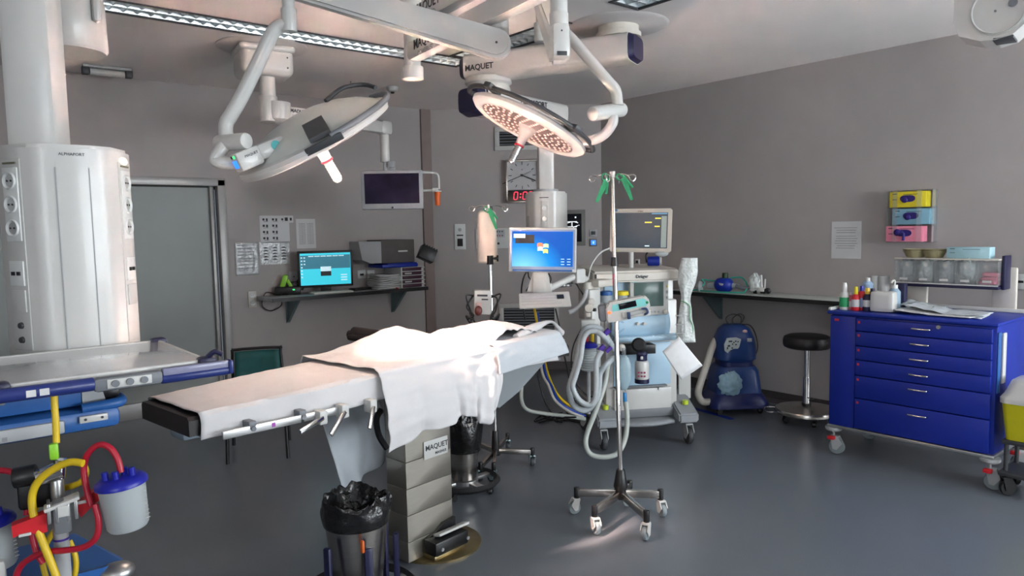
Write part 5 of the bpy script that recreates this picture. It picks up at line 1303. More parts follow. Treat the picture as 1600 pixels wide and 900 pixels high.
mb = MB(AM); mb.box((xu0 - .03, .33, (zu1 + zu0) / 2 + .03), (.06, .40, .30), .012); mb.build('side_module', CREAM, an)
# dark recess shelf with black tray
q0, q1 = A(966, 537, .05), A(1020, 552, .05); mb = MB(AM); mb.box(((q0.x + q1.x) / 2, .05, (q0.z + q1.z) / 2 - .0), (q1.x - q0.x, .12, (q0.z - q1.z) * .8), .004); mb.build('black_tray', BLACK, an)
# white side panel right of the cabinet
q0, q1 = A(1060, 555, .2), A(1079, 622, .2); mb = MB(AM); mb.box(((q0.x + q1.x) / 2, .20, (q0.z + q1.z) / 2), (q1.x - q0.x, .02, q0.z - q1.z), .008); mb.build('side_panel', OFFW, an)

# patient monitor on its stalk
MM = facecam(P(1000, 360, 5.25), tilt=-4, turn=-16) @ RZ(-1.0); k = 5.25 / F
rt = thing('patient_monitor', 'white patient monitor with grey screen standing on the anaesthesia machine', 'monitor', MM)
mb = MB(MM); bm = bmesh.new(); w, h = 101 * k, 69 * k
vs = [bm.verts.new(p) for p in ((-w / 2, -h / 2, 0), (w / 2, -h / 2, 0), (w / 2, h / 2, 0), (-w / 2, h / 2, 0), (-w * .36, -h * .42, -.13), (w * .36, -h * .42, -.13), (w * .36, h * .44, -.13), (-w * .36, h * .44, -.13))]
for f in ((0, 1, 2, 3), (7, 6, 5, 4), (0, 4, 5, 1), (1, 5, 6, 2), (2, 6, 7, 3), (3, 7, 4, 0)): bm.faces.new([vs[i] for i in f])
bmesh.ops.bevel(bm, geom=bm.edges[:], offset=.010, segments=2, affect='EDGES'); mb.addbm(bm); mb.build('housing', CREAM, rt)
mb = MB(MM); mb.box((-.0, .0, .002), (w * .86, h * .80, .004), .001); mb.build('screen', mat('monitor_slate', (58, 70, 80), .25, spec=.2, emis=.35), rt, smooth=False)
mb = MB(MM); mb.box((w * .375, -.01, .005), (w * .08, h * .7, .002)); mb.build('menu_column', mat('screen_grey_mint', (120, 134, 132), .3, emis=.5), rt)
for (x, y, a, m) in ((.28, .27, .09, 0), (.13, .18, .11, 0), (.27, .09, .08, 0), (.12, -.35, .07, 1)): MB(MM).box((x * w, y * h, .005), (a * w, .008, .001)).build('reading', [glow('screen_yellow', (220, 200, 70), .9), SCR_LT][m], rt)
MB(MM).box((.30 * w, .375 * h, .005), (.24 * w, .008, .001)).build('status_bar', glow('screen_bluegrey', (90, 140, 170), .6), rt)
MB(MM).box((-.40 * w, .46 * h, .003), (.03, .016, .006), .002).build('blue_marking', mat('marking_blue', (70, 120, 160), .4), rt)
MB(MM).text('Dräger', .014, T(0, h * .435, .0025)).build('lettering', LETTER, rt)
MB(MM).box((-.38 * w, -.47 * h, .003), (.04, .006, .003)).build('yellow_marking', mat('marking_yellow', (200, 190, 80), .4), rt)
q0 = P(986, 394, 5.28); q1 = P(986, 419, 5.28); mb = MB(); mb.cyl(V((q0.x, q0.y, q1.z - .03)), q0, .019, n=18); mb.build('stalk', OFFW, rt)
# things on the lid
def onlid(px, py): p = LZ(AM, px, py, zt1 + .005); return AM @ p
q = P(1021, 408, 5.32); MG = facecam(q)
rt = thing('blue_roll', 'small bright blue padded roll standing on the machine lid', 'roll', MG)
mb = MB(MG); mb.cyl((-.045, 0, 0), (.045, 0, 0), .036, n=22, bev=.01); mb.build('roll', CARTB, rt); mb = MB(MG); mb.cyl((.045, 0, 0), (.06, 0, 0), .032, n=20); mb.build('end', OFFW, rt)
mb = MB(MG); mb.tube([(-.05, -.01, 0), (-.055, .04, 0), (-.04, .07, 0)], .006, n=8); mb.build('strap', BLACK, rt)
mb = MB(facecam(P(1034, 396, 5.2))); mb.ball((0, 0, 0), .03, (1.6, .8, .6)); tag(mb.build('folded_tubing', FROST), 'small clear tubing bundle under the right corner of the patient monitor', 'tubing')
# jars in the bay
for px, m, lab in ((947, EQB, 'clear soda lime jar with bright blue lid in the machine bay'), (972, GBY, 'clear jar with yellow lid in the machine bay')):
    q = P(px, 472, 5.1); M = T(*q); rt = thing('absorber_jar', lab, 'jar', M)
    MB(M).lathe([(0, 0), (.036, 0), (.040, .01), (.040, .055), (0, .055)], n=26).build('jar', FROST, rt); MB(M).lathe([(0, .05), (.045, .05), (.047, .056), (.045, .075), (.03, .08), (0, .08)], n=26).build('lid', m, rt)
# valve block, ball, black mask left of the tray
q = P(998, 539, 5.0); rt = tag(MB(facecam(q)).lathe([(0, -.02), (.045, -.01), (.05, .015), (.035, .03), (0, .03)], (0, 0, 0), (0, .2, 1), n=24).build('face_mask', BRUB), 'black rubber face mask on the black tray of the machine', 'mask')
tag(MB(facecam(P(971, 543, 4.95))).ball((0, 0, 0), .027).build('valve_ball', CREAM), 'round cream valve knob left of the black mask', 'valve')
# vacuum bottle in holder
MV = Matrix.Translation(P(1003, 598, 4.98)) ; k = 4.98 / F
rt = thing('disinfectant_bottle', 'white labelled bottle with navy base and neck on the front of the machine', 'bottle', MV)
mb = MB(MV); mb.lathe([(0, 0), (.050, 0), (.050, .03), (0, .03)], n=26); mb.build('base', NAVY, rt)
mb = MB(MV); mb.lathe([(0, .03), (.047, .03), (.049, .05), (.049, .13), (.044, .15), (.03, .16), (0, .16)], n=26); mb.build('body', WHITE, rt)
mb = MB(MV); mb.lathe([(.0, .155), (.036, .155), (.036, .19), (.04, .2), (.034, .215), (0, .215)], n=24); mb.build('cap', NAVY, rt)
MF = facecam(V(MV.translation)); mb = MB(MF)
for i in range(2):
    for j in range(3): mb.box((-.022 + j * .02, .055 + i * .025, .049), (.014, .012, .002))
mb.build('label_print', [mat('label_red_blue', (150, 60, 90), .6)], rt)
MB(MF).box((.0, .18, .036), (.018, .02, .01), .002).build('white_tag', WHITE, rt)
# breathing bag
MBg = facecam(P(975, 581, 4.80)); k = 4.8 / F
rt = thing('breathing_bag', 'flat translucent breathing bag hanging down the front of the machine', 'breathing bag', MBg)
mb = MB(MBg); mb.lathe([(0, -.125), (.018, -.12), (.030, -.10), (.045, -.06), (.050, 0), (.046, .05), (.032, .09), (.016, .11), (0, .112)], (0, 0, 0), (0, 1, 0), n=24); 
for i, v in enumerate(mb.v): l = MBg.inverted() @ v; l.z *= .5; mb.v[i] = MBg @ l
mb.build('bag', mat('pale_blue_bag', (184, 210, 222), .3, trans=.3, alpha=.9), rt)
mb = MB(MBg); mb.cyl((0, .10, 0), (0, .16, .0), .014, n=14); mb.cyl((0, -.115, 0), (.004, -.15, 0), .012, n=14); mb.build('neck', CLEAR, rt)
mb = MB(MBg); mb.cyl((.004, -.14, 0), (.006, -.23, 0), .013, n=14, bev=.003); mb.build('blue_connector', mat('connector_blue', (50, 130, 190), .35), rt)
# hoses
def hose(name, pts, r, m, label, cat='hose', d=None, rings=0, k=8, group=None):
    P3 = [P(*p) if len(p) == 3 else P(p[0], p[1], d) for p in pts]
    for q in P3: q.z = max(q.z, r + .002)
    mb = MB(); mb.tube(P3, r, n=10, k=k, rings=rings)
    return tag(mb.build(name, m, ang=60), label, cat, group)
hose('breathing_hose', [(958, 545, 4.85), (949, 529), (937, 514), (922, 511), (911, 519), (905, 542), (898, 578), (890, 605), (894, 630), (909, 641), (925, 637), (933, 622), (936, 602), (938, 582), (951, 566), (958, 560, 4.9)], .021, HOSEG, 'fat pale corrugated breathing hose, outer loop left of the machine', d=4.72, rings=.12, k=10)
hose('breathing_hose', [(953, 540, 4.85), (945, 528), (932, 518), (919, 519), (911, 532), (907, 560), (899, 588), (895, 605), (905, 625), (921, 633), (930, 622), (932, 598), (932, 565), (940, 548)], .019, HOSEG, 'fat pale breathing hose, inner loop left of the machine', d=4.66, rings=.12, k=10)
hose('long_grey_hose', [(952, 560, 4.9), (949, 575, 4.8), (944, 604, 4.75), (930, 644, 4.7), (917, 678, 4.68), (916, 698, 4.66), (925, 711, 4.65), (947, 714, 4.65), (966, 707, 4.66), (977, 684, 4.7), (980, 655, 4.75), (978, 628, 4.78)], .017, mat('grey_hose', (176, 182, 176), .4), 'smooth grey hose drooping in a wide U to the floor behind the front stand')
mb = MB()
for (px, py, s) in ((948, 520, 1), (940, 545, 1), (951, 547, .8)): mb.cyl(P(px - 4, py + 3, 4.68), P(px + 4, py - 5, 4.68), .017 * s, n=12)
tag(mb.build('hose_fittings', VIOLET), 'violet plastic hose connectors where the breathing hoses join', 'connector')
# suction jar at the left side
MS = facecam(P(920, 578, 4.85)); k = 4.85 / F
rt = thing('suction_jar', 'ribbed clear suction jar with dark blue lid left of the machine', 'jar', Matrix.Translation(V(MS.translation)))
pr = [(0, 0), (.050, 0)]
for i in range(9): pr += [(.056, .008 + i * .016), (.050, .016 + i * .016)]
pr += [(.058, .155), (0, .155)]
MB(MS).lathe(pr, (0, 0, 0), (0, 1, 0), n=28).build('jar', FROST, rt)
MB(MS).lathe([(0, .155), (.060, .155), (.062, .165), (.05, .185), (.02, .195), (0, .195)], (0, 0, 0), (0, 1, 0), n=28).build('lid', CANB, rt)
MB(MS).cyl((-.012, .185, 0), (-.012, .255, 0), .012, n=12).build('red_fitting', RED, rt)
MB(MS).cyl((.025, .185, 0), (.025, .245, 0), .012, n=12).build('yellow_fitting', YEL, rt)
MB(MS).cyl((.0, -.0, 0), (-.005, -.30, 0), .013, n=12).build('holder_rod', LGREY, rt)
MB(MS).box((0, .30, -.02), (.10, .08, .07), .012).build('regulator_box', OFFW, rt)
MB(MS).box((.06, .15, -.07), (.16, .03, .03), .006).build('holder_bracket', ALU, rt)
mb = MB(MS); mb.box((0, .37, -.03), (.03, .03, .03), .006); mb.lathe([(0, .02), (.026, .018), (.03, 0), (0, 0)], (.005, .42, 0), (0, 0, 1), n=20); mb.build('gauge', CREAM, rt)

# side mast with the computer arm
mb = MB(); q0 = P(930, 452, 5.0); 
mast = thing('equipment_rail', 'pale vertical equipment rail with brackets at the left side of the anaesthesia machine', 'rail', q0)
mb = MB(); a = P(931, 437, 5.0); b = P(935, 575, 5.0); mb.box((a + b) / 2, (.035, .035, (a - b).length), .006); mb.build('rail', OFFW, mast)
mb = MB(); mb.box(P(938, 442, 4.98), (.16, .12, .05), .01); mb.cyl(P(918, 455, 4.95), P(918, 441, 4.95), .034, n=20, bev=.004); mb.box(P(925, 450, 4.97), (.1, .06, .05), .01); mb.build('bracket', CREAM, mast)
mb = MB(); mb.box(P(924, 470, 4.92), (.10, .07, .16), .012); mb.build('gas_module', OFFW, mast)
mb = MB(); mb.cyl(P(925, 472, 4.86), P(925, 472, 4.82), .026, n=20, bev=.004); mb.build('round_knob', WHITE, mast)
mb = MB(); mb.box(P(925, 494, 4.9), (.075, .075, .13), .008); mb.build('lower_box', WHITE, mast)
for dx in (-4, 4): MB().box(P(925 + dx, 484, 4.84), (.018, .02, .022), .002).build('port', BLACK, mast)
hose('gooseneck', [(916, 452), (914, 464), (908, 475), (898, 484), (889, 488)], .016, LGREY, 'short pale curved gooseneck ending beside the keyboard tray', 'tube', d=4.86)
hose('monitor_cable', [(952, 388, 5.2), (938, 395, 5.1), (925, 412, 5.05), (920, 430, 5.02), (919, 440, 5.0)], .006, OFFW, 'thin white cable from the patient monitor down to the rail', 'cable')

# computer monitor on the arm
CMn = facecam(P(847.5, 390.5, 4.6), tilt=0, turn=-4) @ RZ(-1.5); k = 4.6 / F
rt = thing('workstation_monitor', 'white workstation monitor with a bright blue desktop in the middle of the room', 'monitor', CMn)
w, h = 106 * k, 70 * k
MB(CMn).box((0, 0, -.02), (w, h, .04), .008).build('housing', WHITE, rt)
MB(CMn).box((0, .004, .001), (w - .02, h - .035, .003)).build('bezel', mat('bezel_grey_blue', (140, 158, 190), .4), rt)
MB(CMn).box((0, -h / 2 + .012, .001), (w - .05, .014, .004)).build('lower_strip', EQB, rt)
sm = bpy.data.materials.new('blue_desktop'); sm.use_nodes = True; nt = sm.node_tree; bs = nt.nodes['Principled BSDF']
tc = nt.nodes.new('ShaderNodeTexCoord'); mp = nt.nodes.new('ShaderNodeMapping'); gr = nt.nodes.new('ShaderNodeTexGradient'); gr.gradient_type = 'SPHERICAL'; cr = nt.nodes.new('ShaderNodeValToRGB')
mp.inputs['Location'].default_value = (.45, .55, 0); mp.inputs['Scale'].default_value = (3.6, 4.2, 1)
nt.links.new(tc.outputs['Object'], mp.inputs[0]); nt.links.new(mp.outputs[0], gr.inputs[0]); nt.links.new(gr.outputs[0], cr.inputs[0])
cr.color_ramp.elements[0].color = rgb(6, 92, 190); cr.color_ramp.elements[1].color = rgb(150, 235, 255); e_ = cr.color_ramp.elements.new(.35); e_.color = rgb(14, 148, 232)
bs.inputs['Base Color'].default_value = (.01, .02, .05, 1); bs.inputs['Roughness'].default_value = .7; bs.inputs['Specular IOR Level'].default_value = .05; nt.links.new(cr.outputs[0], bs.inputs['Emission Color']); bs.inputs['Emission Strength'].default_value = 1.0
MB(CMn).box((0, .006, .0035), (w - .045, h - .062, .002)).build('screen', sm, rt, smooth=False)
MB(CMn).box((-w * .26, h * .24, .0055), (w * .28, h * .19, .001)).build('dark_window', BLACK, rt)
MB(CMn).box((-w * .34, h * .31, .0065), (w * .17, h * .09, .001)).build('light_window', SCR_LT, rt)
def pane(x, y, a, b, c, rot=-4):
    mb = MB(CMn); n = 8; top = [(x - a / 2 + a * i / n, y + b / 2 + .004 * math.sin(PI * i / n), .006) for i in range(n + 1)]; bot = [(x + a / 2 - a * i / n, y - b / 2 + .004 * math.sin(PI * (1 - i / n)), .006) for i in range(n + 1)]
    mb.prism(top + bot, (0, 0, .001)); mb.build('logo_pane', c, rt, smooth=False)
lx, ly = w * .01, h * .03
pane(lx - .020, ly + .022, .034, .022, glow('logo_orange', (235, 120, 70), .9)); pane(lx + .018, ly + .016, .034, .024, glow('logo_green', (170, 225, 150), .9))
pane(lx - .018, ly - .004, .034, .024, glow('logo_pale', (205, 220, 250), .9)); pane(lx + .016, ly - .018, .030, .024, glow('logo_yellow', (235, 230, 100), .9))
for i in range(3):
    for j in range(2): MB(CMn).box((w * (.30 + j * .09), -h * (.20 + i * .06), .0055), (w * .05, .004, .001)).build('desktop_text', SCR_LT, rt)
mb = MB(CMn); mb.box((-.02, -h / 2 - .05, -.04), (.085, .17, .03), .006); mb.prism([(-.10, -h / 2 - .13, -.05), (.06, -h / 2 - .13, -.05), (.03, -h / 2 + .01, -.05), (-.06, -h / 2 + .01, -.05)], (0, 0, .012)); mb.build('stand_plate', OFFW, rt)
kt = P(851, 469, 4.45); MKt = facecam(kt) @ RX(-62) @ RZ(3); k = 4.45 / F
mb = MB(MKt); mb.box((0, .0, 0), (80 * k, .16, .014), .006); mb.build('keyboard_tray', WHITE, rt)
mb = MB(MKt)
for r_i in range(4): mb.box((-.02, -.05 + r_i * .03, .0075), (62 * k, .003, .001))
mb.build('key_rows', LGREY, rt)
MB(MKt).box((25 * k, .02, .008), (11 * k, .045, .003), .001).build('touch_pad', BLACK, rt)
mb = MB(); a = P(857, 451, 4.7); b = P(902, 430, 4.85); mb.tube([a, b], .022, n=14, smooth=False); mb.cyl(P(856, 458, 4.7), P(856, 443, 4.7), .026, n=16); mb.build('support_arm', OFFW, rt)
mb = MB(); mb.tube([P(902, 430, 4.85), P(915, 436, 4.93)], .022, n=14, smooth=False); mb.box(P(904, 431, 4.85), (.09, .06, .10), .015); mb.build('arm_joint', OFFW, rt)
mb = MB(); mb.box(P(880, 446, 4.8), (.14, .03, .022), .004); mb.build('port_strip', DGREY, rt)
for i in range(3): MB().box(P(875 + i * 6, 446, 4.77), (.016, .016, .010), .001).build('usb_port', WHITE, rt)
# cables behind it
CB = [([(840, 415, 5.7), (822, 426, 5.4), (815, 450), (817, 478), (821, 500)], .006, BLACK, 'black cable hanging straight down left of the keyboard tray', 5.2),
      ([(824, 418, 4.66), (826, 432), (830, 440), (822, 455), (835, 437)], .004, BLACK, 'short black cable looped under the blue-screen monitor', 4.75),
      ([(857, 427), (861, 436), (857, 447)], .005, BLACK, 'short black cable at the right of the monitor stand', 4.68),
      ([(868, 482), (874, 510), (876, 530), (884, 565), (893, 605), (905, 640), (925, 650)], .006, BLACK, 'black cable falling from the keyboard tray towards the machine base', 4.95),
      ([(888, 445), (898, 442), (906, 452), (912, 462)], .005, BLACK, 'black cable curving from the port strip to the rail', 4.9),
      ([(908, 515), (896, 540), (893, 570), (902, 600), (918, 618), (930, 620)], .005, BLACK, 'black cable arching behind the breathing hoses', 5.05),
      ([(838, 575), (846, 610), (856, 636), (870, 650), (900, 652, 4.9)], .006, BLACK, 'black cable running below the table head to the floor', 5.05)]
for pts, r, m, lab, d in CB: hose('black_cable', pts, r, m, lab, 'cable', d=d)
hose('air_hose', [(835, 483, 5.6), (840, 510, 5.5), (850, 560, 5.4), (858, 590, 5.3), (872, 618, 5.2), (893, 636, 5.15), (915, 645, 5.1)], .010, YEL, 'thin yellow gas hose running from the rear pendant to the machine')
hose('air_hose', [(840, 490, 5.6), (850, 575, 5.3), (862, 605, 5.2), (874, 628, 5.1), (895, 642, 5.1), (915, 650, 5.1)], .012, mat('hose_blue', (30, 66, 160), .4), 'thin blue gas hose below the yellow one')
hose('air_hose', [(838, 490, 5.6), (846, 575, 5.25), (857, 602, 5.15), (868, 626, 5.1), (890, 643, 5.05), (912, 652, 5.05)], .010, WHITE, 'white gas hose beside the blue one')
hose('vacuum_hose', [(823, 583, 4.9), (816, 600, 4.9), (815, 625, 4.9), (824, 640, 4.95), (850, 646, 5.0), (885, 650, 5.0), (915, 655, 5.0)], .013, mat('grey_hose', (176, 182, 176), .4), 'pale grey hose from the table head curving along the floor')
mb = MB(); mb.cyl(P(818, 580, 4.85), P(825, 577, 4.9), .03, n=18, bev=.006); mb.cyl(P(820, 590, 4.85), P(820, 570, 4.85), .012, n=10); tag(mb.build('hose_coupling', ALU), 'round metal hose coupling hanging under the table head', 'coupling')
for i in range(4):
    rr = random.Random(i); pts = [Zp(830 + rr.uniform(0, 90), 640 + rr.uniform(0, 24), .01) for _ in range(7)]
    mb = MB(); mb.tube([p.lerp(pts[0], .25) for p in pts], .006, n=6, k=8); tag(mb.build('floor_cable', BLACK), 'tangled thin black cable lying on the floor left of the machine', 'cable', 'tangled cables on the floor by the machine')

# clear apron roll, paper
MPx = facecam(P(1071, 465, 5.05)); k = 5.05 / F
def bagf(u, v):
    a = 2 * PI * u; y = (62 - v * 132) * k; w = (12 - 3.5 * math.exp(-((v - .45) / .12) ** 2) + 2.5 * math.sin(v * 8)) * k; x0 = (6 * (1 - v) ** 2 - 5 * v + 6 * v * v) * k
    return (x0 + w * math.cos(a) + .004 * nz(u * 12, v * 9), y, .03 * math.sin(a) + .01 * nz(u * 8, v * 6, 5))
mb = MB(MPx); mb.grid(bagf, 26, 34, cu=True)
tag(mb.build('plastic_sleeve', BAGCLR, solid=.001), 'long crinkled clear plastic sleeve with tubing hanging at the right side of the machine', 'plastic sleeve')
tag(MB(MPx).tube([(-.03, -.02, .03), (.0, -.03, .04), (.03, -.06, .03), (.03, -.14, .03), (.05, -.2, .02), (.05, -.28, .01)], .004, n=8).build('green_tube', mat('pale_green', (120, 180, 140), .4)), 'thin green tube inside the hanging plastic sleeve', 'tube')
MR = facecam(P(1060, 505, 5.02)); mb = MB(MR); 
for (p_, q_) in (((-.02, .06), (.04, .06)), ((.04, .06), (.04, -.06)), ((.04, -.06), (-.02, -.06)), ((-.02, 0), (.04, 0))): mb.tube([(p_[0], p_[1], .06), (q_[0], q_[1], .06)], .004, n=6, smooth=False)
tag(mb.build('wire_basket', ALU), 'small wire basket at the right side of the machine behind the sleeve', 'basket')
MP2 = facecam(P(1066, 558, 4.92)) ; k = 4.92 / F
cs = [(1061, 526), (1098, 571), (1064, 593), (1035, 549)]
c3 = [MP2.inverted() @ P(x, y, 4.92) for x, y in cs]
def pf(u, v):
    p = c3[0].lerp(c3[1], u).lerp(c3[3].lerp(c3[2], u), v); p.z += .010 * math.sin(v * PI) + .008 * math.sin(u * 3); return p
mb = MB(MP2); mb.grid(pf, 8, 14); tag(mb.build('paper_chart', mat('bright_paper', (226, 228, 230), .7), solid=.001), 'folded white paper hanging tilted at the lower right front of the machine', 'paper')
# ------------------------------------------------------------------ blue drawer cart
CM = frame((4.79, 1.865, 0), (0, -1, 0), z=(0, 0, 1))
def C(px, py, y=0): return L(CM, px, py, y)
ct = thing('drawer_cart', 'large blue hospital cart with six drawers and grey casters at the right', 'cart', CM)
x0, x1 = C(1296, 560).x, C(1554, 600).x; zt = 1.0; zb = (C(1297, 665).z + C(1550, 712).z) / 2; dp = .60
mb = MB(CM); mb.box(((x0 + x1) / 2, dp / 2 + .012, (zt + zb) / 2 - .01), (x1 - x0, dp - .02, zt - zb - .03), .006); mb.build('cabinet', CARTB, ct)
mb = MB(CM); mb.box(((x0 + x1) / 2, dp / 2, zb - .006), (x1 - x0 + .02, dp, .022), .006); mb.build('base_frame', ALU, ct)
mb = MB(CM); mb.box(((x0 + x1) / 2, dp / 2 - .005, zt - .012), (x1 - x0 + .03, dp + .03, .022), .008); mb.build('worktop', CARTB, ct)
mb = MB(CM); mb.box((x0 - .005, dp / 2, zt + .010), (.02, dp, .022), .006); mb.box(((x0 + x1) / 2, dp - .01, zt + .012), (x1 - x0, .02, .026), .006); mb.build('worktop_rim', OFFW, ct)
xp = C(1338, 560).x; xq = C(1549, 600).x
mb = MB(CM); mb.box(((x0 + xp) / 2, .002, (zt + zb) / 2 - .012), (xp - x0 - .012, .02, zt - zb - .04), .003); mb.build('side_column', CARTD, ct)
yl = [493, 517, 540, 562, 586, 622, 671]; zl = [C(1343, y).z for y in yl]; zl[0] = zt - .035; zl[-1] = zb + .012
hy = [(1440, 514), (1438, 538), (1437, 562), (1436, 586), (1435, 609), (1434, 649)]
for i in range(6):
    a, b = zl[i], zl[i + 1]
    dwr = MB(CM).box(((xp + xq) / 2, -.004, (a + b) / 2), (xq - xp, .026, a - b - .006), .004).build('drawer', CARTD, ct)
    hx = C(hy[i][0], hy[i][1], -.02); hw_ = .052
    MB(CM).tube([(hx.x - hw_, -.016, hx.z), (hx.x - hw_, -.034, hx.z), (hx.x - hw_ + .01, -.042, hx.z - .001), (hx.x + hw_ - .01, -.042, hx.z - .001), (hx.x + hw_, -.034, hx.z), (hx.x + hw_, -.016, hx.z)], .006, n=10, k=3).build('handle', CHROME, dwr)
    MB(CM).box((xp + .02, -.0175, a - .028), (.014, .002, .016)).build('red_mark', REDINK, dwr)
    if i == 0: lk = C(1467, 511, -.018); MB(CM).cyl(lk, lk + V((0, -.012, 0)), .012, n=16).build('lock', ALU, dwr)
MB(CM).box((x0 + .05, -.009, zt - .06), (.03, .002, .016)).build('red_mark', REDINK, ct)
# side face with white holder
q = lambda px, py: (lambda r: O0 + r * ((1.865 - x1 - .0) / r.y))(ray(px, py))
mb = MB(CM); mb.box((x1 + .008, .12, zt - .22), (.012, .055, .30), .004); mb.build('side_holder', OFFW, ct)
mb = MB(CM); mb.box((x1 + .004, .05, zt - .24), (.008, .05, .36), .003); mb.build('side_label', EQB, ct)
for (x, y) in ((x0 + .02, .04), (x1 - .02, .04), (x0 + .02, dp - .06), (x1 - .02, dp - .06)):
    q_ = CM @ V((x, y, 0)); cs_ = caster(ct, q_, .052, LGREY, mat('grey_tyre', (128, 138, 142), .5), deg=-80, th=.03, top=zb)
    MB(T(q_.x, q_.y, 0)).lathe([(0, 0), (.045, 0), (.055, .01), (.055, .028), (0, .028)], (0, 0, zb - .045), n=26).build('bumper_disc', LGREY, ct)
    MB(T(q_.x, q_.y, 0)).box((-.035, .0, .118), (.035, .045, .024), .004).build('red_brake', RED, ct)

# items on the cart top: helper on the plane z = 1.0 at depth y of the cart
def K(px, y): r = L(CM, px, 480, y); return CM @ V((r.x, y, zt + .0))
def bottle(px, y, prof, mats, lab, name='bottle', txt=None):
    p = K(px, y); M = T(*p); rt = thing(name, lab, 'bottle', M)
    for nm, pr, m in zip(('body', 'label_band', 'cap', 'nozzle'), prof, mats): MB(M).lathe(pr, n=22).build(nm, m, rt)
    return rt
GRN = mat('label_green', (30, 150, 90), .5); NAVB = mat('bottle_navy', (24, 26, 60), .4); PINKB = mat('bottle_pink', (190, 90, 110), .35)
k5 = 5.0 / F
bottle(1319, .10, ([(0, 0), (.028, 0), (.030, .01), (.030, .10), (.022, .12), (0, .12)], [(.031, .02), (.0315, .02), (.0315, .085), (.031, .085)], [(0, .115), (.017, .115), (.018, .16), (.013, .185), (0, .185)]), (WHITE, GRN, WHITE), 'white spray bottle with green label at the left end of the cart top')
bottle(1329, .13, ([(0, 0), (.026, 0), (.028, .01), (.028, .08), (.014, .1), (0, .1)], [(.0285, .02), (.029, .02), (.029, .06), (.0285, .06)], [(0, .095), (.012, .095), (.012, .115), (0, .115)]), (PINKB, WHITE, WHITE), 'small pink bottle just right of the green labelled bottle')
bottle(1337, .10, ([(0, 0), (.024, 0), (.026, .01), (.026, .09), (.016, .11), (0, .11)], [(.0265, .025), (.027, .025), (.027, .075), (.0265, .075)], [(0, .105), (.014, .105), (.013, .125), (.010, .16), (0, .16)]), (RED, PAPER, GBY), 'red bottle with a white label and yellow cap')
bottle(1346, .14, ([(0, 0), (.026, 0), (.028, .01), (.028, .11), (.016, .13), (0, .13)], [(.0285, .02), (.029, .02), (.029, .085), (.0285, .085)], [(0, .125), (.014, .125), (.012, .165), (0, .165)]), (RED, mat('label_blue_white', (150, 170, 215), .5), CANB), 'red bottle with a pale blue label and blue cap')
bottle(1355, .11, ([(0, 0), (.026, 0), (.028, .01), (.028, .09), (.016, .115), (0, .115)], [(.0285, .03), (.029, .03), (.029, .075), (.0285, .075)], [(0, .11), (.015, .11), (.013, .155), (0, .155)]), (NAVB, PAPER, mat('cap_mustard', (220, 180, 60), .4)), 'navy bottle with a yellow cap')
bottle(1363, .15, ([(0, 0), (.028, 0), (.030, .01), (.030, .10), (.016, .13), (0, .13)], [(.0305, .02), (.031, .02), (.031, .07), (.0305, .07)], [(0, .125), (.014, .125), (.013, .15), (0, .15)]), (NAVB, mat('label_grey', (150, 150, 165), .5), NAVY), 'navy bottle with a dark cap behind the paper packet')
bottle(1355, .36, ([(0, 0), (.034, 0), (.036, .01), (.036, .16), (.02, .18), (0, .18)], [(.0365, .03), (.037, .03), (.037, .12), (.0365, .12)], [(0, .175), (.018, .175), (.016, .205), (0, .205)]), (mat('bottle_pale_blue', (150, 176, 205), .4), WHITE, WHITE), 'pale blue bottle with white cap in the back row on the cart')
for i, px in enumerate((1366, 1380)):
    p = K(px, .50); M = T(*p); rt = thing('paper_cup_stack', ['left tall white cup roll behind the bottles', 'right tall white cup roll beside the pump dispenser'][i], 'cups', M)
    MB(M).lathe([(0, 0), (.036, 0), (.036, .205), (.032, .21), (.0, .21)], n=26).build('wrap', OFFW, rt); MB(M).lathe([(.032, .205), (.038, .205), (.038, .212), (.032, .212)], n=26).build('rim', WHITE, rt)
# paper packet
p = K(1380, .12); M = T(*p) @ RZ(-78)
mb = MB(M); mb.prism([(-.085, -.05, 0), (.075, -.05, 0), (.06, -.03, .148), (-.07, -.03, .152), (-.083, -.045, .12)], (0, .10, 0))
mb = MB(T(*p) @ RZ(-85)); mb.box((0, 0, .07), (.15, .09, .14), .018)
for i, v in enumerate(mb.v): v.x += .006 * nz(v.x * 20, v.y * 20, v.z * 20); v.y += .008 * nz(v.x * 18, v.z * 22, 3); mb.v[i] = v
tag(mb.build('paper_packet', WHITE, sub=1), 'soft white paper packet standing in front of the pump dispenser', 'packet')
p = K(1397, .22); M = T(*p); rt = thing('pump_dispenser', 'clear pump bottle with white pump head beside the packet', 'dispenser', M)
MB(M).lathe([(0, 0), (.036, 0), (.038, .01), (.038, .13), (.018, .155), (0, .155)], n=26).build('bottle', mat('gel_blue', (170, 195, 215), .2, trans=.3), rt)
mb = MB(M); mb.cyl((0, 0, .15), (0, 0, .175), .02, n=18); mb.cyl((0, 0, .17), (0, 0, .20), .006, n=10); mb.tube([(0, 0, .20), (-.015, 0, .205), (-.045, 0, .198), (-.05, 0, .19)], .007, n=8); mb.build('pump', WHITE, rt)
p = K(1407, .30); mb = MB(T(*p)); mb.box((0, 0, .09), (.05, .07, .18), .008); tag(mb.build('navy_box', NAVY), 'tall navy box between the pump dispenser and the supply rack', 'box')
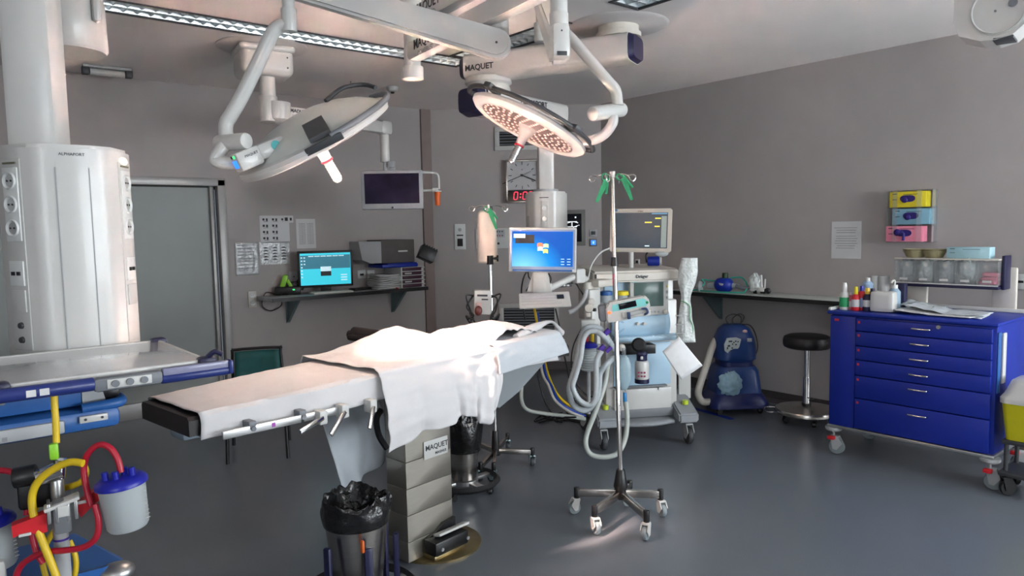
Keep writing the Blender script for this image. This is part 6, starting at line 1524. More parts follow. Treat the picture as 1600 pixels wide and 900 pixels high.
# drape and papers lying on the cart
def paperf(i, xa, xb_, ya, yb, lift):
    def fn(u, v):
        x = xa + (xb_ - xa) * u + .03 * (v - .5) * (1 if i % 2 else -1); y = ya + (yb - ya) * v
        return (x, y, zt + .004 + i * .006 + lift * max(0, .5 - u) * .05 + .010 * abs(nz(u * 4 + i, v * 4, i)) * lift)
    return fn
xs_ = lambda px, y: L(CM, px, 480, y).x
for i, (a, b, ya, yb, l, lab) in enumerate(((1370, 1530, .10, .36, 1, 'lowest flat white sheet lying across the cart top'), (1400, 1520, .06, .30, .6, 'second white sheet stacked slightly forward on the cart top'), (1410, 1535, .12, .38, 1.5, 'top crumpled white sheet of the pile on the cart'))):
    mb = MB(CM); mb.grid(paperf(i, xs_(a, ya), xs_(b, ya), ya, yb, l), 24, 12)
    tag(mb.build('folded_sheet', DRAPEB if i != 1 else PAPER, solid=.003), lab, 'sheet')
def crf(u, v): return (xs_(1395, .3) + u * .30, .24 + v * .2, zt + .022 + .055 * (1 - u) * math.sin(v * PI) + .03 * abs(nz(u * 5, v * 5, 9)))
mb = MB(CM); mb.grid(crf, 24, 16); tag(mb.build('crumpled_film', FROST, solid=.001), 'crumpled pale film heaped behind the sheets on the cart', 'film')

# supply rack at the back of the cart
RXp = 5.30
def RK(px, py, X=RXp): r = ray(px, py); return O0 + r * (X / r.x)
RM = frame((RXp, (RK(1405, 425).y + RK(1567, 425).y) / 2, RK(1480, 443).z), (0, -1, 0), z=(0, 0, 1))
w = RK(1405, 425).y - RK(1567, 425).y; h = (RK(1480, 405).z - RK(1480, 444).z)
rt = thing('supply_rack', 'rack of five clear bins on a blue rail above the cart', 'rack', RM)
mb = MB(RM); mb.box((0, .09, .006), (w, .02, .03), .004); mb.box((.01, -.0, -.012), (w - .02, .16, .02), .004); mb.box((w / 2 + .01, .03, h / 2), (.02, .12, h + .05), .005); mb.build('rail', NAVY, rt)
MB(RM).box((0, -.085, .002), (w, .008, .008), .002).build('front_edge', WHITE, rt)
MB(RM).box((0, -.03, h), (w, .11, .008), .002).build('top_edge', CREAM, rt)
for i in range(5):
    x = -w / 2 + (i + .5) * w / 5; bwid = w / 5 - .008
    mb = MB(RM); y0, y1 = -.08, .06
    mb.box((x, y0, h * .46), (bwid, .004, h * .86), .001); 
    for s in (-1, 1): mb.box((x + s * bwid / 2, (y0 + y1) / 2, h * .48), (.004, y1 - y0, h * .9), .001)
    mb.box((x, y1, h * .5), (bwid, .004, h * .95)); mb.box((x, (y0 + y1) / 2, .01), (bwid, y1 - y0, .004))
    mb.build('bin', [CLEAR], rt)
    MB(RM).box((x + .0, y0 - .004, h * .17), (.05, .003, .014)).build('bin_label', WHITE, rt)
for (px0, px1) in ((1408, 1442), (1541, 1583)):
    xa, xb_ = RM.inverted() @ RK(px0, 460), RM.inverted() @ RK(px1, 460); zz0 = zt - RM.translation.z + .001
    hh = (.0 if px0 < 1500 else h * .8); 
    mb = MB(RM); mb.box(((xa.x + xb_.x) / 2, .10, (zz0 + hh - .02) / 2), (xb_.x - xa.x - .01, .035, hh - .02 - zz0), .012); mb.build('upright', CREAM, rt)
fills = [(FROST, 0), (BAGCLR, 0), (FROST, 0), (BAGCLR, 1), (PINKF, 2)]
labs = ['crinkled clear bag filling the first bin from the left', 'crinkled clear bag filling the second bin', 'clear bag filling the middle bin', 'bright crinkled bag bulging over the fourth bin', 'pink and white packets in the rightmost bin']
for i in range(5):
    x = -w / 2 + (i + .5) * w / 5; m, kd = fills[i]
    mb = MB(RM)
    if kd < 2:
        bm = bmesh.new(); bmesh.ops.create_icosphere(bm, subdivisions=4, radius=1)
        for v in bm.verts:
            c = v.co.normalized(); f = 1 + .22 * noise.noise(c * 2.6 + V((i * 7, 0, 0))) + .10 * noise.noise(c * 7 + V((i, 3, 0)))
            v.co = V((x + c.x * w / 5 * .44 * f, -.01 + c.y * .055 * f, h * (.50 + (.1 if kd else 0)) + c.z * h * .50 * f))
        mb.addbm(bm)
    else:
        for j in range(3): mb.box((0, 0, 0), (w / 5 * .7, .09, h * .14), .006, M=T(x + (j - 1) * .006, -.01, h * (.12 + j * .15)) @ RZ(j * 5 - 4) @ RY(j * 2 - 2))
    tag(mb.build('supply_bag', m if kd < 2 else PINKF), labs[i], 'bag')
# tan bowls stacked and blue glove box on the rack top
rb = RM @ V((0, 0, h + .004))
for i, (px, n) in enumerate(((1428, 2), (1458, 2))):
    c = RK(px, 400); loc = V((RXp + .02, c.y, RM.translation.z + h + .005))
    for j in range(n):
        zz = loc.z + j * .012; mb = MB(T(loc.x, loc.y, zz)); R0 = .072
        mb.lathe([(.0, .0), (R0 * .72, 0), (R0, .040), (R0 + .006, .042), (R0 + .006, .045), (R0 - .003, .045), (R0 * .7, .006), (0, .006)], n=30)
        tag(mb.build('kidney_bowl', TANB), ['tan pulp bowl in the left stack on the supply rack', 'tan pulp bowl in the right stack on the supply rack'][i], 'bowl', ['left stack of tan bowls', 'right stack of tan bowls'][i])
def glovebox(M, w, h, d, m, lab, hole=True, name='glove_box'):
    rt = thing(name, lab, 'box', M)
    MB(M).box((0, d / 2, h / 2), (w, d, h), .003).build('carton', m, rt)
    mb = MB(M); mb.box((-w * .36, -.001, h * .86), (w * .12, .001, h * .05)); mb.box((-w * .36, -.001, h * .5), (w * .12, .001, h * .04)); mb.box((.02, -.001, h * .82), (w * .4, .001, h * .03)); mb.build('print', LETTER, rt)
    return rt
a, b = RK(1481, 400), RK(1551, 400); 
glovebox(frame((RXp - .04, (a.y + b.y) / 2, RM.translation.z + h + .005), (0, -1, 0), z=(0, 0, 1)) @ RZ(2), abs(a.y - b.y) * .95, .072, .12, mat('box_pale_blue', (160, 196, 206), .5), 'pale blue carton lying on the right of the supply rack', name='blue_carton')

# ------------------------------------------------------------------ glove boxes in a clear wall holder
GX = WR - .10
def G(px, py): r = ray(px, py); return O0 + r * (GX / r.x)
top, bot = G(1420, 297), G(1420, 378); lft, rgt = G(1385, 340), G(1456, 340)
HM = frame((GX, (lft.y + rgt.y) / 2, bot.z), (0, -1, 0), z=(0, 0, 1)); w = lft.y - rgt.y; h = top.z - bot.z
rt = thing('glove_box_holder', 'clear wall holder with three shelves for glove boxes on the right wall', 'holder', HM)
mb = MB(HM)
for i in range(4): mb.box((0, .05, i * h / 3 - .002), (w, .10, .004), .001)
for s in (-1, 1): mb.box((s * w / 2, .05, h / 2), (.004, .10, h), .001)
mb.box((0, .098, h / 2), (w, .004, h)); mb.build('case', CLEAR, rt)
mb = MB(HM)
for s in (-.62, .45): mb.box((s * w / 2, -.004, h / 2), (.035, .004, h), .001)
mb.build('front_strips', CLEAR, rt)
for i, (x0_, x1_, m, col, lab) in enumerate(((1384, 1442, GBP, 'pink', 'pink glove box with a violet glove pulled out, lowest in the wall holder'), (1394, 1452, GBB, 'blue', 'pale blue glove box in the middle of the wall holder'), (1389, 1446, GBY, 'yellow', 'yellow glove box at the top of the wall holder'))):
    xa = (HM.inverted() @ G(x0_, 340)).x; xb_ = (HM.inverted() @ G(x1_, 340)).x
    M = HM @ T((xa + xb_) / 2, .004, i * h / 3 + .002); g = glovebox(M, xb_ - xa, h / 3 - .012, .088, m, lab)
    n = 18; ww, hh = (xb_ - xa) * .21, h / 3 * .20
    pts = [(math.copysign(abs(math.cos(2 * PI * j / n)) ** .6, math.cos(2 * PI * j / n)) * ww, -.0015, h / 6 + math.sin(2 * PI * j / n) * hh) for j in range(n)]
    MB(M).prism(pts, (0, -.001, 0)).build('opening', GLOVE, g, smooth=False)
    mb = MB(M); mb.ball((-.02, -.006, h / 6 - .01 * (1 if i else .2)), .024, (1, .4, .9)); 
    if i == 0: mb.ball((-.045, -.008, h / 6 + .005), .026, (1, .4, 1)); mb.tube([(0, -.008, h / 6), (.002, -.012, h / 6 - .03), (.0, -.01, h / 6 - .055)], .010, n=8)
    tag(mb.build('glove', GLOVE), ['violet glove hanging out of the pink box', 'violet glove showing in the opening of the blue box', 'violet glove showing in the opening of the yellow box'][i], 'glove')

# ------------------------------------------------------------------ right wall shelf
SXT = .985; SX0 = 5.48; SYA, SYB = 4.28, 2.35
rt = thing('wall_shelf', 'long pale shelf with black edge along the right wall', 'shelf', (5.67, 3.3, SXT - .03))
MB().box(((SX0 + WR) / 2, (SYA + SYB) / 2, SXT - .016), (WR - SX0, SYA - SYB, .032), .003).build('worktop', mat('worktop_pale', (186, 192, 186), .3), rt)
MB().box((SX0 - .003, (SYA + SYB) / 2, SXT - .016), (.008, SYA - SYB + .004, .034)).build('edge_strip', BLACK, rt)
bracket(rt, WR, 3.92, SXT - .033, (-1, 0, 0), (0, 1, 0)); bracket(rt, WR, 2.7, SXT - .033, (-1, 0, 0), (0, 1, 0))
def S(px, py): return Zp(px, py, SXT)
_r = ray(1131, 440); c = V((5.64, _r.y / _r.x * 5.64, SXT)); MR_ = frame((c.x, c.y, SXT), (.2, -.98, 0), y=(0, 0, 1)); 
rt = thing('resuscitation_bag', 'blue resuscitation bag with white band and dark cap lying on the right shelf', 'resuscitator', MR_)
mb = MB(MR_); mb.lathe([(0, -.085), (.03, -.083), (.058, -.06), (.066, -.03), (.066, .03), (.058, .06), (.03, .083), (0, .085)], (0, .066, 0), (1, 0, 0), n=30); mb.build('bag', CARTB, rt)
mb = MB(MR_); mb.lathe([(.0655, -.0), (.068, 0), (.068, .018), (.0655, .018)], (0, .066, 0), (.18, 1, 0), n=30); mb.build('band', LGREY, rt)
mb = MB(MR_); mb.cyl((.012, .125, 0), (.012, .175, 0), .027, n=18, bev=.004); mb.build('reservoir_cap', mat('dark_green', (24, 52, 30), .5), rt)
MB(MR_).cyl((-.08, .06, 0), (-.15, .055, 0), .03, .022, n=16).build('valve', FROST, rt); MB(MR_).cyl((.08, .06, 0), (.14, .055, 0), .026, .02, n=16).build('valve', FROST, rt)
mb = MB(MR_); mb.lathe([(.0, 0), (.04, .004), (.055, .03), (.03, .05), (0, .05)], (-.19, .045, .02), (-1, 0, .2), n=20); mb.build('mask', FROST, rt)
MB(MR_).tube([(.12, .06, .02), (.19, .045, .03), (.23, .05, .02), (.26, .06, 0)], .018, n=10).build('dark_valve', MGREY, rt)
TUBEG = mat('tube_green', (50, 170, 150), .35)
mb = MB(MR_); mb.tube([(-.33, .008, .05), (-.22, .02, .05), (-.17, .08, .03), (-.20, .11, .02), (-.12, .10, .0), (-.07, .10, .0)], .006, n=8); tag(mb.build('oxygen_tube', TUBEG), 'green tube coiled left of the blue resuscitation bag', 'tube')
mb = MB(MR_); mb.tube([(.06, .13, .0), (.15, .135, -.02), (.20, .10, .0), (.225, .05, .03), (.21, .01, .05)], .007, n=8); tag(mb.build('oxygen_tube', TUBEG), 'green tube arching right of the blue resuscitation bag', 'tube')
mb = MB(MR_); mb.tube([(-.20, .010, .06), (-.05, .008, .09), (.1, .008, .09), (.22, .009, .07)], .006, n=8); tag(mb.build('oxygen_tube', TUBEG), 'green tube lying along the shelf in front of the resuscitation bag', 'tube')
_r = ray(1183, 440); c = V((5.66, _r.y / _r.x * 5.66, SXT)); MQ = frame((c.x + .02, c.y, SXT), (.2, -.98, 0), y=(0, 0, 1))
rt = thing('laryngoscope_set', 'clear bag with black and white instruments standing on the right shelf', 'instruments', MQ)
mb = MB(MQ); mb.cyl((-.04, .02, 0), (-.01, .02, 0), .02, n=14); mb.box((.045, .025, .0), (.05, .045, .04), .012); mb.lathe([(0, 0), (.022, 0), (.026, .02), (0, .03)], (.085, .03, 0), (.3, 0, 1), n=16); mb.build('handles', BLACK, rt)
mb = MB(MQ); mb.box((.03, .04, .02), (.06, .035, .03), .006); mb.cyl((.03, .05, .0), (.022, .165, 0), .012, n=12); mb.cyl((.055, .05, .0), (.058, .13, 0), .008, n=12); mb.build('blades', WHITE, rt)
bm = bmesh.new(); bmesh.ops.create_icosphere(bm, subdivisions=4, radius=1)
for v in bm.verts:
    c_ = v.co.normalized(); f = 1 + .25 * noise.noise(c_ * 3 + V((4, 0, 0))); v.co = V((-.03 + c_.x * .055 * f, .09 + c_.y * .085 * f, c_.z * .03 * f))
tag(MB(MQ).addbm(bm).build('clear_pouch', BAGCLR), 'crinkled clear pouch left of the white instruments on the shelf', 'pouch')

# ------------------------------------------------------------------ stool
SM = T(5.47, 2.86, 0)
rt = thing('stool', 'round black stool on a chrome post and steel disc base beside the cart', 'stool', SM)
zs0 = .60
MB(SM).lathe([(0, 0), (.16, 0), (.178, .01), (.185, .03), (.185, .065), (.176, .088), (.15, .10), (.08, .106), (0, .108)], (0, 0, zs0), n=48).build('seat', VINYL, rt)
mb = MB(SM); mb.cyl((0, 0, .36), (0, 0, zs0), .022, n=20); mb.build('upper_post', CHROME, rt)
mb = MB(SM); mb.cyl((0, 0, .13), (0, 0, .36), .030, .028, n=20); mb.build('lower_post', CHROME, rt)
MB(SM).lathe([(0, .13), (.05, .13), (.07, .118), (.21, .112), (.235, .106), (.24, .095), (.24, .075), (.232, .07), (0, .07)], n=56).build('base_disc', STEEL, rt)
MB(SM).lathe([(0, .13), (.036, .13), (.036, .15), (0, .15)], n=20).build('base_collar', BLACK, rt)
MB(SM).box((-.03, -.06, .19), (.07, .02, .008), .003).build('lever', BLACK, rt)
Ms = SM @ RZ(180 + 55)
MB(SM).tube([V((math.cos(a) * r, math.sin(a) * r, z)) for a, r, z in ((R_(105), .22, .085), (R_(108), .30, .082), (R_(118), .32, .082), (R_(132), .32, .08), (R_(142), .30, .082), (R_(145), .22, .085))], .006, n=8).build('foot_loop', CHROME, rt)
for i in range(5):
    a = R_(72 * i + 10); caster(rt, SM @ V((.18 * math.cos(a), .18 * math.sin(a), 0)), .024, BLACK, BLACK, deg=i * 70, th=.03, top=.072)

# ------------------------------------------------------------------ warming unit
WM_ = frame((5.36, 3.46, 0), (.80, -.60, 0), z=(0, 0, 1))
rt = thing('warming_unit', 'blue rounded warming unit on a wheeled base under the right shelf', 'warming unit', WM_)
def rrect(w, d, r, z, n=5):
    o = []
    for (sx, sy, a0) in ((1, 1, 0), (-1, 1, 90), (-1, -1, 180), (1, -1, 270)):
        for i in range(n + 1): a = R_(a0 + 90 * i / n); o.append((sx * (w / 2 - r) + r * math.cos(a), sy * (d / 2 - r) + r * math.sin(a), z))
    return o
def stack(M, rows, name, m, par, ang=38):
    vs = []; fs = []
    for r_ in rows: vs += rrect(*r_)
    n = 24
    for j in range(len(rows) - 1):
        for i in range(n): fs.append([j * n + i, j * n + (i + 1) % n, (j + 1) * n + (i + 1) % n, (j + 1) * n + i])
    fs += [list(range(n))[::-1], [(len(rows) - 1) * n + i for i in range(n)]]
    return MB(M).add(vs, fs).build(name, m, par, ang=ang)
stack(WM_, [(.50, .42, .08, .06), (.50, .42, .08, .10), (.42, .36, .08, .17), (.38, .32, .07, .19)], 'base', mat('warmer_navy', (24, 34, 92), .35), rt)
stack(WM_, [(.40, .34, .06, .17), (.36, .31, .07, .36), (.32, .28, .08, .40)], 'lower_body', WARMB, rt)
stack(WM_, [(.28, .26, .08, .39), (.28, .26, .08, .46)], 'waist', mat('warmer_navy', (24, 34, 92), .35), rt)
stack(WM_, [(.26, .25, .08, .43), (.33, .30, .09, .46), (.34, .31, .11, .55), (.32, .29, .12, .64), (.26, .24, .11, .71), (.17, .16, .07, .745), (.05, .05, .02, .75)], 'upper_body', WARMB, rt)
mb = MB(WM_ @ T(-.07, -.150, .60) @ RX(12)); mb.prism([(-.06, 0, -.055), (-.02, 0, -.085), (.03, 0, -.075), (.06, 0, -.02), (.07, 0, .045), (.03, 0, .06), (-.05, 0, .055), (-.068, 0, .0)], (0, -.012, 0)); mb.mi = 1
for (x, z, a, b) in ((-.02, .03, .03, .012), (-.03, -.01, .02, .014), (.0, -.03, .012, .012), (.025, .03, .012, .01), (.03, 0, .012, .01), (.0, .005, .01, .01), (-.01, -.055, .012, .01), (.045, .025, .01, .01), (.01, .02, .01, .01), (-.04, -.03, .01, .02)): mb.box((x, -.013, z), (a, .003, b))
mb.build('control_panel', [mat('panel_pale', (206, 214, 214), .4), DGREY], rt, smooth=False)
MB(WM_).box((.08, -.148, .63), (.04, .006, .03), .002).build('logo_sticker', LGREY, rt); MB(WM_).ball((.05, -.12, .70), .022, (1, .6, .7)).build('pink_knob', mat('pale_pink', (206, 170, 170), .4), rt)
bm = bmesh.new(); bmesh.ops.create_icosphere(bm, subdivisions=4, radius=1)
for v in bm.verts:
    c_ = v.co.normalized(); f = 1 + .3 * noise.noise(c_ * 3 + V((14, 0, 0))) + .1 * noise.noise(c_ * 9); v.co = V((-.09 + c_.x * .095 * f, -.175 + c_.y * .035 * f, .27 + c_.z * .10 * f))
tag(MB(WM_).addbm(bm).build('crumpled_cloth', mat('pale_blue_film', (150, 184, 200), .4, bump=.8, bscale=30, var=.15)), 'crumpled pale blue plastic tucked in front of the warming unit', 'plastic')
for sx in (-1, 1):
    for sy in (-1, 1): caster(rt, WM_ @ V((sx * .18, sy * .14, 0)), .026, BLACK, BLACK, deg=sx * 40, th=.03, top=.07)
for i, dz in ((0, 0), (1, .0)):
    mb = MB(WM_); mb.tube([(-.05 + i * .03, -.04, .745), (-.08 + i * .06, -.03, .80), (-.02 + i * .06, -.02, .835), (.05 + i * .03, -.03, .81), (.04, -.04, .745)], .005, n=8); tag(mb.build('coiled_cable', BLACK), 'black cable coiled on top of the warming unit', 'cable', 'cables on top of the warming unit')
mb = MB(WM_); mb.tube([(.05, -.05, .75), (.12, -.06, .74), (.17, -.05, .66), (.185, -.06, .55), (.16, -.05, .46)], .005, n=8); tag(mb.build('power_lead', BLACK), 'black lead running down the right side of the warming unit', 'cable')
mb = MB(); mb.tube([P(1130, 530, 6.25), P(1120, 530, 6.2), P(1112, 545, 6.1), P(1104, 570, 6.05), P(1095, 597, 6.0), P(1091, 615, 6.0), P(1097, 627, 6.02), P(1108, 628, 6.1)], .030, n=14, k=12, rings=.05); tag(mb.build('air_hose', CREAM, ang=70), 'fat cream air hose looping down the left of the warming unit', 'hose')
a, b = Zp(1078, 636, .001), Zp(1144, 655, .001); M = frame((a + b) / 2, b - a, z=(0, 0, 1)); tag(MB(M).box((0, 0, .001), ((b - a).length, .05, .002)).build('floor_tape', CARTB, smooth=False), 'blue tape strip on the floor in front of the warming unit', 'tape')

# ------------------------------------------------------------------ sharps container on stand at the right edge
_p = P(1622, 640, 4.12); XM = frame((_p.x, _p.y, 0), (0, -1, 0), z=(0, 0, 1))
rt = thing('sharps_container', 'yellow sharps container with white lid at the right edge', 'sharps bin', XM)
stack(XM, [(.26, .22, .03, .33), (.30, .26, .03, .55)], 'tub', YELB, rt)
stack(XM, [(.32, .28, .04, .545), (.32, .28, .04, .575), (.29, .25, .05, .60), (.24, .20, .06, .67), (.20, .16, .05, .685)], 'lid', WHITE, rt)
MB(XM).box((.03, -.02, .688), (.09, .06, .01), .003).build('flap', LGREY, rt)
rt = thing('waste_trolley', 'dark wheeled trolley under the yellow sharps container', 'trolley', XM)
MB(XM).box((0, 0, .315), (.28, .24, .025), .005).build('platform', DGREY, rt); MB(XM).box((0, 0, .13), (.30, .28, .03), .01).build('platform', DGREY, rt)
for sx in (-1, 1):
    for sy in (-1, 1): MB(XM).cyl((sx * .12, sy * .10, .14), (sx * .12, sy * .10, .31), .012, n=10).build('post', DGREY, rt); caster(rt, XM @ V((sx * .12, sy * .11, 0)), .045, BLACK, BLACK, deg=sy * 50, th=.03, top=.13)

# ------------------------------------------------------------------ waste bins
def bin_(c, R0, H, lab, z0=.09, carrier=True, ringR=.22, seed=1, drop=.30):
    M = T(c.x, c.y, 0); rt = thing('waste_bin', lab, 'bin', M @ T(0, 0, z0))
    MB(M).lathe([(0, z0), (R0 * .72, z0), (R0 * .74, z0 + .01), (R0, z0 + H), (R0 + .006, z0 + H + .004), (R0 - .004, z0 + H + .002), (R0 * .72, z0 + .016), (0, z0 + .014)], n=44).build('bucket', STEEL, rt)
    def bf(u, v):
        a = 2 * PI * u; n_ = nz(math.cos(a) * 2.2 + seed, math.sin(a) * 2.2, v * 3 + seed); n2 = nz(math.cos(a) * 7, math.sin(a) * 7 + seed, v * 9)
        if v < .5:
            q = v / .5; r = R0 * (.50 + .38 * q) + .02 * n_ ; z = z0 + H * .35 + (H * .75) * q
        else:
            q = (v - .5) / .5; r = R0 * (.97 + .10 * math.sin(q * PI)) + .008 * n_ + .004 * q; z = z0 + H * 1.10 - H * (drop + .0) * q; r -= R0 * .10 * max(0, q - .3) * (drop / .3 - 1)
            if q > .96: r = R0 * .995
        top = math.exp(-((v - .5) / .18) ** 2)
        r += .010 * n2 * top + .03 * n_ * top; z += (.05 * nz(math.cos(a) * 1.5, math.sin(a) * 1.5, seed) + .02 * n2) * top
        return (r * math.cos(a), r * math.sin(a), z)
    tag(MB(M).grid(bf, 90, 44, cu=True).build('bin_liner', BINBAG, rt, solid=.0015), 'x', 'x')
    l = [q for q in COL.objects if q.parent == rt and q.name.startswith('bin_liner')][0]; del l['label']; del l['category']; l['label'] = 'crumpled black bin liner'
    if carrier:
        ct = thing('bin_trolley', ('black ringed trolley carrying the ' + ('front' if seed == 1 else 'rear') + ' waste bin'), 'trolley', M)
        MB(M).lathe([(ringR, .055), (ringR + .02, .075), (ringR, .095), (ringR - .02, .075), (ringR, .055)], n=48).build('bumper_ring', BRUB, ct)
        mb = MB(M); mb.box((0, 0, .070), (ringR * 1.96, .05, .02), .004); mb.box((0, 0, .070), (.05, ringR * 1.96, .02), .004); mb.lathe([(0, .06), (R0 * .8, .06), (R0 * .8, .085), (0, .085)], n=30); mb.build('base_cross', ALU, ct)
        for i in range(4):
            a = R_(90 * i + 35); caster(ct, M @ V((math.cos(a) * ringR * .8, math.sin(a) * ringR * .8, 0)), .020, BLACK, BLACK, deg=i * 80, th=.022, top=.06)
    return M, rt
FB = P(556, 800, 3.02); FB.z = 0
Mf, _ = bin_(FB, .135, .37, 'tapered steel waste bin with black liner in the foreground left of the table column', seed=1, ringR=.24)
bt = [o for o in COL.objects if o.name.startswith('bin_trolley')][0]
for i in range(5):
    a = R_(-170 + i * 60 + 8); c = V((math.cos(a) * .165, math.sin(a) * .165, 0))
    mb = MB(Mf); mb.box((0, 0, .20), (.022, .035, .27), .008, M=T(c.x, c.y, 0) @ RZ(math.degrees(a))); mb.build('upright', NAVY, bt)
a = R_(-110); MB(Mf).box((math.cos(a) * .165, math.sin(a) * .165, .345), (.012, .02, .05), .004).build('orange_tip', ORANGE, bt)
RB = Zp(734, 785, 0)
RBm, _ = bin_(V((RB.x + .08, RB.y + .16, 0)), .105, .36, 'steel waste bin with black liner half hidden behind the table column', seed=3, ringR=.20, drop=.62)

# ------------------------------------------------------------------ suction trolley at the bottom left
QD = 2.0
def Q(px, py, d=QD): return P(px, py, d)
b0 = Q(97, 860); UM = facecam(b0); k = QD / F
st = thing('suction_trolley', 'suction trolley with grey post, red bracket arms and blue base at the bottom left', 'suction trolley', T(b0.x, b0.y, 0))
mb = MB(); mb.cyl((b0.x, b0.y, .15), (b0.x, b0.y, cz(95, 790, QD)), .019, n=22); mb.build('post', LGREY, st)
mb = MB(); mb.cyl((b0.x, b0.y, cz(95, 790, QD)), (b0.x, b0.y, cz(95, 745, QD)), .017, n=20, bev=.003); mb.build('post_top', ALU, st)
MB().lathe([(.0195, 0), (.0200, 0), (.0200, .006), (.0195, .006)], (b0.x, b0.y, cz(100, 842, QD)), n=22).build('violet_band', VIOLET, st)
MU = facecam(Q(98, 790, QD - .02))
def u(px, py, z=0): p = MU.inverted() @ P(px, py, QD - .02); return V((p.x, p.y, z))
mb = MB(MU); pts = [u(118, 788), u(157, 764), u(163, 766), (u(165, 780)), u(148, 790), u(126, 808)]; mb.prism(pts, (0, 0, .035)); mb.build('bracket_arm', RED, st, smooth=False)
mb = MB(MU); pts = [u(20, 802), u(72, 791), u(74, 820), u(60, 822), u(45, 815), u(22, 820)]; mb.prism(pts, (0, 0, .035)); mb.build('bracket_arm', RED, st, smooth=False)
MB(MU).box(u(130, 783) + V((0, 0, .037)), (.028, .009, .004), .002, M=None).build('white_label', WHITE, st)
MB(MU).box(u(40, 818) + V((0, 0, .037)), (.028, .008, .006), .002).build('white_label', WHITE, st)
for s in (-1, 1):
    mb = MB(MU); x0_ = u(98 + s * 21, 800).x
    mb.box((x0_, .0, .03), (.008, .055, .05), .002); mb.box((x0_ - s * .018, -.004, .03), (.007, .05, .05), .002); mb.build('clamp_cheek', ALU, st)
mb = MB(MU); mb.box(u(97, 800) + V((0, 0, .03)), (.042, .09, .045), .008); mb.build('clamp_body', MGREY, st)
mb = MB(MU); mb.box((0, 0, 0), (.085, .010, .05), .003, M=T(*(u(96, 778) + V((0, 0, .035)))) @ RZ(14)); mb.box(u(98, 788) + V((0, 0, .06)), (.026, .03, .006), .002); mb.build('clamp_handle', WHITE, st)
# regulator: steel T, black handle
mb = MB(MU); mb.cyl(u(58, 742, .0), u(95, 732, .0), .022, .026, n=18); mb.cyl(u(93, 745), u(94, 716), .016, n=16); mb.cyl(u(57, 752), u(57, 728), .014, n=14); mb.build('regulator', CHROME, st)
mb = MB(MU); mb.cyl(u(22, 738, -.02), u(58, 735, -.01), .028, n=18, bev=.004); mb.build('black_grip', BLACK, st)
mb = MB(MU); mb.box(u(58, 765, -.05), (.09, .10, .05), .012); mb.build('black_body', BLACK, st)
mb = MB(MU); mb.box(u(84, 702), (.023, .045, .022), .006); mb.build('lime_coupling', LIME, st)
# blue base and covers
BMx = frame((b0.x, b0.y, 0), (1, 0, 0), z=(0, 0, 1))
zc_ = cz(130, 850, 2.25)
mb = MB(BMx); mb.prism([(-.20, .05, zc_), (.10, .02, zc_), (.155, .06, zc_ - .01), (.165, .10, zc_ - .02), (.08, .36, zc_ + .0), (-.20, .36, zc_)], (0, 0, -.045)); mb.build('upper_cover', EQB, st, smooth=False)
mb = MB(BMx); mb.box((-.02, .20, .32), (.20, .22, .5), .03); mb.build('body', WARMB, st)
mb = MB(BMx); mb.box((0, .12, .11), (.46, .42, .05), .03); mb.build('foot', BLACK, st)
mb = MB(BMx); mb.box((-.15, .10, .42), (.05, .12, .62), .012); mb.build('white_column', OFFW, st)
for sx in (-1, 1):
    for sy in (-.05, .3): caster(st, BMx @ V((sx * .19, sy, 0)), .035, BLACK, BLACK, deg=sx * 60, th=.03, top=.09)
mb = MB(); mb.ball(P(183, 893, 2.12), .045, (1.1, 1, .6)); mb.build('silver_cap', ALU, st)
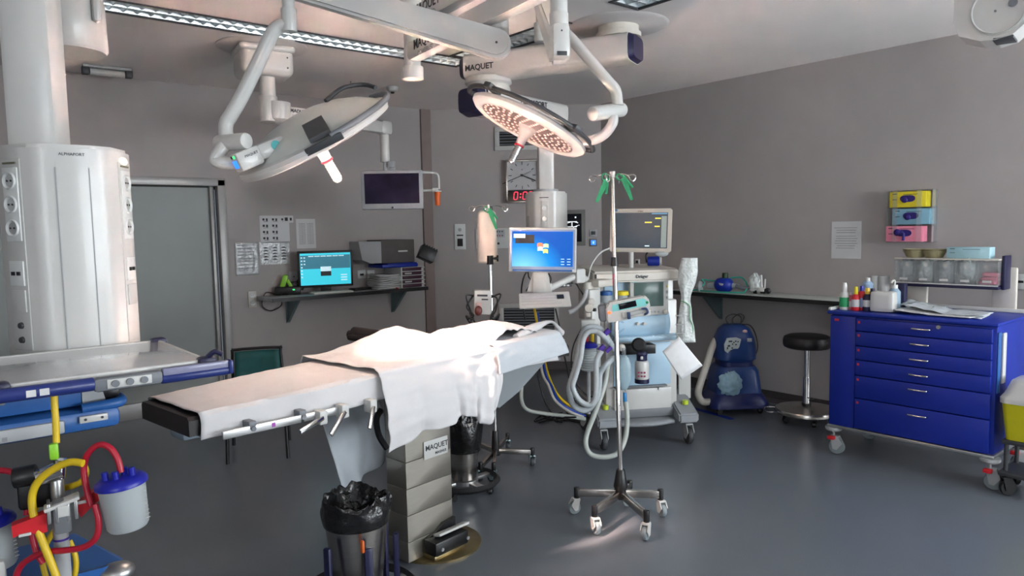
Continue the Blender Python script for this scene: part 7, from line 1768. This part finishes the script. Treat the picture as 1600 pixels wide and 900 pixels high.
# canisters with blue lids
def canister(px, py, lab, d=QD):
    p = P(px, py, d); M = facecam(p) @ RZ(5); rt = thing('suction_canister', lab, 'canister', M); kk = d / F
    MB(M).lathe([(0, 0), (.048, 0), (.053, .008), (.060, .130), (.057, .130), (.050, .012), (0, .006)], (0, 0, 0), (0, 1, 0), n=40).build('jar', FROST, rt)
    MB(M).lathe([(0, .150), (.050, .148), (.062, .140), (.067, .132), (.067, .124), (.060, .124), (.058, .134), (0, .134)], (0, 0, 0), (0, 1, 0), n=40).build('lid', CANB, rt)
    for (x, z) in ((-.035, .01), (-.01, .025), (.012, .0), (.03, .02)): MB(M).cyl((x, .145, z), (x, .170, z), .0085, n=12).build('lid_port', CANB, rt)
    mb = MB(M)
    for i in range(9): mb.box((.043, .022 + i * .011, .036), (.014, .0018, .002), M=RY(12))
    mb.build('scale_marks', WHITE, rt)
    return M
canister(201, 823, 'clear suction canister with blue lid held right of the red bracket')
canister(-6, 885, 'suction canister with blue lid cut off by the left edge')
hose('suction_hose', [(142, 790), (134, 757), (131, 730), (138, 708), (155, 695), (172, 700), (184, 718), (189, 738)], .0085, REDH, 'red hose arching up to the lid of the right canister', d=1.97)
hose('suction_hose', [(-14, 738), (5, 735), (25, 742), (38, 765), (42, 790), (42, 804)], .0085, REDH, 'red hose arching in from the left edge to the left bracket', d=1.97)
hose('suction_hose', [(148, 788), (154, 815), (150, 840), (130, 855), (100, 860), (70, 863), (45, 874), (30, 888), (22, 912)], .0085, REDH, 'red hose swinging below the red bracket to the bottom edge', d=1.95)
hose('suction_hose', [(49, 820), (51, 840), (58, 865), (68, 880)], .0085, REDH, 'short red hose hanging behind the yellow one', d=1.99)
hose('pressure_hose', [(130, 724), (110, 722), (85, 732), (60, 752), (50, 778), (55, 815), (68, 850), (80, 880), (92, 912)], .010, YEL, 'thick yellow hose looping down the front of the suction trolley', d=1.93)
hose('pressure_hose', [(130, 724), (134, 738), (128, 752), (110, 760), (80, 768), (62, 782), (55, 795)], .009, YEL, 'yellow hose coil behind the post of the suction trolley', d=2.03)
hose('pressure_hose', [(84, 606), (85, 630), (87, 660), (88, 692)], .009, YEL, 'straight yellow hose hanging from the tray to the lime coupling', d=1.98)
hose('pressure_hose', [(86, 828), (72, 850), (66, 875), (74, 910)], .008, YEL, 'thin yellow hose beside the grey post at the bottom edge', d=2.05)
hose('pressure_hose', [(108, 845), (117, 868), (118, 890), (112, 912)], .008, YEL, 'yellow hose emerging right of the grey post at the bottom edge', d=2.04)
